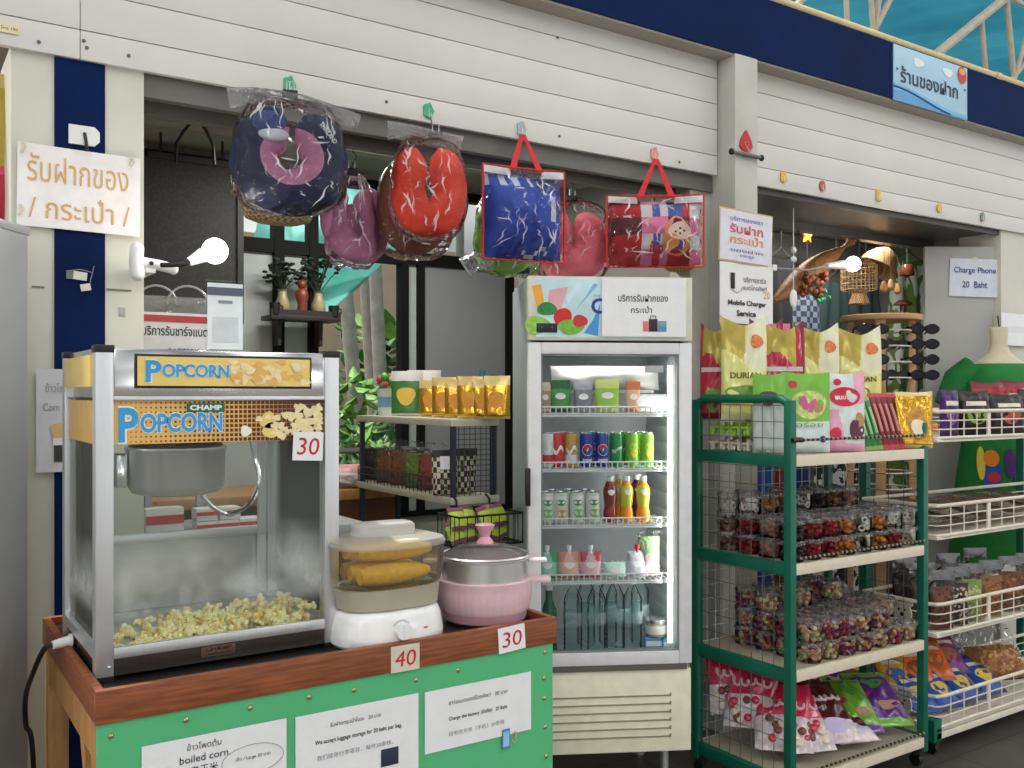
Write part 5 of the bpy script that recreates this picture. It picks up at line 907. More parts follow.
q = quad(-.005, -h*.40, .05, -h*.15, cm('cup_dark', 60, 56, 56, .5), o, 'cup_picture', -.003, sf); disc(o, cm('cup_popcorn', 210, 180, 110, .6), .02, -h*.12, .035, .03, sf, 'popcorn_picture', -.004, 14, .2); quad(-.008, -h*.24, .054, -h*.17, cm('cup_rim', 226, 226, 226, .5), o, 'cup_rim_picture', -.0045, sf)
# packs hung by the neighbouring opening
for k, (py, hh, c, c2, lab) in enumerate(((120, .30, (206, 176, 60), (236, 214, 130), 'gold snack pack hanging at the far edge beside the striped pillar'), (196, .20, (176, 30, 60), (214, 70, 110), 'crimson pack hanging below the gold pack beside the pillar'))):
    p = PY(-6, py, 3.42); t = thing('snack_pack', lab, 'snack pack', (p.x, 3.42, p.z-hh/2), -.1, 'packs hanging beside the pillar'); pouch('pouch', .16, hh, .05, lambda u, v: 1 if abs(u-.5) > .38 or v > .85 else 0, [cm('hp_%d' % k, *c, .3), cm('hpb_%d' % k, *c2, .3)], t, False); MB().tube([(0, 0, hh), (0, 0, 2.68-p.z+hh/2)], .002, 5).build('string', M_black, t)
# ================================================================== inside the drinks room
LT = mat('tube_glow', (1, 1, .96), .5, emit=7)
def tube_lamp(x0, x1, y, z, lab, e):
    t = thing('tube_lamp', lab, 'ceiling lamp', ((x0+x1)/2, y, z)); L = (x1-x0)/2
    MB().box2((-L-.03, -.035, .02), (L+.03, .035, .058), 0, .006).build('housing', M_white, t); MB().cyl((-L, 0, 0), (L, 0, 0), .016, n=12).build('tube', LT, t)
    for s in (-1, 1): MB().box2((s*L-.015, -.02, -.018), (s*L+.015, .02, .03), 0, .004).build('end_holder', M_white, t)
    l = bpy.data.lights.new('tube_light', 'AREA'); l.shape = 'RECTANGLE'; l.size = 2*L; l.size_y = .05; l.energy = e; l.color = (1, .98, .92); o = bpy.data.objects.new('tube_light', l); COL.objects.link(o); o.parent = t; o.location = (0, 0, -.03)
tube_lamp(1.5, 2.6, 3.95, 2.80, 'white tube lamp on the ceiling of the drinks room', 26)
tube_lamp(4.4, 5.6, 3.86, 2.83, 'added white tube lamp on the ceiling, put in to brighten the souvenir room', 24)  # added lamp without a known source, lights the clothes and walls
# small wall shelf with vases
c = PY(302, 319, 4.72); t = thing('wall_shelf', 'small dark wooden shelf on the window post, holding vases', 'shelf', c)
DK = cm('dark_wood', 36, 26, 22, .5); L = .19
MB().box2((-L, -.07, -.012), (L, .09, .012), 0, .003).build('board', DK, t); MB().box2((-L, -.07, .012), (L, -.06, .04)).build('front_lip', DK, t)
for s in (-.6, .6): MB().prism([(s*L-.012, -.012), (s*L+.012, -.012), (s*L+.008, -.14), (s*L-.008, -.14)], .02, .09).build('bracket', DK, t)
def vase(px, lab, seed, hp):
    p = PY(px, 315, 4.72); t = thing('flower_vase', lab, 'vase', (p.x, 4.715, c.z+.013), 0, 'vases on the small wall shelf'); rr = random.Random(seed)
    MB().lathe([(.0, .001), (.024, .0), (.036, .03), (.038, .06), (.024, .10), (.02, .125), (.028, .135), (.022, .134), (.0, .12)], 20).build('vase', cm('vase_ceramic', 150, 140, 104, .3), t); m = MB(); f = MB()
    for k in range(16):
        a = rr.uniform(0, 6.28); r = rr.uniform(.03, .13); tip = Vector((r*math.cos(a), r*.5*math.sin(a), .13+hp*rr.uniform(.35, 1))); m.tube([(0, 0, .12), tip*.6+Vector((0, 0, .06)), tip], .0025, 5)
        for q in range(4): f.ball(tip+Vector((rr.uniform(-.02, .02), rr.uniform(-.02, .02), rr.uniform(-.02, .02))), (.016, .012, .008), 0, 6, 4)
    m.build('stems', cm('stem_dark', 34, 44, 26, .6), t); f.build('leaves', cm('leaf_blackish', 26, 36, 24, .5), t)
vase(282, 'pale vase with dark sprigs on the small shelf, nearer the notice board', 4, .15); vase(318, 'pale vase with dark sprigs on the small shelf, nearer the tarpaulin', 8, .18)
p = PY(302, 315, 4.7); t = thing('figurine', 'rust brown figurine standing between the two vases', 'figurine', (p.x, 4.70, c.z+.013)); MB().lathe([(.0, .0), (.026, .0), (.03, .02), (.022, .06), (.034, .10), (.03, .13), (.014, .145)], 16).build('body', cm('figurine_rust', 120, 52, 30, .4), t); MB().ball((0, 0, .165), (.024, .024, .026)).build('head', cm('figurine_rust', 120, 52, 30, .4), t)
for px, lab in ((274, 'black mug at the end of the small shelf by the notice board'), (333, 'black mug at the end of the small shelf by the tarpaulin')):
    p = PY(px, 315, 4.68); t = thing('mug', lab, 'mug', (p.x, 4.67, c.z+.013), 0, 'mugs on the small wall shelf'); MB().lathe([(.0, .002), (.026, .0), (.028, .06), (.024, .06), (.024, .008), (.0, .008)], 18).build('cup', M_black, t); MB().tube([(.027, 0, .048), (.042, 0, .042), (.042, 0, .022), (.027, 0, .014)], .004, 6).build('handle', M_black, t)
# wooden desk under the window
t = thing('wooden_desk', 'wooden desk under the back window, seen beside the steamer', 'desk', (1.465, 4.58, 0)); MB().box2((-.735, -.25, 1.10), (.735, .25, 1.15), 0, .004).build('desk_top', WOODL, t); MB().box2((-.71, -.23, .1), (.71, -.2, 1.10)).build('front_panel', cm('desk_brown', 96, 58, 34, .5, n=.2), t)
for s in (-1, 1): MB().box2((s*.70-.03, -.22, 0), (s*.70+.03, .24, 1.1)).build('side_panel', cm('desk_brown', 96, 58, 34, .5, n=.2), t)
p = PY(352, 484, 4.4); t = thing('plastic_bag', 'crumpled white and blue plastic bag on the wooden desk', 'bag', (p.x, 4.42, 1.15), -.4); o, sf = pouch('bag', .22, .12, .14, lambda u, v: 1 if u < .25 and v < .6 else 2 if v > .7 else 0, [cm('bag_white', 206, 206, 206, .4, bump=.4), cm('bag_teal', 60, 140, 160, .4), cm('bag_pink', 200, 140, 140, .4)], t, False, 16, 12, .25, 9); MB().ball((.0, -.055, .055), (.03, .012, .02)).build('knot', cm('bag_white', 206, 206, 206, .4), t)
p = PY(375, 455, 4.5); t = thing('metal_tray', 'dark metal tray raised on legs over the wooden desk', 'tray', (p.x+.02, 4.62, 1.15)); MB().box2((-.30, -.14, .17), (.30, .14, .182), 0, .003).build('tray', cm('tray_dark', 70, 70, 68, .4), t)
for x in (-.28, .28):
    for y in (-.12, .12): MB().cyl((x, y, 0), (x, y, .172), .008, n=8).build('leg', M_steel, t)
# snack shelf beside the fridge
SX0, SX1, SYa, SYb = 1.955, 2.17, 3.37, 4.28; SOL = cm('shelf_olive', 186, 182, 160, .45)
t = thing('snack_shelf', 'narrow cream edged snack shelf inside the room, next to the fridge', 'shelf', (SX0, SYa, 0)); ss = t
for x in (0, SX1-SX0-.02):
    for y in (0, SYb-SYa-.02): MB().box2((x, y, 0), (x+.02, y+.02, 1.515)).build('post', cm('post_navy', 40, 46, 66, .5), t)
SHS = (1.52, 1.195, .86, .5, .15)
for z in SHS: MB().box2((-.012, -.012, z-.03), (SX1-SX0+.01, SYb-SYa+.01, z), 0, .003).build('shelf_board', SOL, t)
m = MB()
for z in (1.235, 1.27): m.tube([(-.008, -.005, z), (-.008, SYb-SYa, z)], .003, 5)
for k in range(26): y = (SYb-SYa)*k/25; m.tube([(-.008, y, 1.195), (-.008, y, 1.27)], .002, 5)
for k in range(14): z = 1.215+.022*k; m.tube([(-.0, -.006, z), (SX1-SX0, -.006, z)], .0018, 5)
for k in range(9): x = (SX1-SX0)*k/8; m.tube([(x, -.006, 1.2), (x, -.006, 1.51)], .0018, 5)
m.build('wire_guard', cm('guard_dark', 50, 54, 54, .5), t)
def shelf_pouch(px, X, z, w, h, cols, lab, grp, rz=-.9, stand=True, d=.06, name='snack_pouch', emb=None):
    p = PX(px, 405, X); t = thing(name, lab, 'snack pouch', (X, p.y, z+.002), rz, grp); o, sf = pouch('pouch', w, h, d, lambda u, v: 1 if v > .80 or v < .08 else 0, cols, t, stand, seed=px)
    if emb: disc(o, emb, 0, h*.45, w*.3, h*.2, sf, 'printed_mark', -.0015, 18, .1)
    return t, o, sf
GO, GO2 = mat('gold_foil', srgb(214, 164, 62), .22, .85, n=.25, sc=14, bump=.5, bsc=12), cm('gold_pale', 240, 214, 140, .3, metal=.3)
for k, (px, lab) in enumerate(((431, 'gold foil pouch on top of the snack shelf, beside the mango pouch'), (444, 'gold foil pouch on the snack shelf, second from the mango pouch'), (457, 'gold foil pouch on the snack shelf, third from the mango pouch'), (470, 'gold foil pouch on the snack shelf, fourth from the mango pouch'), (484, 'gold foil pouch on the snack shelf, fifth from the mango pouch'), (497, 'gold foil pouch on the snack shelf touching the fridge'))): shelf_pouch(px, 2.06 if k < 4 else 2.10, 1.52, .11, .165+.012*(k % 2), [GO, GO2], lab, 'gold pouches on the snack shelf', -.75, emb=cm('gold_mango', 226, 150, 30, .35))
t, o, sf = shelf_pouch(407, 2.04, 1.52, .15, .21, [cm('mango_green', 60, 120, 50, .35), cm('mango_white', 226, 220, 220, .35)], 'green and white mango pouch at the far end of the snack shelf', None, -.7, emb=cm('mango_yellow', 230, 190, 60, .35))
t, o, sf = shelf_pouch(424, 2.12, 1.52, .16, .215, [cm('pinkpack', 222, 150, 170, .35), cm('mango_white', 226, 220, 220, .35)], 'pale pink and white pouch behind the mango pouch on the snack shelf', None, -.6)
p = PX(386, 410, 2.02); t = thing('snack_tub', 'tall white and green snack tub at the window end of the snack shelf', 'tub', (2.02, p.y, 1.521)); MB().lathe([(.0, .0), (.036, .0), (.044, .13), (.04, .13), (.0, .12)], 22).build('cup', cm('tub_pale', 206, 214, 200, .4), t); MB().lathe([(.0385, .04), (.042, .09)], 22).build('label', cm('tub_label', 120, 170, 190, .4), t); m = MB(); rr = random.Random(3)
for k in range(9): a = rr.uniform(0, 6.28); m.ball((.028*math.cos(a), .028*math.sin(a), .14+.05*rr.random()), (.022, .02, .025), k % 2, 8, 6)
m.build('packets', [cm('tub_green', 70, 150, 60, .4), cm('tub_red', 190, 60, 60, .4)], t)
p = PX(482, 380, 2.13); t = thing('teal_bottle', 'teal capped bottle standing behind the gold pouches', 'bottle', (2.145, p.y+.02, 1.521)); MB().lathe([(.0, 0), (.02, 0), (.02, .14), (.012, .17)], 16).build('body', cm('bottle_dark', 60, 70, 60, .3), t); MB().lathe([(.015, .165), (.015, .205), (.0, .206)], 16).build('cap', cm('cap_teal', 30, 120, 130, .4), t)
CHIP = [cm('chips_brown', 130, 84, 50, .6, n=.3, sc=60), cm('chips_green', 110, 140, 60, .6, n=.3, sc=60), cm('chips_dark', 60, 50, 40, .6, n=.4, sc=60), cm('chips_red', 150, 60, 60, .6, n=.3, sc=60)]
def clear_pack(name, lab, loc, rz, w, h, d, content, grp, seed, fill=.62, header=None, rx=0., kern=26, ks=.014, film_=None):
    t = thing(name, lab, 'snack bag', loc, rz, grp); t.rotation_euler = (rx, 0, rz); rr = random.Random(seed); m = MB()
    c1, s1 = pouch('contents', w*.88, h*fill, d*.86, lambda u, v: 0, [content[0]], t, False, 16, 16, .12, seed)
    for k in range(kern):
        u, v = rr.uniform(-.40, .40), rr.uniform(.07, .93); X_, Z_ = u*w*.88, v*h*fill; m.ball((X_, s1(X_, Z_)+ks*.25, Z_), (ks*rr.uniform(.6, 1), ks*.4, ks*rr.uniform(.5, .9)), rr.randrange(len(content)), 6, 4, Matrix.Rotation(rr.uniform(0, 3), 3, 'Y'))
    tag(m.build('loose_pieces', content, c1), None, None, kind='stuff'); o, sf = pouch('film', w, h, d, (lambda u, v: 1 if v > .84 else 0) if header else (lambda u, v: 0), [film_ or G_bag, header or G_bag], t, seed=seed); return t
for k, (px, ci, lab) in enumerate(((372, 2, 'clear bag of dark dried snacks, window end of the second snack shelf'), (389, 0, 'clear bag of brown chips, second from the window on the snack shelf'), (403, 0, 'clear bag of brown chips, third from the window on the snack shelf'), (419, 1, 'clear bag of green chips in the middle of the second snack shelf'), (432, 3, 'clear bag of red and green chips beside the striped packs'))):
    p = PX(px, 470, 2.03); clear_pack('snack_bag', lab, (2.03, p.y, 1.197), -.9, .15, .21, .06, [CHIP[ci], CHIP[(ci+(k == 4))%4]], 'clear bags on the second snack shelf', k+40, .75, kern=40)
STR = weave('striped_pack', srgb(206, 196, 170), srgb(30, 28, 28), 70, 42, .35)
for k, (px, lab) in enumerate(((449, 'dark striped pack with white tag, first in the wire guard of the snack shelf'), (467, 'dark striped pack in the middle of the wire guard of the snack shelf'), (485, 'dark striped pack in the wire guard, nearest the fridge'))):
    p = PY(px, 470, 3.42+.02*k); X = min(p.x, 2.12); t = thing('striped_pack', lab, 'snack pack', (X, 3.47+.03*k, 1.197), -.35, 'striped packs on the snack shelf'); o, sf = pouch('pouch', .095, .19, .05, lambda u, v: 1 if v > .82 else 0, [STR, M_black], t)
    if k == 0: quad(-.015, .11, .03, .165, M_paper, o, 'tag', -.004, sf)
# black wire basket of lime packets hooked on the shelf end
c = PY(470, 540, 3.27); t = thing('wire_basket', 'black wire basket hooked on the end of the snack shelf', 'basket', (2.02, 3.255, 1.02)); W2, D2 = .15, .085
m = MB(); m.tube([(-W2, -D2, .12), (W2, -D2, .12), (W2, D2, .12), (-W2, D2, .12)], .005, 6, closed=True); m.tube([(-W2, -D2, 0), (W2, -D2, 0), (W2, D2, 0), (-W2, D2, 0)], .005, 6, closed=True); m.build('rim', M_black, t); m = MB()
for k in range(9): x = -W2+2*W2*k/8; m.tube([(x, -D2, .12), (x, -D2, 0), (x, D2, 0), (x, D2, .12)], .0025, 5)
for k in range(6): y = -D2+2*D2*k/5; m.tube([(-W2, y, .12), (-W2, y, 0), (W2, y, 0), (W2, y, .12)], .0025, 5)
m.build('wire_mesh', M_black, t)
for x in (-.06, .1): MB().tube([(x, D2, .12), (x, D2+.004, .165), (x, D2+.03, .18), (x, D2+.035, .178)], .005, 6).build('hanger', M_black, t)
for k in range(8):
    lab = 'lime packet in the black wire basket, %s' % ('bottom at the counter end', 'bottom second along', 'bottom third along', 'bottom at the fridge end', 'top at the counter end', 'top near the middle', 'top beside the middle one', 'top at the fridge end')[k]
    o, sf = pouch('lime_packet', .075, .10, .034, lambda u, v: 1 if v > .8 or v < .15 else 0, [cm('lime_wrap', 176, 200, 60, .35), cm('lime_dark', 120, 70, 90, .4)], None, False, seed=k); tag(o, lab, 'snack packet', 'lime packets in the wire basket'); o.location = (2.02-.112+.075*(k % 4), 3.225+.03*(k % 2), .1*0+1.03+(.05 if k > 3 else .0)); o.rotation_euler = (-.5, .2*(k % 3-1), .3*(k % 2))
# ================================================================== green wire rack
RX, RY, RW, RD = 2.885, 2.40, .90, .53
t = thing('display_rack', 'green wire display rack on casters with cream edged shelves, beside the fridge', 'display rack', (RX, RY, 0)); rk = t; ps = .034
LV = (1.386, .968, .557, .135)
for x, y, zt in ((0, 0, 1.60), (0, RD-ps, 1.60), (RW-ps, 0, 1.50), (RW-ps, RD-ps, 1.50)): MB().box2((x, y, .07), (x+ps, y+ps, zt), 0, .003).build('post', M_green, t)
MB().tube([(.017, .017, 1.56), (.017, .03, 1.59), (.017, .06, 1.605), (.017, RD-.06, 1.605), (.017, RD-.03, 1.59), (.017, RD-.017, 1.56)], .018, 10).build('end_bar', M_green, t)
EDGE = cm('edge_cream', 222, 212, 190, .45)
for i, z in enumerate(LV):
    s = MB().box2((ps, .008, z-.04), (RW-ps, RD-.01, z-.028)).box2((ps, .008, z-.012), (RW-ps, RD-.01, z)).build('shelf', cm('shelf_beige', 176, 166, 146, .5), t)
    MB().box2((ps, -.002, z-.042), (RW-ps, .014, z+.001), 0, .002).build('front_edge', EDGE, s); MB().box2((ps, RD-.014, z-.042), (RW-ps, RD, z)).build('back_edge', EDGE, s)
    for x in (0.002, RW-.032): MB().box2((x, ps, z-.045), (x+.03, RD-ps, z+.002), 0, .002).build('side_rail', M_green, s)
    if i != 2:
        m = MB(); N = 60
        for k in range(N): m.ball((ps+(RW-2*ps)*(k+.5)/N, -.004, z+(.06 if i == 0 else .022)+.0*k), (.0062, .0062, .0062), k % 2, 6, 4)
        m.tube([(ps, -.004, z+(.06 if i == 0 else .022)), (RW-ps, -.004, z+(.06 if i == 0 else .022))], .0025, 5); m.build('bead_cord', [M_dark, cm('cord_tan', 150, 140, 110, .5)], s)
def mesh_panel(name, P, U, V, nu, nv, m_, r=.0017):
    m = MB(); P, U, V = Vector(P), Vector(U), Vector(V)
    for k in range(nu+1): m.tube([P+U*(k/nu), P+U*(k/nu)+V], r, 5)
    for k in range(nv+1): m.tube([P+V*(k/nv), P+V*(k/nv)+U], r, 5)
    return m.build(name, m_, t)
for z0, z1, n in ((LV[3], LV[2]-.05, 5), (LV[2], LV[1]-.05, 5), (LV[1], LV[0]-.05, 5), (LV[0], 1.58, 3)):
    mesh_panel('side_mesh', (.012, ps, z0), (0, RD-2*ps, 0), (0, 0, z1-z0), 8, n, M_wire)
    if n == 5: mesh_panel('side_mesh', (RW-.012, ps, z0), (0, RD-2*ps, 0), (0, 0, z1-z0), 6, n, M_wire); mesh_panel('back_mesh', (ps, RD-.006, z0), (RW-2*ps, 0, 0), (0, 0, z1-z0), 16, n+1, M_wirew)
m = MB(); m.tube([(ps-.03, -.004, LV[0]+.06), (ps, -.008, LV[0]+.062), (ps+.03, -.004, LV[0]+.06)], .01, 8); m.build('cord_knot', M_black, t)
def caster(par, x, y, h=.075):
    o = MB().box2((x-.018, y-.02, h*.62), (x+.018, y+.02, h), 0, .003).build('caster', M_dark, par); MB().cyl((x-.011, y+.01, h*.36), (x+.011, y+.01, h*.36), h*.36, n=18).build('wheel', M_black, o)
for x in (.03, RW-.03):
    for y in (.03, RD-.03): caster(t, x, y)
def rp(px, Y, z): p = PY(px, 450, Y); return Vector((p.x, Y, z))
# egg trays
EGG, EGC = cm('tray_green', 150, 190, 66, .7), cm('tray_cream', 206, 196, 176, .8)
for k, (c, lab, z) in enumerate(((EGC, 'cream egg tray at the bottom, on the end of the top rack shelf', LV[0]+.002), (EGG, 'lime green egg tray stacked on the cream one, under the durian pouches', LV[0]+.066))):
    t = thing('egg_tray', lab, 'egg tray', (RX+.145, RY+.30, z), 0, 'egg trays on the rack')
    def eg(u, v): return Vector(((u-.5)*.20, (v-.5)*.34, .03+.026*math.sin(u*PI*2*4-.5*PI)*math.sin(v*PI*2*6-.5*PI)))
    MB().grid(48, 60, eg).grid(48, 60, lambda u, v: eg(u, v)+Vector((0, 0, -.004))).build('tray', c, t, fixn=False); MB().tube([(-.1, -.17, .032), (.1, -.17, .032), (.1, .17, .032), (-.1, .17, .032)], .006, 6, closed=True).build('rim', c, t)
    m = MB()
    for a in range(7): m.tube([(-.101, -.15+.05*a, .004), (-.101, -.15+.05*a, .03)], .010, 6)
    for a in range(5): m.tube([(-.08+.04*a, -.171, .004), (-.08+.04*a, -.171, .03)], .010, 6)
    m.build('side_ribs', c, t)
t = thing('cardboard_box', 'low cardboard box under the tall durian pouches on the rack', 'box', (RX+.56, RY+.385, LV[0]+.001)); MB().box2((-.28, -.10, 0), (.28, .10, .125), 0, .002).build('carton', cm('cardboard', 170, 132, 90, .8), t); MB().box2((-.28, -.025, .1255), (.28, .025, .1265)).build('tape_strip', cm('package_tape', 214, 208, 190, .3), t)
YD, YP, YW = cm('durian_yellow', 226, 220, 132, .2, n=.08, bump=.3, bsc=9, coat=.5), cm('durian_pale', 226, 224, 190, .28), cm('durian_gold', 186, 166, 78, .28, metal=.3)
RDp, RDd = cm('durian_red', 184, 16, 52, .2, bump=.3, bsc=9, coat=.5), cm('durian_maroon', 130, 14, 44, .28); DGR = cm('durian_green', 110, 150, 50, .35, n=.3, sc=60); DOR = cm('durian_bowl', 214, 120, 60, .35, n=.4, sc=80)
def durian(lab, loc, rz, red, w=.195, h=.40):
    t = thing('snack_pouch', lab, 'snack pouch', loc, rz, 'durian pouches on the rack')
    if red: mis = lambda u, v: 1 if v > .62+.12*math.sin(u*5) and .12 < u < .78 else 2 if v < .06 or v > .97 or u > .92 else 0; mm = [RDp, YW, RDd]
    else: mis = lambda u, v: 1 if (v > .60+.10*math.cos(u*4) and u > .52+.25*(v-.8)) or v < .05 else 2 if v > .62+.10*math.cos(u*4) and u < .5 else 0; mm = [YD, YP, YW]
    o, sf = pouch('pouch', w, h, .09, mis, mm, t, True, 44, 52, .12, len(lab), .12)
    if red: disc(o, DGR, -.0, h*.22, w*.28, h*.13, sf, 'durian_picture', -.0015, 22, .15); quad(-w*.42, h*.52, w*.42, h*.57, cm('label_silver', 206, 196, 190, .3), o, 'label_strip', -.0015, sf, 8)
    else:
        disc(o, DOR, w*.26, h*.80, w*.15, h*.07, sf, 'bowl_picture', -.0015, 20, .08); disc(o, DGR, -w*.1, h*.27, w*.3, h*.085, sf, 'durian_picture', -.0015, 22, .16); disc(o, cm('durian_flesh', 232, 220, 120, .35), w*.12, h*.17, w*.28, h*.10, sf, 'flesh_picture', -.002, 22, .1)
        text('DURIAN', cm('durian_ink', 96, 84, 30, .5), o, 0, h*.45, -.004, w=w*.66, h=h*.062, surf=sf, bold=.02)
    return t
zb = LV[0]+.128
durian('tall red durian pouch turned sideways at the fridge end of the rack', rp(715, 2.865, zb+.004), -1.0, True, .13, .385); durian('tall yellow durian pouch standing on the egg trays, beside the sideways red pouch', rp(744, 2.72, zb+.005), -.62, False, .19, .405)
durian('tall red durian pouch between two yellow durian pouches on the rack', rp(783, 2.74, zb), -.62, True, .19, .40); durian('tall yellow durian pouch behind the pink and white front pouch', rp(818, 2.73, zb), -.62, False, .19, .40); durian('tall yellow durian pouch nearest the sunglasses stand', rp(859, 2.74, zb), -.62, False, .21, .40)
durian('red durian pouch half hidden behind the yellow pouch on the egg trays', rp(767, 2.86, zb+.005), -.62, True, .15, .415)
FG, FW2, FPk, FRd = cm('front_green', 120, 186, 60, .3, bump=.15, bsc=10), cm('front_white', 214, 222, 220, .3), cm('front_pink', 232, 168, 196, .3), cm('front_red', 206, 30, 60, .3)
def front_pouch(lab, px, Y, w, h, mats_, mis, rz=-.5):
    t = thing('snack_pouch', lab, 'snack pouch', rp(px, Y, LV[0]+.002), rz, 'front pouches on the top rack shelf'); o, sf = pouch('pouch', w, h, .08, mis, mats_, t, True, 40, 46, .10, px, .025); return t, o, sf
t, o, sf = front_pouch('narrow green and silver snack pouch by the rounded rack corner', 769, 2.56, .13, .315, [FG, cm('front_silver', 190, 200, 196, .3)], lambda u, v: 1 if v < .62 else 0, -1.0); disc(o, cm('pic_purple', 120, 50, 90, .4), 0, .22, .035, .03, sf, 'fruit_picture', -.0015, 16, .12)
t, o, sf = front_pouch('green topped white snack pouch with a fruit plate picture, front of the rack', 806, 2.50, .20, .32, [FG, FW2], lambda u, v: 1 if v < .40 else 0); disc(o, cm('pic_plate', 196, 206, 120, .4, n=.3, sc=50), .005, .195, .072, .058, sf, 'plate_picture', -.0015, 24, .05); disc(o, cm('pic_pink', 200, 90, 140, .4), .0, .20, .034, .034, sf, 'fruit_picture', -.002, 18, .1); disc(o, cm('pic_nut', 180, 140, 90, .4), .04, .18, .02, .02, sf, 'nut_picture', -.0022, 14, .1); text('อร่อย', cm('pic_greenink', 90, 160, 80, .4), o, .0, .115, -.005, w=.11, h=.022, surf=sf); disc(o, M_blueink, .055, .055, .014, .014, sf, 'round_seal', -.0018, 16); disc(o, cm('pic_logo', 200, 50, 60, .4), -.06, .275, .018, .015, sf, 'printed_mark', -.0018, 16)
t, o, sf = front_pouch('pink and white snack pouch with a red oval, front of the rack', 843, 2.46, .185, .32, [FW2, FPk], lambda u, v: 1 if (v > .6 and u > .72) or (v < .55 and u < .35+.3*(.5-v)) or v < .1 else 0); disc(o, FRd, .0, .225, .065, .04, sf, 'red_oval', -.0015, 24); text('ขนมไทย', M_white, o, 0, .225, -.006, w=.09, h=.022, surf=sf, bold=.03); disc(o, cm('pic_mangosteen', 96, 34, 60, .4), .045, .09, .035, .04, sf, 'fruit_picture', -.0015, 18, .1); disc(o, FRd, -.045, .075, .024, .026, sf, 'round_seal', -.0016, 18, .06); disc(o, cm('pic_nut', 180, 140, 90, .4), .06, .13, .024, .03, sf, 'nut_picture', -.0018, 14, .1); disc(o, FRd, -.03, .285, .016, .014, sf, 'printed_mark', -.0016, 16)
# slim sticks leaning side by side
for k in range(8):
    red = k >= 3; lab = ('slim green snack stick leaning beside the pink pouch, %s of three' % ('first', 'second', 'third')[k]) if not red else ('slim dark red snack stick leaning on the rack, %s of five' % ('first', 'second', 'third', 'fourth', 'fifth')[k-3])
    p = rp(864+k*5.6, 2.47, LV[0]+.004); p.y = 2.445; t = thing('snack_stick', lab, 'snack stick', p, -.35, 'slim snack sticks leaning on the rack'); t.rotation_euler = (-.30, -.12, -.35); L = .20+.05*min(1, k/3)
    o, sf = pouch('wrapper', .03, L, .022, lambda u, v: 1 if v < .1 or v > .94 else 0, [cm('stick_red', 128, 20, 34, .35) if red else cm('stick_green', 30, 120, 60, .35), cm('stick_end', 196, 60, 60, .4) if red else cm('stick_endg', 140, 180, 90, .4)], t, False, 6, 14, .03, k); quad(-.006, L*.3, .006, L*.8, cm('stick_pale', 196, 130, 120, .4) if red else cm('stick_paleg', 150, 190, 140, .4), o, 'printed_strip', -.0015, sf, 6)
t, o, sf = front_pouch('gold foil pouch with cream window at the corner of the top rack shelf', 914, 2.445, .17, .245, [GO, cm('gold_cream', 226, 206, 150, .3), cm('gold_snack', 196, 140, 60, .5, n=.3, sc=60)], lambda u, v: 1 if v > .93 or v < .06 else 2 if (u-.5)**2*5+(v-.45)**2*4 < .35 else 0); disc(o, cm('gold_white', 240, 226, 190, .35), 0, .09, .03, .04, sf, 'printed_mark', -.0016, 16, .1)
t = thing('snack_pouch', 'bright pink small pouch peeking up behind the red durian pouch', 'snack pouch', rp(779, 2.875, zb), -.6, None); o, sf = pouch('pouch', .10, .43, .03, lambda u, v: 1 if v > .9 else 0, [cm('peek_pink', 222, 60, 130, .35), cm('peek_pale', 240, 130, 170, .35)], t); disc(o, cm('peek_orange', 226, 140, 90, .4), .01, .37, .022, .03, sf)
# clear tubs of sweets
def tub_proto(kind, cols, ring=False, ks=.013, seed=0, n=34):
    t = thing('sweet_tub', 'x', 'tub', (0, 0, 0), 0, 'x'); rr = random.Random(seed)
    MB().lathe([(.0, .002), (.044, .0), (.047, .006), (.049, .066), (.05, .07), (.047, .07)], 22).build('tub', G_tub, t)
    lid = MB().lathe([(.0515, .064), (.052, .076), (.049, .080), (.046, .077), (.0, .077)], 22).build('lid', clear('tub_lid', (.93, .93, .93), .3, .12, haze=.10, hazec=(.8, .8, .8)), t)
    m = MB()
    if ring:
        for k in range(12):
            a, z = rr.uniform(0, 6.28), .012+.045*rr.random(); c = Vector((.034*math.cos(a), .034*math.sin(a), z)); u = Vector((-math.sin(a), math.cos(a), rr.uniform(-.3, .3))).normalized(); w = Vector((0, 0, 1)); m.tube([c+(u*math.cos(q)+w*math.sin(q))*.011 for q in [2*PI*j/10 for j in range(10)]], .0045, 5, closed=True)
    else:
        for k in range(n): a, r = rr.uniform(0, 6.28), .040*rr.random()**.35; m.ball((r*math.cos(a), r*math.sin(a), .010+.045*rr.random()), (ks*rr.uniform(.8, 1.1), ks*rr.uniform(.7, 1), ks*rr.uniform(.7, 1)), rr.randrange(len(cols)), 7, 5)
    m.build('sweets', cols, t); return t
C_ = lambda n, *c: cm(n, *c, .4, n=.15, sc=80)
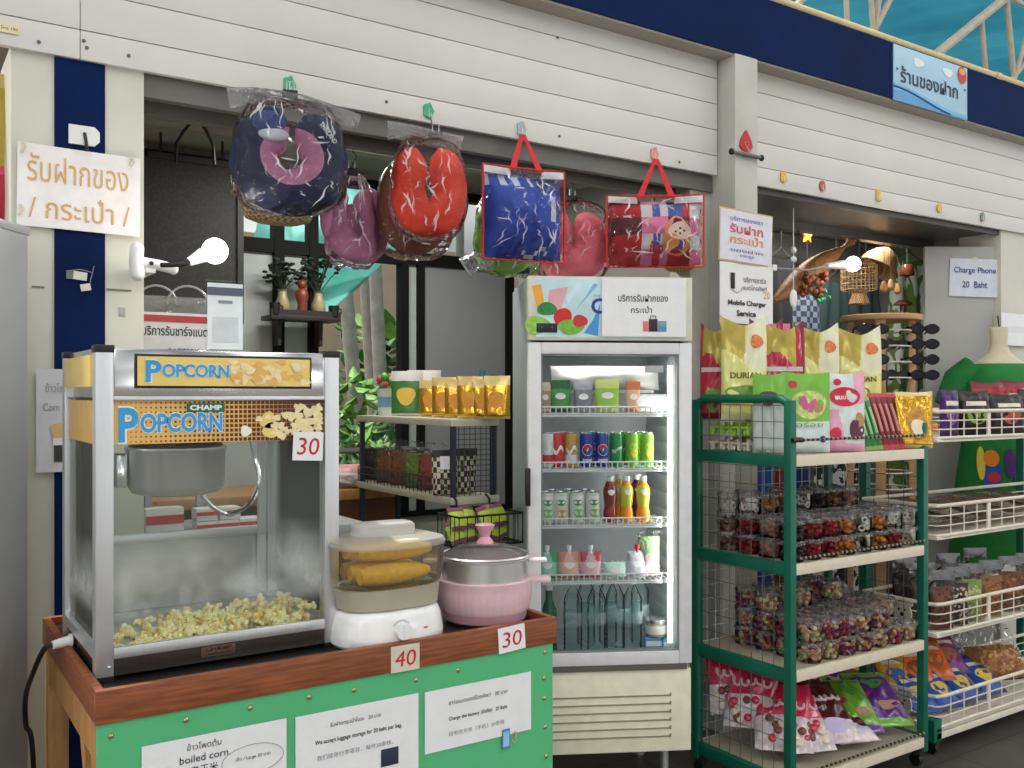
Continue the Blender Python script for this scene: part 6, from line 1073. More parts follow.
kinds = {'red gummies': tub_proto('r', [C_('gum_red', 130, 20, 26), C_('gum_red2', 160, 36, 40)], seed=1), 'white ring sweets': tub_proto('w', [C_('ring_white', 222, 218, 208)], True, seed=2), 'amber sweets': tub_proto('a', [C_('gum_amber', 176, 104, 34), C_('gum_amber2', 196, 126, 50)], seed=3), 'brown sweets': tub_proto('b', [C_('gum_brown', 110, 66, 44), C_('gum_brown2', 136, 92, 66)], seed=4), 'dark chocolate sweets': tub_proto('d', [C_('gum_dark', 46, 28, 26)], seed=5), 'dusky pink sweets': tub_proto('p', [C_('gum_pink', 150, 104, 98), C_('gum_pink2', 170, 124, 118)], seed=6),
         'mixed pastel sweets': tub_proto('m', [C_('mix_pink', 220, 150, 140), C_('mix_green', 150, 170, 110), C_('mix_cream', 222, 206, 170)], ks=.011, seed=7, n=44), 'mixed bright sweets': tub_proto('m2', [C_('mix_red', 190, 50, 60), C_('mix_orange', 214, 140, 70), C_('mix_purple', 110, 60, 120), C_('mix_cream', 222, 206, 170)], ks=.011, seed=8, n=44), 'wrapped cream sweets': tub_proto('m3', [C_('mix_cream', 222, 206, 170), C_('mix_tan', 190, 150, 110), C_('mix_rose', 206, 120, 110)], ks=.012, seed=9, n=38)}
used = set(); ordw = ('first', 'second', 'third', 'fourth', 'fifth', 'sixth', 'seventh', 'eighth')
def put_tub(kind, x, y, z, label, group):
    p = kinds[kind]
    if kind not in used: used.add(kind); p.location = (x, y, z); p['label'] = label; p['group'] = group; p.rotation_euler = (0, 0, R.uniform(0, 6))
    else: dup(p, (x, y, z), (0, 0, R.uniform(0, 6)), label, group)
rowk = ['dark chocolate sweets', 'red gummies', 'red gummies', 'amber sweets', 'white ring sweets', 'amber sweets', 'red gummies', 'white ring sweets']; rowk2 = ['dusky pink sweets', 'brown sweets', 'white ring sweets', 'amber sweets', 'dusky pink sweets', 'white ring sweets', 'dark chocolate sweets', 'brown sweets']
rown = ('front', 'second', 'third', 'back'); layn = ('lower tub', 'upper tub', 'top tub')
for j in range(4):
    for i in range(8):
        for l in range(3):
            if (j < 2 and l > 1) or (j == 3 and i > 5) or (l == 2 and (i in (2, 4, 6) and j == 3 or i > 6)): continue
            k = (rowk if j in (0, 2) else rowk2)[(i+(j > 1)) % 8]
            if l == 2: k = rowk2[(i+2) % 8]
            if l == 1 and i == 6 and j == 0: k = 'white ring sweets'
            put_tub(k, RX+.085+i*.1062+R.uniform(-.002, .002), RY+.063+j*.110, LV[1]+.002+l*.0805, f'tub of {k}, upper tub shelf, {rown[j]} row, {ordw[i]} stack from fridge, {layn[l]}', 'sweet tubs on the upper tub shelf')
mk = ['mixed pastel sweets', 'mixed pastel sweets', 'mixed bright sweets', 'mixed bright sweets', 'wrapped cream sweets', 'mixed bright sweets', 'wrapped cream sweets']
for j in range(4):
    for i in range(7):
        for l in range(3):
            if (j < 2 and l > 1) or (l == 2 and i in (5, 6)) or (l == 2 and j == 2 and i % 2) or (j == 0 and l == 1 and i > 4): continue
            k = mk[(i+l+j) % 7]
            put_tub(k, RX+.19+i*.1062+R.uniform(-.002, .002), RY+.063+j*.110, LV[2]+.002+l*.0805, f'tub of {k}, lower tub shelf, {rown[j]} row, {ordw[i]} stack from fridge, {layn[l]}', 'sweet tubs on the lower tub shelf')
# candy bags on the bottom shelf
BPK, BPK2, BBR, BPU, BGR = cm('bag_pink_foil', 206, 40, 84, .2, bump=.6, bsc=12, coat=.6), cm('bag_clear_rose', 214, 196, 196, .25, n=.3, sc=40, bump=.7, bsc=20, coat=.6), cm('bag_brown_foil', 78, 22, 28, .2, bump=.6, bsc=12, coat=.6), cm('bag_purple_foil', 92, 40, 130, .2, bump=.5, bsc=12, coat=.6), cm('bag_green_foil', 110, 170, 50, .2, bump=.5, bsc=12, coat=.6)
BSV = cm('bag_silver', 196, 190, 196, .25, bump=.4, bsc=14)
def candy_bag(lab, x, y, z, rx, rz, kind, w=.24, h=.30, d=.10, seed=0):
    t = thing('candy_bag', lab, 'candy bag', (x, y, z), rz, 'candy bags on the bottom rack shelf'); t.rotation_euler = (rx, 0, rz)
    mm = {'pink': [BPK, BPK2, BSV], 'brown': [BBR, BSV, BPK2], 'purple': [BPU, BGR, BSV], 'green': [BGR, BPU, BSV]}[kind]
    mis = {'pink': lambda u, v: 1 if v < .45 and (int(u*9)+int(v*14)) % 2 else 2 if v < .45 else 0, 'brown': lambda u, v: 2 if v < .3 else 0, 'purple': lambda u, v: 1 if v > .86 or v < .1 else 0, 'green': lambda u, v: 1 if v < .12 else 0}[kind]
    o, sf = pouch('bag', w, h, d, mis, mm, t, False, 26, 28, .20, seed)
    WT = cm('bag_script', 226, 200, 206, .4)
    if kind in ('pink', 'brown'):
        m = MB(); pts = [Vector(((-.36+.72*k/60+.035*math.cos(k*.55))*w, 0, h*(.64+.05*math.sin(k*.55)*(1.5 if k < 12 else .8)+.015*math.sin(k*.2)))) for k in range(61)]; m.tube([Vector((p.x, sf(p.x, p.z)-.003, p.z)) for p in pts], .006, 6); m.build('script_mark', WT, o)
        if kind == 'brown': disc(o, cm('bag_lilac', 190, 180, 214, .4), 0, h*.22, w*.3, h*.11, sf, 'oval_picture', -.002, 20, .05)
        else:
            rr = random.Random(seed)
            for k in range(12): x_, z_ = rr.uniform(-.36, .36)*w, rr.uniform(.1, .42)*h; MB().ball((x_, sf(x_, z_)-.002, z_), (.017, .010, .017), 0, 10, 7).build('lollipop', [BPK, cm('lolly_cream', 226, 206, 190, .4), cm('lolly_brown', 120, 70, 60, .4)][k % 3], t)
    else: disc(o, cm('bag_leaf', 70, 150, 60, .4, n=.3, sc=60), 0, h*.7, w*.22, h*.1, sf, 'leaf_picture', -.002, 20, .2); disc(o, cm('bag_tan', 180, 140, 110, .4), .02, h*.3, w*.24, h*.08, sf, 'sweet_picture', -.002, 20, .1); disc(o, cm('bag_red', 190, 40, 80, .4), -w*.3, h*.5, w*.1, h*.05, sf, 'printed_mark', -.002, 16)
    return t
zb = LV[3]+.05
for a in (('pink foil lollipop bag standing at the fridge end corner, at the very back', .12, .40, zb+.08, -.35, -.5, 'pink', .2, .26), ('pink foil lollipop bag by the side mesh, in front of the corner bag', .11, .30, zb+.05, -.5, -.9, 'pink', .22, .28), ('pink foil lollipop bag by the side mesh, lying lowest', .13, .14, zb+.0, -.75, -.8, 'pink', .23, .29), ('pink foil lollipop bag at the front, beside the green corner post', .22, .07, zb, -.85, -.35, 'pink', .22, .28), ('dark brown candy bag at the back, behind the pink lollipop bags', .33, .37, zb+.07, -.5, -.3, 'brown', .24, .28), ('dark brown candy bag with lilac oval at the front, next to the pink bags', .40, .07, zb, -.95, -.3, 'brown', .22, .30), ('dark brown candy bag in the middle layer, behind the lilac oval bag', .42, .22, zb+.06, -.9, -.3, 'brown', .24, .28),
          ('green candy bag lying behind the two purple bags', .56, .33, zb+.06, -.9, -.45, 'green', .2, .28), ('green candy bag lying at the front, beside the brown bags', .58, .08, zb, -1.05, -.5, 'green', .17, .30), ('purple candy bag with green leaf at the front, nearest the rack end', .745, .07, zb, -1.05, -.45, 'purple', .21, .31), ('purple candy bag lying at the back of the bottom shelf, behind the green bags', .68, .33, zb+.05, -.8, -.4, 'purple', .2, .27), ('dark brown candy bag lying flat on the front edge under the lilac oval bag', .50, .05, zb-.012, -1.3, -.3, 'brown', .2, .22)):
    candy_bag(a[0], RX+a[1], RY+a[2], a[3], a[4], a[5], a[6], a[7], a[8], .085, len(a[0]))
# ================================================================== cream basket rack
BX, BYf, BW, BD = 3.93, 2.45, 1.50, .42
t = thing('basket_rack', 'cream wire basket rack with green posts standing beyond the green rack', 'display rack', (BX, BYf, 0)); br = t; CRM = cm('basket_cream', 226, 218, 200, .45)
for x in (.02, BW-.05): MB().box2((x, BD-.04, .06), (x+.036, BD, 1.43), 0, .003).build('back_post', M_green, t)
BZ = ((1.425, 1.545), (.985, 1.12), (.545, .675), (.125, .26))
for z0, z1 in BZ:
    b = MB(); rr_ = .05
    b.box2((0, .0, z0-.018), (BW, BD-.04, z0-.006), 0, .002); b = b.build('basket', CRM, t); m = MB()
    loop = [(rr_, 0), (BW, 0), (BW, BD-.04), (0, BD-.04), (0, rr_), (.015, .015)]
    m.tube([(x, y, z1) for x, y in loop], .009, 8, closed=True); m.tube([(x, y, z0) for x, y in loop], .008, 8, closed=True); m.build('rim', CRM, b); m = MB()
    for f in (.33, .66): m.tube([(x, y, z0+(z1-z0)*f) for x, y in loop], .0035, 5, closed=True)
    n = 14
    for k in range(1, n): x = BW*k/n; m.tube([(x, 0, z0), (x, 0, z1)], .0035, 5)
    for k in range(1, 5): y = (BD-.04)*k/5; m.tube([(0, y, z0), (0, y, z1)], .0035, 5)
    for x in (.42, .86): m.box2((x-.012, -.004, z0-.01), (x+.012, .004, z1+.005))
    m.build('wire_side', CRM, b)
MB().box2((0, 0, .07), (BW, .03, .10), 0, .003).build('base_rail', CRM, t); MB().box2((0, .03, .07), (.03, BD-.04, .10)).build('base_rail', CRM, t); MB().box2((-.02, .0, .06), (.04, .05, .16), 0, .004).build('corner_foot', M_green, t)
for z0, z1 in (BZ[2], BZ[3]):
    q = MB(); oc = [(.05*math.cos(2*PI*k/20), .055*math.sin(2*PI*k/20)) for k in range(20)]
    for sgn in (0,): q.prism([(a+.0, b+(z0+z1)/2) for a, b in oc], -.003, .003)
    for s in (-1, 1): q.prism([(s*.038+.017*math.cos(2*PI*k/12), (z0+z1)/2+.05+.017*math.sin(2*PI*k/12)) for k in range(12)], -.003, .003)
    q.xf(Matrix.Translation((-.006, .17, 0)) @ Matrix.Rotation(-PI/2, 4, 'Z')); o = q.build('face_plate', CRM, t); m = MB()
    for y, z, r in ((.155, .018, .006), (.185, .018, .006), (.17, -.004, .010)): m.ball((-.010, y, (z0+z1)/2+z), (.002, r, r), 0, 8, 6)
    m.tube([(-.011, .152+.036*k/8, (z0+z1)/2-.016-.012*math.sin(PI*k/8)) for k in range(9)], .002, 5); m.build('face_print', M_ink, o)
for x in (.01, BW-.05):
    for y in (.02, BD-.06): caster(t, x, y, .07)
def brp(px, Y, z): p = PY(px, 450, Y); return (p.x, Y, z)
SNK = [((30, 28, 30), (150, 190, 70)), ((176, 30, 40), (230, 190, 70)), ((220, 120, 50), (240, 200, 120)), ((40, 40, 46), (214, 80, 60)), ((84, 40, 120), (150, 100, 170))]
def snack(lab, loc, rz, c, w=.15, h=.22, rx=0., grp='snack bags in the top basket', d=.07, seed=0):
    t = thing('snack_bag', lab, 'snack bag', loc, rz, grp); t.rotation_euler = (rx, 0, rz); k = '%d_%d_%d' % c[0]
    o, sf = pouch('bag', w, h, d, lambda u, v: 1 if v > .86 or v < .07 else 0, [cm('sn_'+k, *c[0], .28, n=.3, sc=22, bump=.25, bsc=14), cm('snb_'+k, *[int(x*.7) for x in c[0]], .3)], t, False, 20, 24, .22, seed, .05); disc(o, cm('snm_%d_%d_%d' % c[1], *c[1], .35), 0, h*.42, w*.3, h*.16, sf, 'snack_picture', -.0015, 20, .12); quad(-w*.32, h*.66, w*.32, h*.76, cm('snw', 226, 214, 190, .4), o, 'label_strip', -.0015, sf, 6); return t
z = BZ[0][0]
for k, (px, Y, ci, w, h, rx, lab) in enumerate(((949, 2.55, 4, .09, .22, 0, 'purple topped slim bag at the near end of the top basket'), (962, 2.60, 2, .13, .20, 0, 'orange snack bag behind the slim purple bag in the top basket'), (975, 2.52, 0, .16, .215, -.1, 'black snack bag with green picture in the top basket, front'), (988, 2.66, 1, .18, .26, 0, 'red snack bag standing behind the black ones in the top basket'), (1008, 2.53, 3, .18, .20, -.1, 'black snack bag with red bowl picture at the front of the top basket'), (1016, 2.70, 1, .18, .27, 0, 'red and gold snack bag behind, over the mannequin side of the basket'), (1034, 2.55, 0, .18, .22, 0, 'black snack bag with green picture farther along the top basket'))): snack(lab, brp(px, Y, z), -.5, SNK[ci], w, h, rx, seed=k)
for k in range(6):
    o, sf = pouch('orange_snack', .075, .05, .04, lambda u, v: 0, [cm('sn_orange', 224, 140, 60, .4, n=.2)], None, False, 8, 8); tag(o, 'orange fried snack packet by the sunglasses stand, %s along the basket back' % ordw[k], 'snack packet', 'orange packets behind the top basket'); o.location = (BX+.06+.085*k, BYf+.33, z+.006); o.rotation_euler = (-.2, 0, -.4)
# second basket: flat brown dried packets
for k in range(9):
    lab = 'flat packet of brown dried fruit in the second basket, %s from the green rack' % (ordw+('ninth',))[k]
    t = thing('dried_packet', lab, 'snack packet', (BX+.10+.125*k, BYf+.19+.0*k, BZ[1][0]+.05+.03*(k % 2)), 0, 'flat dried fruit packets in the second basket'); t.rotation_euler = (-1.45, .03*(k % 3-1), .08*(k % 3-1)); t.location.y -= .14
    pouch('packet', .15, .30, .05, lambda u, v: 1 if abs(u-.5) < .3 and .15 < v < .85 else 0, [clear('packet_clear', (.85, .83, .8), .2, .12, .6, 20, .35, (.45, .38, .32)), cm('dried_brown', 104, 66, 52, .5, n=.35, sc=50)], t, False, 12, 14, .1, k); MB().ball((0, 0, .15), (.05, .012, .1)).build('dried_fruit', cm('dried_brown', 104, 66, 52, .5, n=.35, sc=50), t)
# third basket: silver backed bags
SIL = mat('silver_foil', (.2, .2, .21), .22, .85, n=.15, bump=.5, bsc=14)
NUT = [C_('nut_brown', 120, 70, 44), C_('nut_dark', 56, 40, 34), C_('nut_green', 150, 170, 90), C_('nut_cream', 206, 190, 160), C_('nut_amber', 170, 110, 60)]
for k, (px, Y, ct_, lab) in enumerate(((905, 2.72, [NUT[1]], 'silver bag of dark seeds behind the rack post, back of the third basket'), (922, 2.60, [NUT[1], NUT[0]], 'silver bag of dark seeds at the near end of the third basket'), (942, 2.50, [NUT[0], NUT[1]], 'clear bag of brown seeds, front of the third basket, nearest the green post'), (957, 2.51, [NUT[1], NUT[3]], 'clear bag of black and white seeds, front of the third basket'), (971, 2.52, [NUT[2], NUT[3]], 'clear bag of green and pink sweets, front of the third basket'), (991, 2.52, [NUT[4], NUT[0]], 'clear bag of amber nuts in the third basket, beside the sweets'), (1010, 2.53, [NUT[0], NUT[4]], 'clear bag of brown nuts in the third basket, farther along'), (1027, 2.53, [NUT[0], NUT[4]], 'clear bag of brown nuts at the far side of the third basket'), (948, 2.68, [NUT[1]], 'silver bag of dark seeds in the back row of the third basket'), (975, 2.70, [NUT[0]], 'silver bag of brown seeds in the back row, behind green sweets'))):
    clear_pack('nut_bag', lab, brp(px, Y, BZ[2][0]), -.5, .125, .27+.02*(Y > 2.58), .05, ct_, 'bags of nuts and seeds in the third basket', k+70, .72, SIL, kern=60, ks=.0115)
# bottom basket: bright packets
BP = [((226, 110, 40), (150, 90, 60)), ((70, 60, 140), (180, 120, 80)), ((130, 50, 130), (170, 110, 80)), ((30, 80, 170), (226, 190, 60)), ((214, 150, 50), (60, 110, 180))]
for k, (x, y, zz, ci, rz, rx, lab) in enumerate(((.10, .10, .02, 3, -.3, -1.0, 'blue snack packet at the near front corner of the bottom basket'), (.26, .08, .02, 3, -.2, -1.0, 'blue and yellow snack packet in the front row of the bottom basket'), (.44, .08, .02, 3, -.2, -1.0, 'blue snack packet in the middle front of the bottom basket'), (.64, .08, .02, 3, -.2, -1.0, 'blue snack packet farther along the front of the bottom basket'), (.08, .22, .07, 4, -.5, -.9, 'gold and blue snack packet in the second layer, near end'), (.22, .20, .09, 0, -.5, -.9, 'orange snack packet on top at the near end of the bottom basket'), (.37, .20, .10, 0, -.5, -.9, 'orange snack packet on top, beside the purple packet'), (.50, .21, .11, 2, -.5, -.9, 'purple snack packet on top of the bottom basket'), (.12, .33, .12, 1, -.5, -.7, 'violet snack packet at the back near end of the bottom basket'), (.30, .33, .13, 0, -.5, -.7, 'orange and brown snack packet at the back of the bottom basket'), (.44, .32, .14, 2, -.5, -.7, 'purple snack packet at the back, beside the orange one'))):
    snack(lab, (BX+x, BYf+y, BZ[3][0]+zz), rz, BP[ci], .15, .25, rx, 'bright packets in the bottom basket', .045, k)
clear_pack('snack_bag', 'large clear bag of amber chips on the far side of the bottom basket', (BX+.80, BYf+.13, BZ[3][0]+.06), -.4, .34, .30, .14, [NUT[4], C_('nut_pale', 196, 150, 90)], None, 91, .6, rx=-.75, kern=70, ks=.018)
# ================================================================== souvenir room
a, b_ = Vector((5.85, 3.26, 0)), Vector((5.24, 3.66, 0)); b_ = a+(b_-a)*.60; v = b_-a
d1 = struct('door_1', MB().box2((-v.length, 0, .02), (0, .03, 2.56), 0, .003), cm('grey_door', 170, 170, 166, .5, n=.07, sc=2.5)); d1.location = a; d1.rotation_euler = (0, 0, math.atan2(-v.y, -v.x))
uR = -v.normalized(); nR = Vector((uR.y, -uR.x, 0))
def DP(px, py):
    d = ray(px, py); o_ = Vector((0, 0, CZ)); t_ = (a-o_).dot(nR)/d.dot(nR); return o_+d*t_
p0, p1, p2 = DP(949, 278), DP(999, 278), DP(974, 259); p3 = DP(974, 297); w, h = (p1-p0).length, p2.z-p3.z
o, sf = card('paper_notice', 'white phone charging notice with blue lettering on the grey door panel', 'paper sign', (p0+p1)/2+Vector((0, 0, 0))+nR*.006, w, h, math.atan2(uR.y, uR.x), cm('laminated_white', 214, 218, 230, .3, coat=.2), .03, None, .004)
text('Charge Phone', M_blueink, o, 0, h*.18, w=w*.84, h=h*.2, surf=sf, y=-.003, bold=.01); text('20  Baht', M_blueink, o, .0, -h*.18, w=w*.5, h=h*.17, surf=sf, y=-.003, bold=.01); tape(o, .0, h*.5, .03, .02, sf)
p = PY(1014, 328, 3.2); o, sf, w, h = sign('paper_notice', 'blank white sheet on the end pillar behind the mannequin', 1001, 314, 1040, 346, 3.2, 'paper sign'); quad(-w*.4, -h*.1, w*.3, h*.1, cm('faint_line', 222, 224, 228, .6), o, 'faint_print', -.001, sf)
# sunglasses stand
c = PY(887, 400, 3.38); SC = Vector((c.x, 3.42, 0)); t = thing('sunglasses_stand', 'round topped wooden sunglasses stand behind the green rack', 'display stand', SC); BWD = cm('stand_wood', 196, 156, 110, .55, n=.15, sc=6, stretch=(1, 1, 8)); zt = PY(887, 318, 3.4).z
MB().lathe([(.0, zt-.02), (.225, zt-.02), (.23, zt-.01), (.23, zt+.008), (.225, zt+.012), (.0, zt+.012)], 40).build('top_disc', BWD, t)
for ang in (0, PI/2, PI, 1.5*PI):
    x, y = .17*math.cos(ang+.6), .17*math.sin(ang+.6); MB().box((x, y, zt/2-.01), (.055, .035, zt-.02), 0, Matrix.Rotation(ang+.6+PI/2, 3, 'Z'), .003).build('post', BWD, t)
MB().lathe([(.0, .0), (.23, .0), (.23, .03), (.0, .031)], 36).build('base_disc', BWD, t)
for z in [zt-.08-.092*k for k in range(12)]: m = MB(); m.tube([(.17*math.cos(q), .17*math.sin(q), z) for q in [2*PI*k/24 for k in range(24)]], .005, 6, closed=True); m.build('rung', M_wirew, t)
LENS = cm('lens_black', 10, 10, 12, .12)
def glasses(lab):
    t = thing('sunglasses', lab, 'sunglasses', (0, 0, 0), 0, 'black sunglasses on the round stand'); fr_ = MB()
    for s in (-1, 1): fr_.tube([(s*.036+.031*math.cos(q)*(1+.1*math.cos(2*q)), 0, .022*math.sin(q)) for q in [2*PI*k/20 for k in range(20)]], .0035, 6, closed=True)
    fr_.tube([(-.008, 0, .008), (0, -.003, .012), (.008, 0, .008)], .003, 6); fo = fr_.build('frame', LENS, t); m = MB()
    for s in (-1, 1): m.prism([(s*.036+.03*math.cos(q)*(1+.1*math.cos(2*q)), .021*math.sin(q)) for q in [2*PI*k/20 for k in range(20)]], -.001, .001)
    m.build('lens', LENS, t)
    for s in (-1, 1): MB().tube([(s*.067, 0, .008), (s*.07, .03, .009), (s*.068, .10, .004), (s*.064, .135, -.014)], .0045, 6).build('temple', LENS, t)
    return t
g0 = None; rown2 = ('top', 'second', 'third', 'fourth')
for r_ in range(4):
    for cidx, (px, side) in enumerate(((925, 'near the grey door'), (873, 'behind the durian pouches'), (898, 'in the middle of the stand'))):
        p = PY(px, (329, 344, 359.5, 375)[r_], 3.22 if cidx != 2 else 3.3); lab = 'black sunglasses in the %s row %s' % (rown2[r_], side)
        if cidx == 2 and r_ in (0, 2): continue
        if g0 is None: g0 = o = glasses(lab)
        else: o = dup(g0, (0, 0, 0), label=lab)
        o.location = p; o.rotation_euler = (0, 0, (-.55, -.75, -.3)[cidx]); o.scale = (1.2, 1.2, 1.25)
# hanging wicker goods
WK = weave('wicker', srgb(178, 140, 92), srgb(112, 80, 48), 110, 60, .75); WKD = cm('wicker_brown', 140, 100, 62, .75, n=.25, sc=40, bump=.4, bsc=30); STR_ = M_black
def hang(t, p, dz=0.): MB().tube([(0, 0, dz), (0, 0, 2.60-p.z)], .0025, 5).build('hanging_string', cm('string_green', 80, 110, 60, .7), t)
YH = 3.72
p = PY(859, 278, YH); t = thing('wicker_lamp', 'cage shaped wicker lamp hanging just below the right bulb', 'lamp shade', p); s = YH/ray(859, 278).y/FPX
m = MB(); 
for k in range(26): a = 2*PI*k/26; m.tube([(17*s*math.cos(a), 17*s*math.sin(a), 12*s), (17*s*math.cos(a), 17*s*math.sin(a), -12*s)], .0022, 4); m.tube([(17*s*math.cos(a), 17*s*math.sin(a), 12*s), (8*s*math.cos(a), 8*s*math.sin(a), 19*s)], .0022, 4)
for z in (12, 6, 0, -6, -12): m.tube([(17*s*math.cos(q), 17*s*math.sin(q), z*s) for q in [2*PI*k/28 for k in range(28)]], .003, 5, closed=True)
m.build('cage', cm('wicker_pale', 176, 138, 92, .7), t); MB().lathe([(9*s, -12*s), (7*s, -16*s), (10.5*s, -26*s), (9.5*s, -26*s)], 24).build('lower_cup', WK, t); MB().lathe([(6*s, 19*s), (8*s, 18*s), (9*s, 19.5*s), (.0, 20*s)], 20).build('top_ring', WKD, t); hang(t, p, 20*s)
p = PY(881, 262, YH+.12); t = thing('wicker_hat', 'wide cone shaped wicker hat tilted behind the cage lamp', 'hat', p); t.rotation_euler = (.2, .5, 0); MB().lathe([(.0, .105), (.03, .10), (.07, .07), (.11, .02), (.135, -.05), (.137, -.055), (.13, -.05)], 40).build('cone', WK, t); MB().tube([(.135*math.cos(q), .135*math.sin(q), -.053) for q in [2*PI*k/40 for k in range(40)]], .006, 6, closed=True).build('rim', WKD, t); MB().tube([(0, 0, .1), Vector((-.16, .02, .33))], .0025, 5).build('hanging_string', M_black, t)
a, b_ = PY(774, 301, 3.6), PY(849, 243, 3.75); c = (a+b_)/2; t = thing('bamboo_trap', 'long tapered brown bamboo basket hanging aslant behind the wind chime', 'basket', c); v = b_-a
MB().tube([v*(k/24-.5) for k in range(25)], lambda s_: .012+.062*math.sin(PI*min(1, s_*1.12))**.8*(1-.55*max(0, s_-.6)), 18).build('woven_body', cm('bamboo_brown', 146, 98, 54, .6, n=.25, sc=30, bump=.4, bsc=40), t); MB().cyl(v*.5, v*.54, .022, .028, 14).build('mouth_ring', WKD, t)
m = MB(); 
for s_ in (-.2, .35): m.tube([v*s_, Vector((v.x*s_, v.y*s_, 2.60-c.z))], .0025, 5)
m.build('hanging_string', STR_, t)
p = PY(815, 285, 3.55); t = thing('seed_bunch', 'brown dried seed bunch with green beads under the bamboo basket', 'ornament', p); m = MB(); rr = random.Random(5)
for k in range(30): m.ball((rr.uniform(-.08, .08), rr.uniform(-.03, .03), rr.uniform(-.06, .07)), (.02, .016, .018), k % 2, 7, 5)
m.build('seeds', [cm('seed_brown', 140, 84, 50, .6), cm('seed_rust', 164, 84, 50, .6)], t); m = MB()
for k in range(7): m.ball((rr.uniform(-.02, .09), -.03, rr.uniform(-.10, -.04)), .012, 0, 8, 6)
m.build('green_beads', cm('bead_green', 40, 190, 120, .2), t); hang(t, p, .05)
p = PY(793.5, 250, 3.35); t = thing('wind_chime', 'white shell wind chime on a string beside the mobile charger notice', 'wind chime', p); MB().tube([(0, 0, 2.62-p.z), (0, 0, -.24)], .003, 5).build('string', M_white, t); MB().ball((0, 0, .0), (.016, .016, .02)).ball((0, 0, -.05), (.022, .012, .018)).build('bead', M_white, t); MB().ball((0, 0, -.26), (.03, .008, .05), 0, 14, 10).build('shell', M_white, t)
p = PY(807, 236, 3.9); t = thing('star_ornament', 'small yellow star ornament hanging over the bamboo basket', 'ornament', p); MB().prism([((.05 if k % 2 == 0 else .024)*math.sin(2*PI*k/10), (.05 if k % 2 == 0 else .024)*math.cos(2*PI*k/10)) for k in range(10)], -.01, .01).build('star', cm('star_yellow', 214, 150, 50, .5), t); MB().tube([(0, 0, .05), (0, 0, 2.86-p.z)], .002, 5).build('string', M_black, t)
p = PY(907, 271, 3.78); t = thing('wooden_bell', 'red brown wooden bell hanging beside the cone hat', 'bell', p); MB().lathe([(.0, .045), (.03, .042), (.045, .02), (.048, -.03), (.043, -.03), (.04, .015), (.0, .03)], 22).build('bell', cm('bell_wood', 140, 66, 36, .35), t); MB().cyl((0, 0, .02), (0, 0, -.045), .008, n=8).build('clapper', DK, t); hang(t, p, .045)
p = PY(903, 304, 3.7); t = thing('wooden_mushroom_chime', 'dark wooden mushroom shaped chime under the red brown bell', 'ornament', p); MB().lathe([(.0, .03), (.03, .026), (.058, .004), (.06, -.006), (.02, -.01), (.018, -.05), (.03, -.07), (.0, -.072)], 24).build('mushroom', cm('chime_wood', 84, 40, 30, .35), t); hang(t, p, .03)
for k, (px, py, lab) in enumerate(((884, 287, 'small tan gourd hanging nearest the cage lamp'), (891, 285, 'small tan gourd hanging in the middle of three'), (898, 289, 'small tan gourd hanging nearest the wooden bell'))): p = PY(px, py, 3.66+.02*k); t = thing('gourd', lab, 'gourd', p, 0, 'gourds hanging by the cone hat'); MB().lathe([(.0, .04), (.012, .036), (.016, .02), (.024, .0), (.024, -.02), (.012, -.034), (.0, -.036)], 18).build('gourd', cm('gourd_tan', 176, 130, 76, .45), t); hang(t, p, .04)
# bulb on a cord
p = PY(853, 264, 3.42); t = thing('hanging_bulb', 'glowing bulb in a white socket on a cord, among the wicker goods', 'lamp', p); e0 = PY(772, 268, 3.1)-p; MB().ball((0, 0, 0), .044, 0, 18, 12).build('bulb', M_glow, t); q = PY(826, 266, 3.38)-p; MB().cyl(q, q*.3, .016, .028, 14).build('socket', M_white, t); MB().tube([e0, e0*.6+Vector((0, 0, -.02)), q*1.02], .0045, 6).build('cord', M_grey, t); MB().box(e0+Vector((.0, .0, 0)), (.03, .04, .03), 0, None, .004).build('wall_clip', M_white, t); pointlight(p+Vector((0, -.09, 0)), 2.5)
# clothes on the rail
m = MB(); m.tube([(3.5, 4.25, 2.74), (6.98, 4.25, 2.74)], .014, 10); o = m.build('clothes_rail', M_steel); tag(o, 'steel clothes rail across the souvenir room', 'rail')
def garment(lab, x, w, zt, zb, fab, Y=4.25, seed=0, sleeves=True, cat='shirt', name='hanging_shirt', rail=2.74):
    t = thing(name, lab, cat, (x, Y, 0), 0, 'clothes on the rail'); h = zt-zb
    MB().tube([(-w*.42, 0, zt-.03), (-.03, 0, zt+.03), (0, 0, zt+.05), (0, 0, rail), (0, 0, zt+.05), (.03, 0, zt+.03), (w*.42, 0, zt-.03)], .004, 6).build('hanger', cm('hanger_dark', 60, 54, 54, .5), t)
    def f(s):
        def g(u, v):
            ww = w*(1 if v < .75 else 1-.30*((v-.75)/.25)**1.5); fold = .022*math.sin(u*17+seed)*(1-v*.7)+.012*noise.noise(Vector((u*5, v*4, seed)))
            return Vector(((u-.5)*ww, s*.022*math.sin(PI*u)+fold, zb+h*v-.05*(v > .95)*(1-abs(2*u-1))))
        return g
    b = MB().grid(28, 16, f(-1)).grid(28, 16, f(1)).weld(2e-3).build('body', fab, t)
    if sleeves:
        for s in (-1, 1): MB().tube([(s*w*.36, 0, zt-.05), (s*w*.56, .0, zt-.16), (s*w*.62, .0, zt-.30)], lambda q: .075-.012*q, 12).build('sleeve', fab, t)
    return t
LEAF = weave('leaf_fabric', srgb(96, 122, 58), srgb(196, 206, 196), 9, 5, .8, 'noise'); PLD = weave('plaid_fabric', srgb(40, 50, 66), srgb(110, 122, 136), 26, 26, .8)
def gx(px): return PY(px, 300, 4.25).x
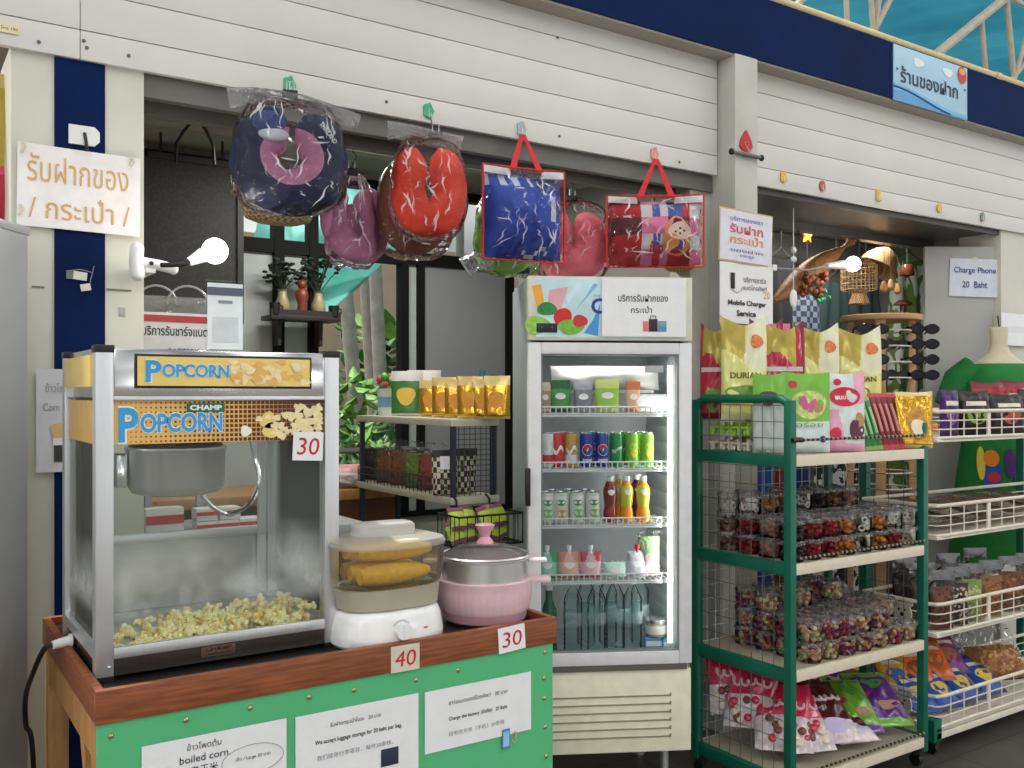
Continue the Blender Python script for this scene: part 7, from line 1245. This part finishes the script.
garment('green and white leaf print dress hanging beside the grey door, behind the sunglasses stand', gx(909), .50, 2.66, .9, LEAF, 4.25, 1, False, 'dress', 'hanging_dress'); garment('dark teal shirt hanging behind the cage lamp', gx(866), .38, 2.48, 1.2, cm('fabric_teal', 24, 46, 46, .85), 4.25, 2, False); garment('dark teal shirt hanging between the bamboo basket and cage lamp', gx(836), .36, 2.44, 1.2, cm('fabric_teal2', 30, 52, 52, .85), 4.25, 3, False); garment('dark plaid shirt hanging below the bamboo basket', gx(807), .34, 2.34, 1.2, PLD, 4.25, 4, False); garment('black shirt hanging behind the wind chime', gx(781), .32, 2.56, 1.2, cm('fabric_black', 22, 22, 26, .85), 4.25, 5, False)
for k, (x, c, lab) in enumerate(((4.18, (150, 24, 34), 'red cloth hanging low behind the tub shelves, nearest the grey pillar'), (4.35, (26, 70, 130), 'blue cloth hanging low behind the tub shelves'), (4.52, (104, 30, 30), 'maroon cloth hanging low behind the tub shelves'), (4.69, (24, 40, 90), 'navy cloth hanging low behind the tub shelves'))): garment(lab, x, .15, 1.38, .35, cm('cloth_%d' % k, *c, .85), 3.82, k, False, 'cloth', 'hanging_cloth', 1.56)
garment('black cloth with white scroll pattern hanging low behind the cream baskets', 5.02, .40, 1.44, .3, weave('scroll_fabric', srgb(30, 30, 34), srgb(206, 206, 206), 14, 14, .8, 'noise'), 3.82, 7, False, 'cloth', 'hanging_cloth', 1.56)
t = thing('garment_rail', 'low black garment rail behind the racks carrying the low hanging cloths', 'rail', (4.62, 3.82, 0)); MB().cyl((-.62, 0, 1.565), (.62, 0, 1.565), .01, n=10).build('rod', M_black, t)
for q in (-1, 1): MB().cyl((q*.61, 0, 0), (q*.61, 0, 1.57), .011, n=10).box((q*.61, 0, .012), (.03, .34, .022)).build('leg', M_black, t)
# mannequin in a green printed dress
p = PY(1004, 345, 3.05); c = Vector((p.x, 3.08, 0)); t = thing('mannequin', 'cream headless mannequin in a bright green printed dress, beside the end pillar', 'mannequin', c, -.7); SKN = cm('mannequin_cream', 206, 194, 166, .4)
zs_ = PY(1004, 352, 3.05).z
MB().lathe([(.0, zs_+.15), (.05, zs_+.15), (.052, zs_+.13), (.046, zs_+.05), (.06, zs_+.0), (.12, zs_-.05), (.17, zs_-.09), (.19, zs_-.2), (.15, zs_-.5), (.19, zs_-.75), (.0, zs_-.76)], 32, sy=.6).build('torso', SKN, t)
GD = cm('dress_green', 24, 120, 50, .8, n=.1, sc=20, bump=.2, bsc=10)
dd = MB().lathe([(.135, zs_-.075), (.145, zs_-.07), (.19, zs_-.095), (.225, zs_-.2), (.20, zs_-.45), (.25, zs_-.8), (.29, zs_-1.25), (.285, zs_-1.25)], 36, sy=.68).build('dress', GD, t)
for s in (-1, 1): MB().tube([(s*.15, 0, zs_-.10), (s*.24, .0, zs_-.16), (s*.30, 0, zs_-.32)], lambda q: .085-.01*q, 14).build('sleeve', GD, dd)
def dsf(X, Z): 
    q = zs_-Z; r = .225 if q < .3 else .20+.05*min(1, max(0, (q-.45)/.35))+(.04*(q-.8)/.45 if q > .8 else 0); return -.68*math.sqrt(max(.0004, r*r-X*X))-.006
for x, z, rx, rz, c_ in ((-.10, .72, .05, .10, (30, 80, 170)), (.09, .72, .07, .12, (30, 70, 160)), (-.10, .63, .04, .05, (226, 130, 40)), (.09, .62, .05, .05, (226, 130, 40)), (.09, .69, .055, .03, (226, 226, 226)), (-.09, .74, .035, .03, (190, 40, 60)), (0, .66, .03, .09, (80, 40, 110)), (-.15, .66, .02, .1, (226, 206, 60))): disc(dd, cm('dressprint_%d_%d_%d' % c_, *c_, .8), x, zs_-z, rx, rz, dsf, 'printed_motif', -.002-.001*abs(x)*10-.004*(rz < .06), 20)
MB().cyl((0, 0, .02), (0, 0, zs_-.7), .016, n=12).build('stand_pole', M_steel, t); MB().lathe([(.0, .0), (.16, .0), (.16, .015), (.02, .03), (.0, .031)], 28).build('stand_base', M_dark, t); MB().tube([(.0, .0, zs_+.15), (.0, .02, zs_+.22)], .004, 6).build('hook', M_black, t)
S.cycles.transparent_max_bounces = 40; S.cycles.max_bounces = 10
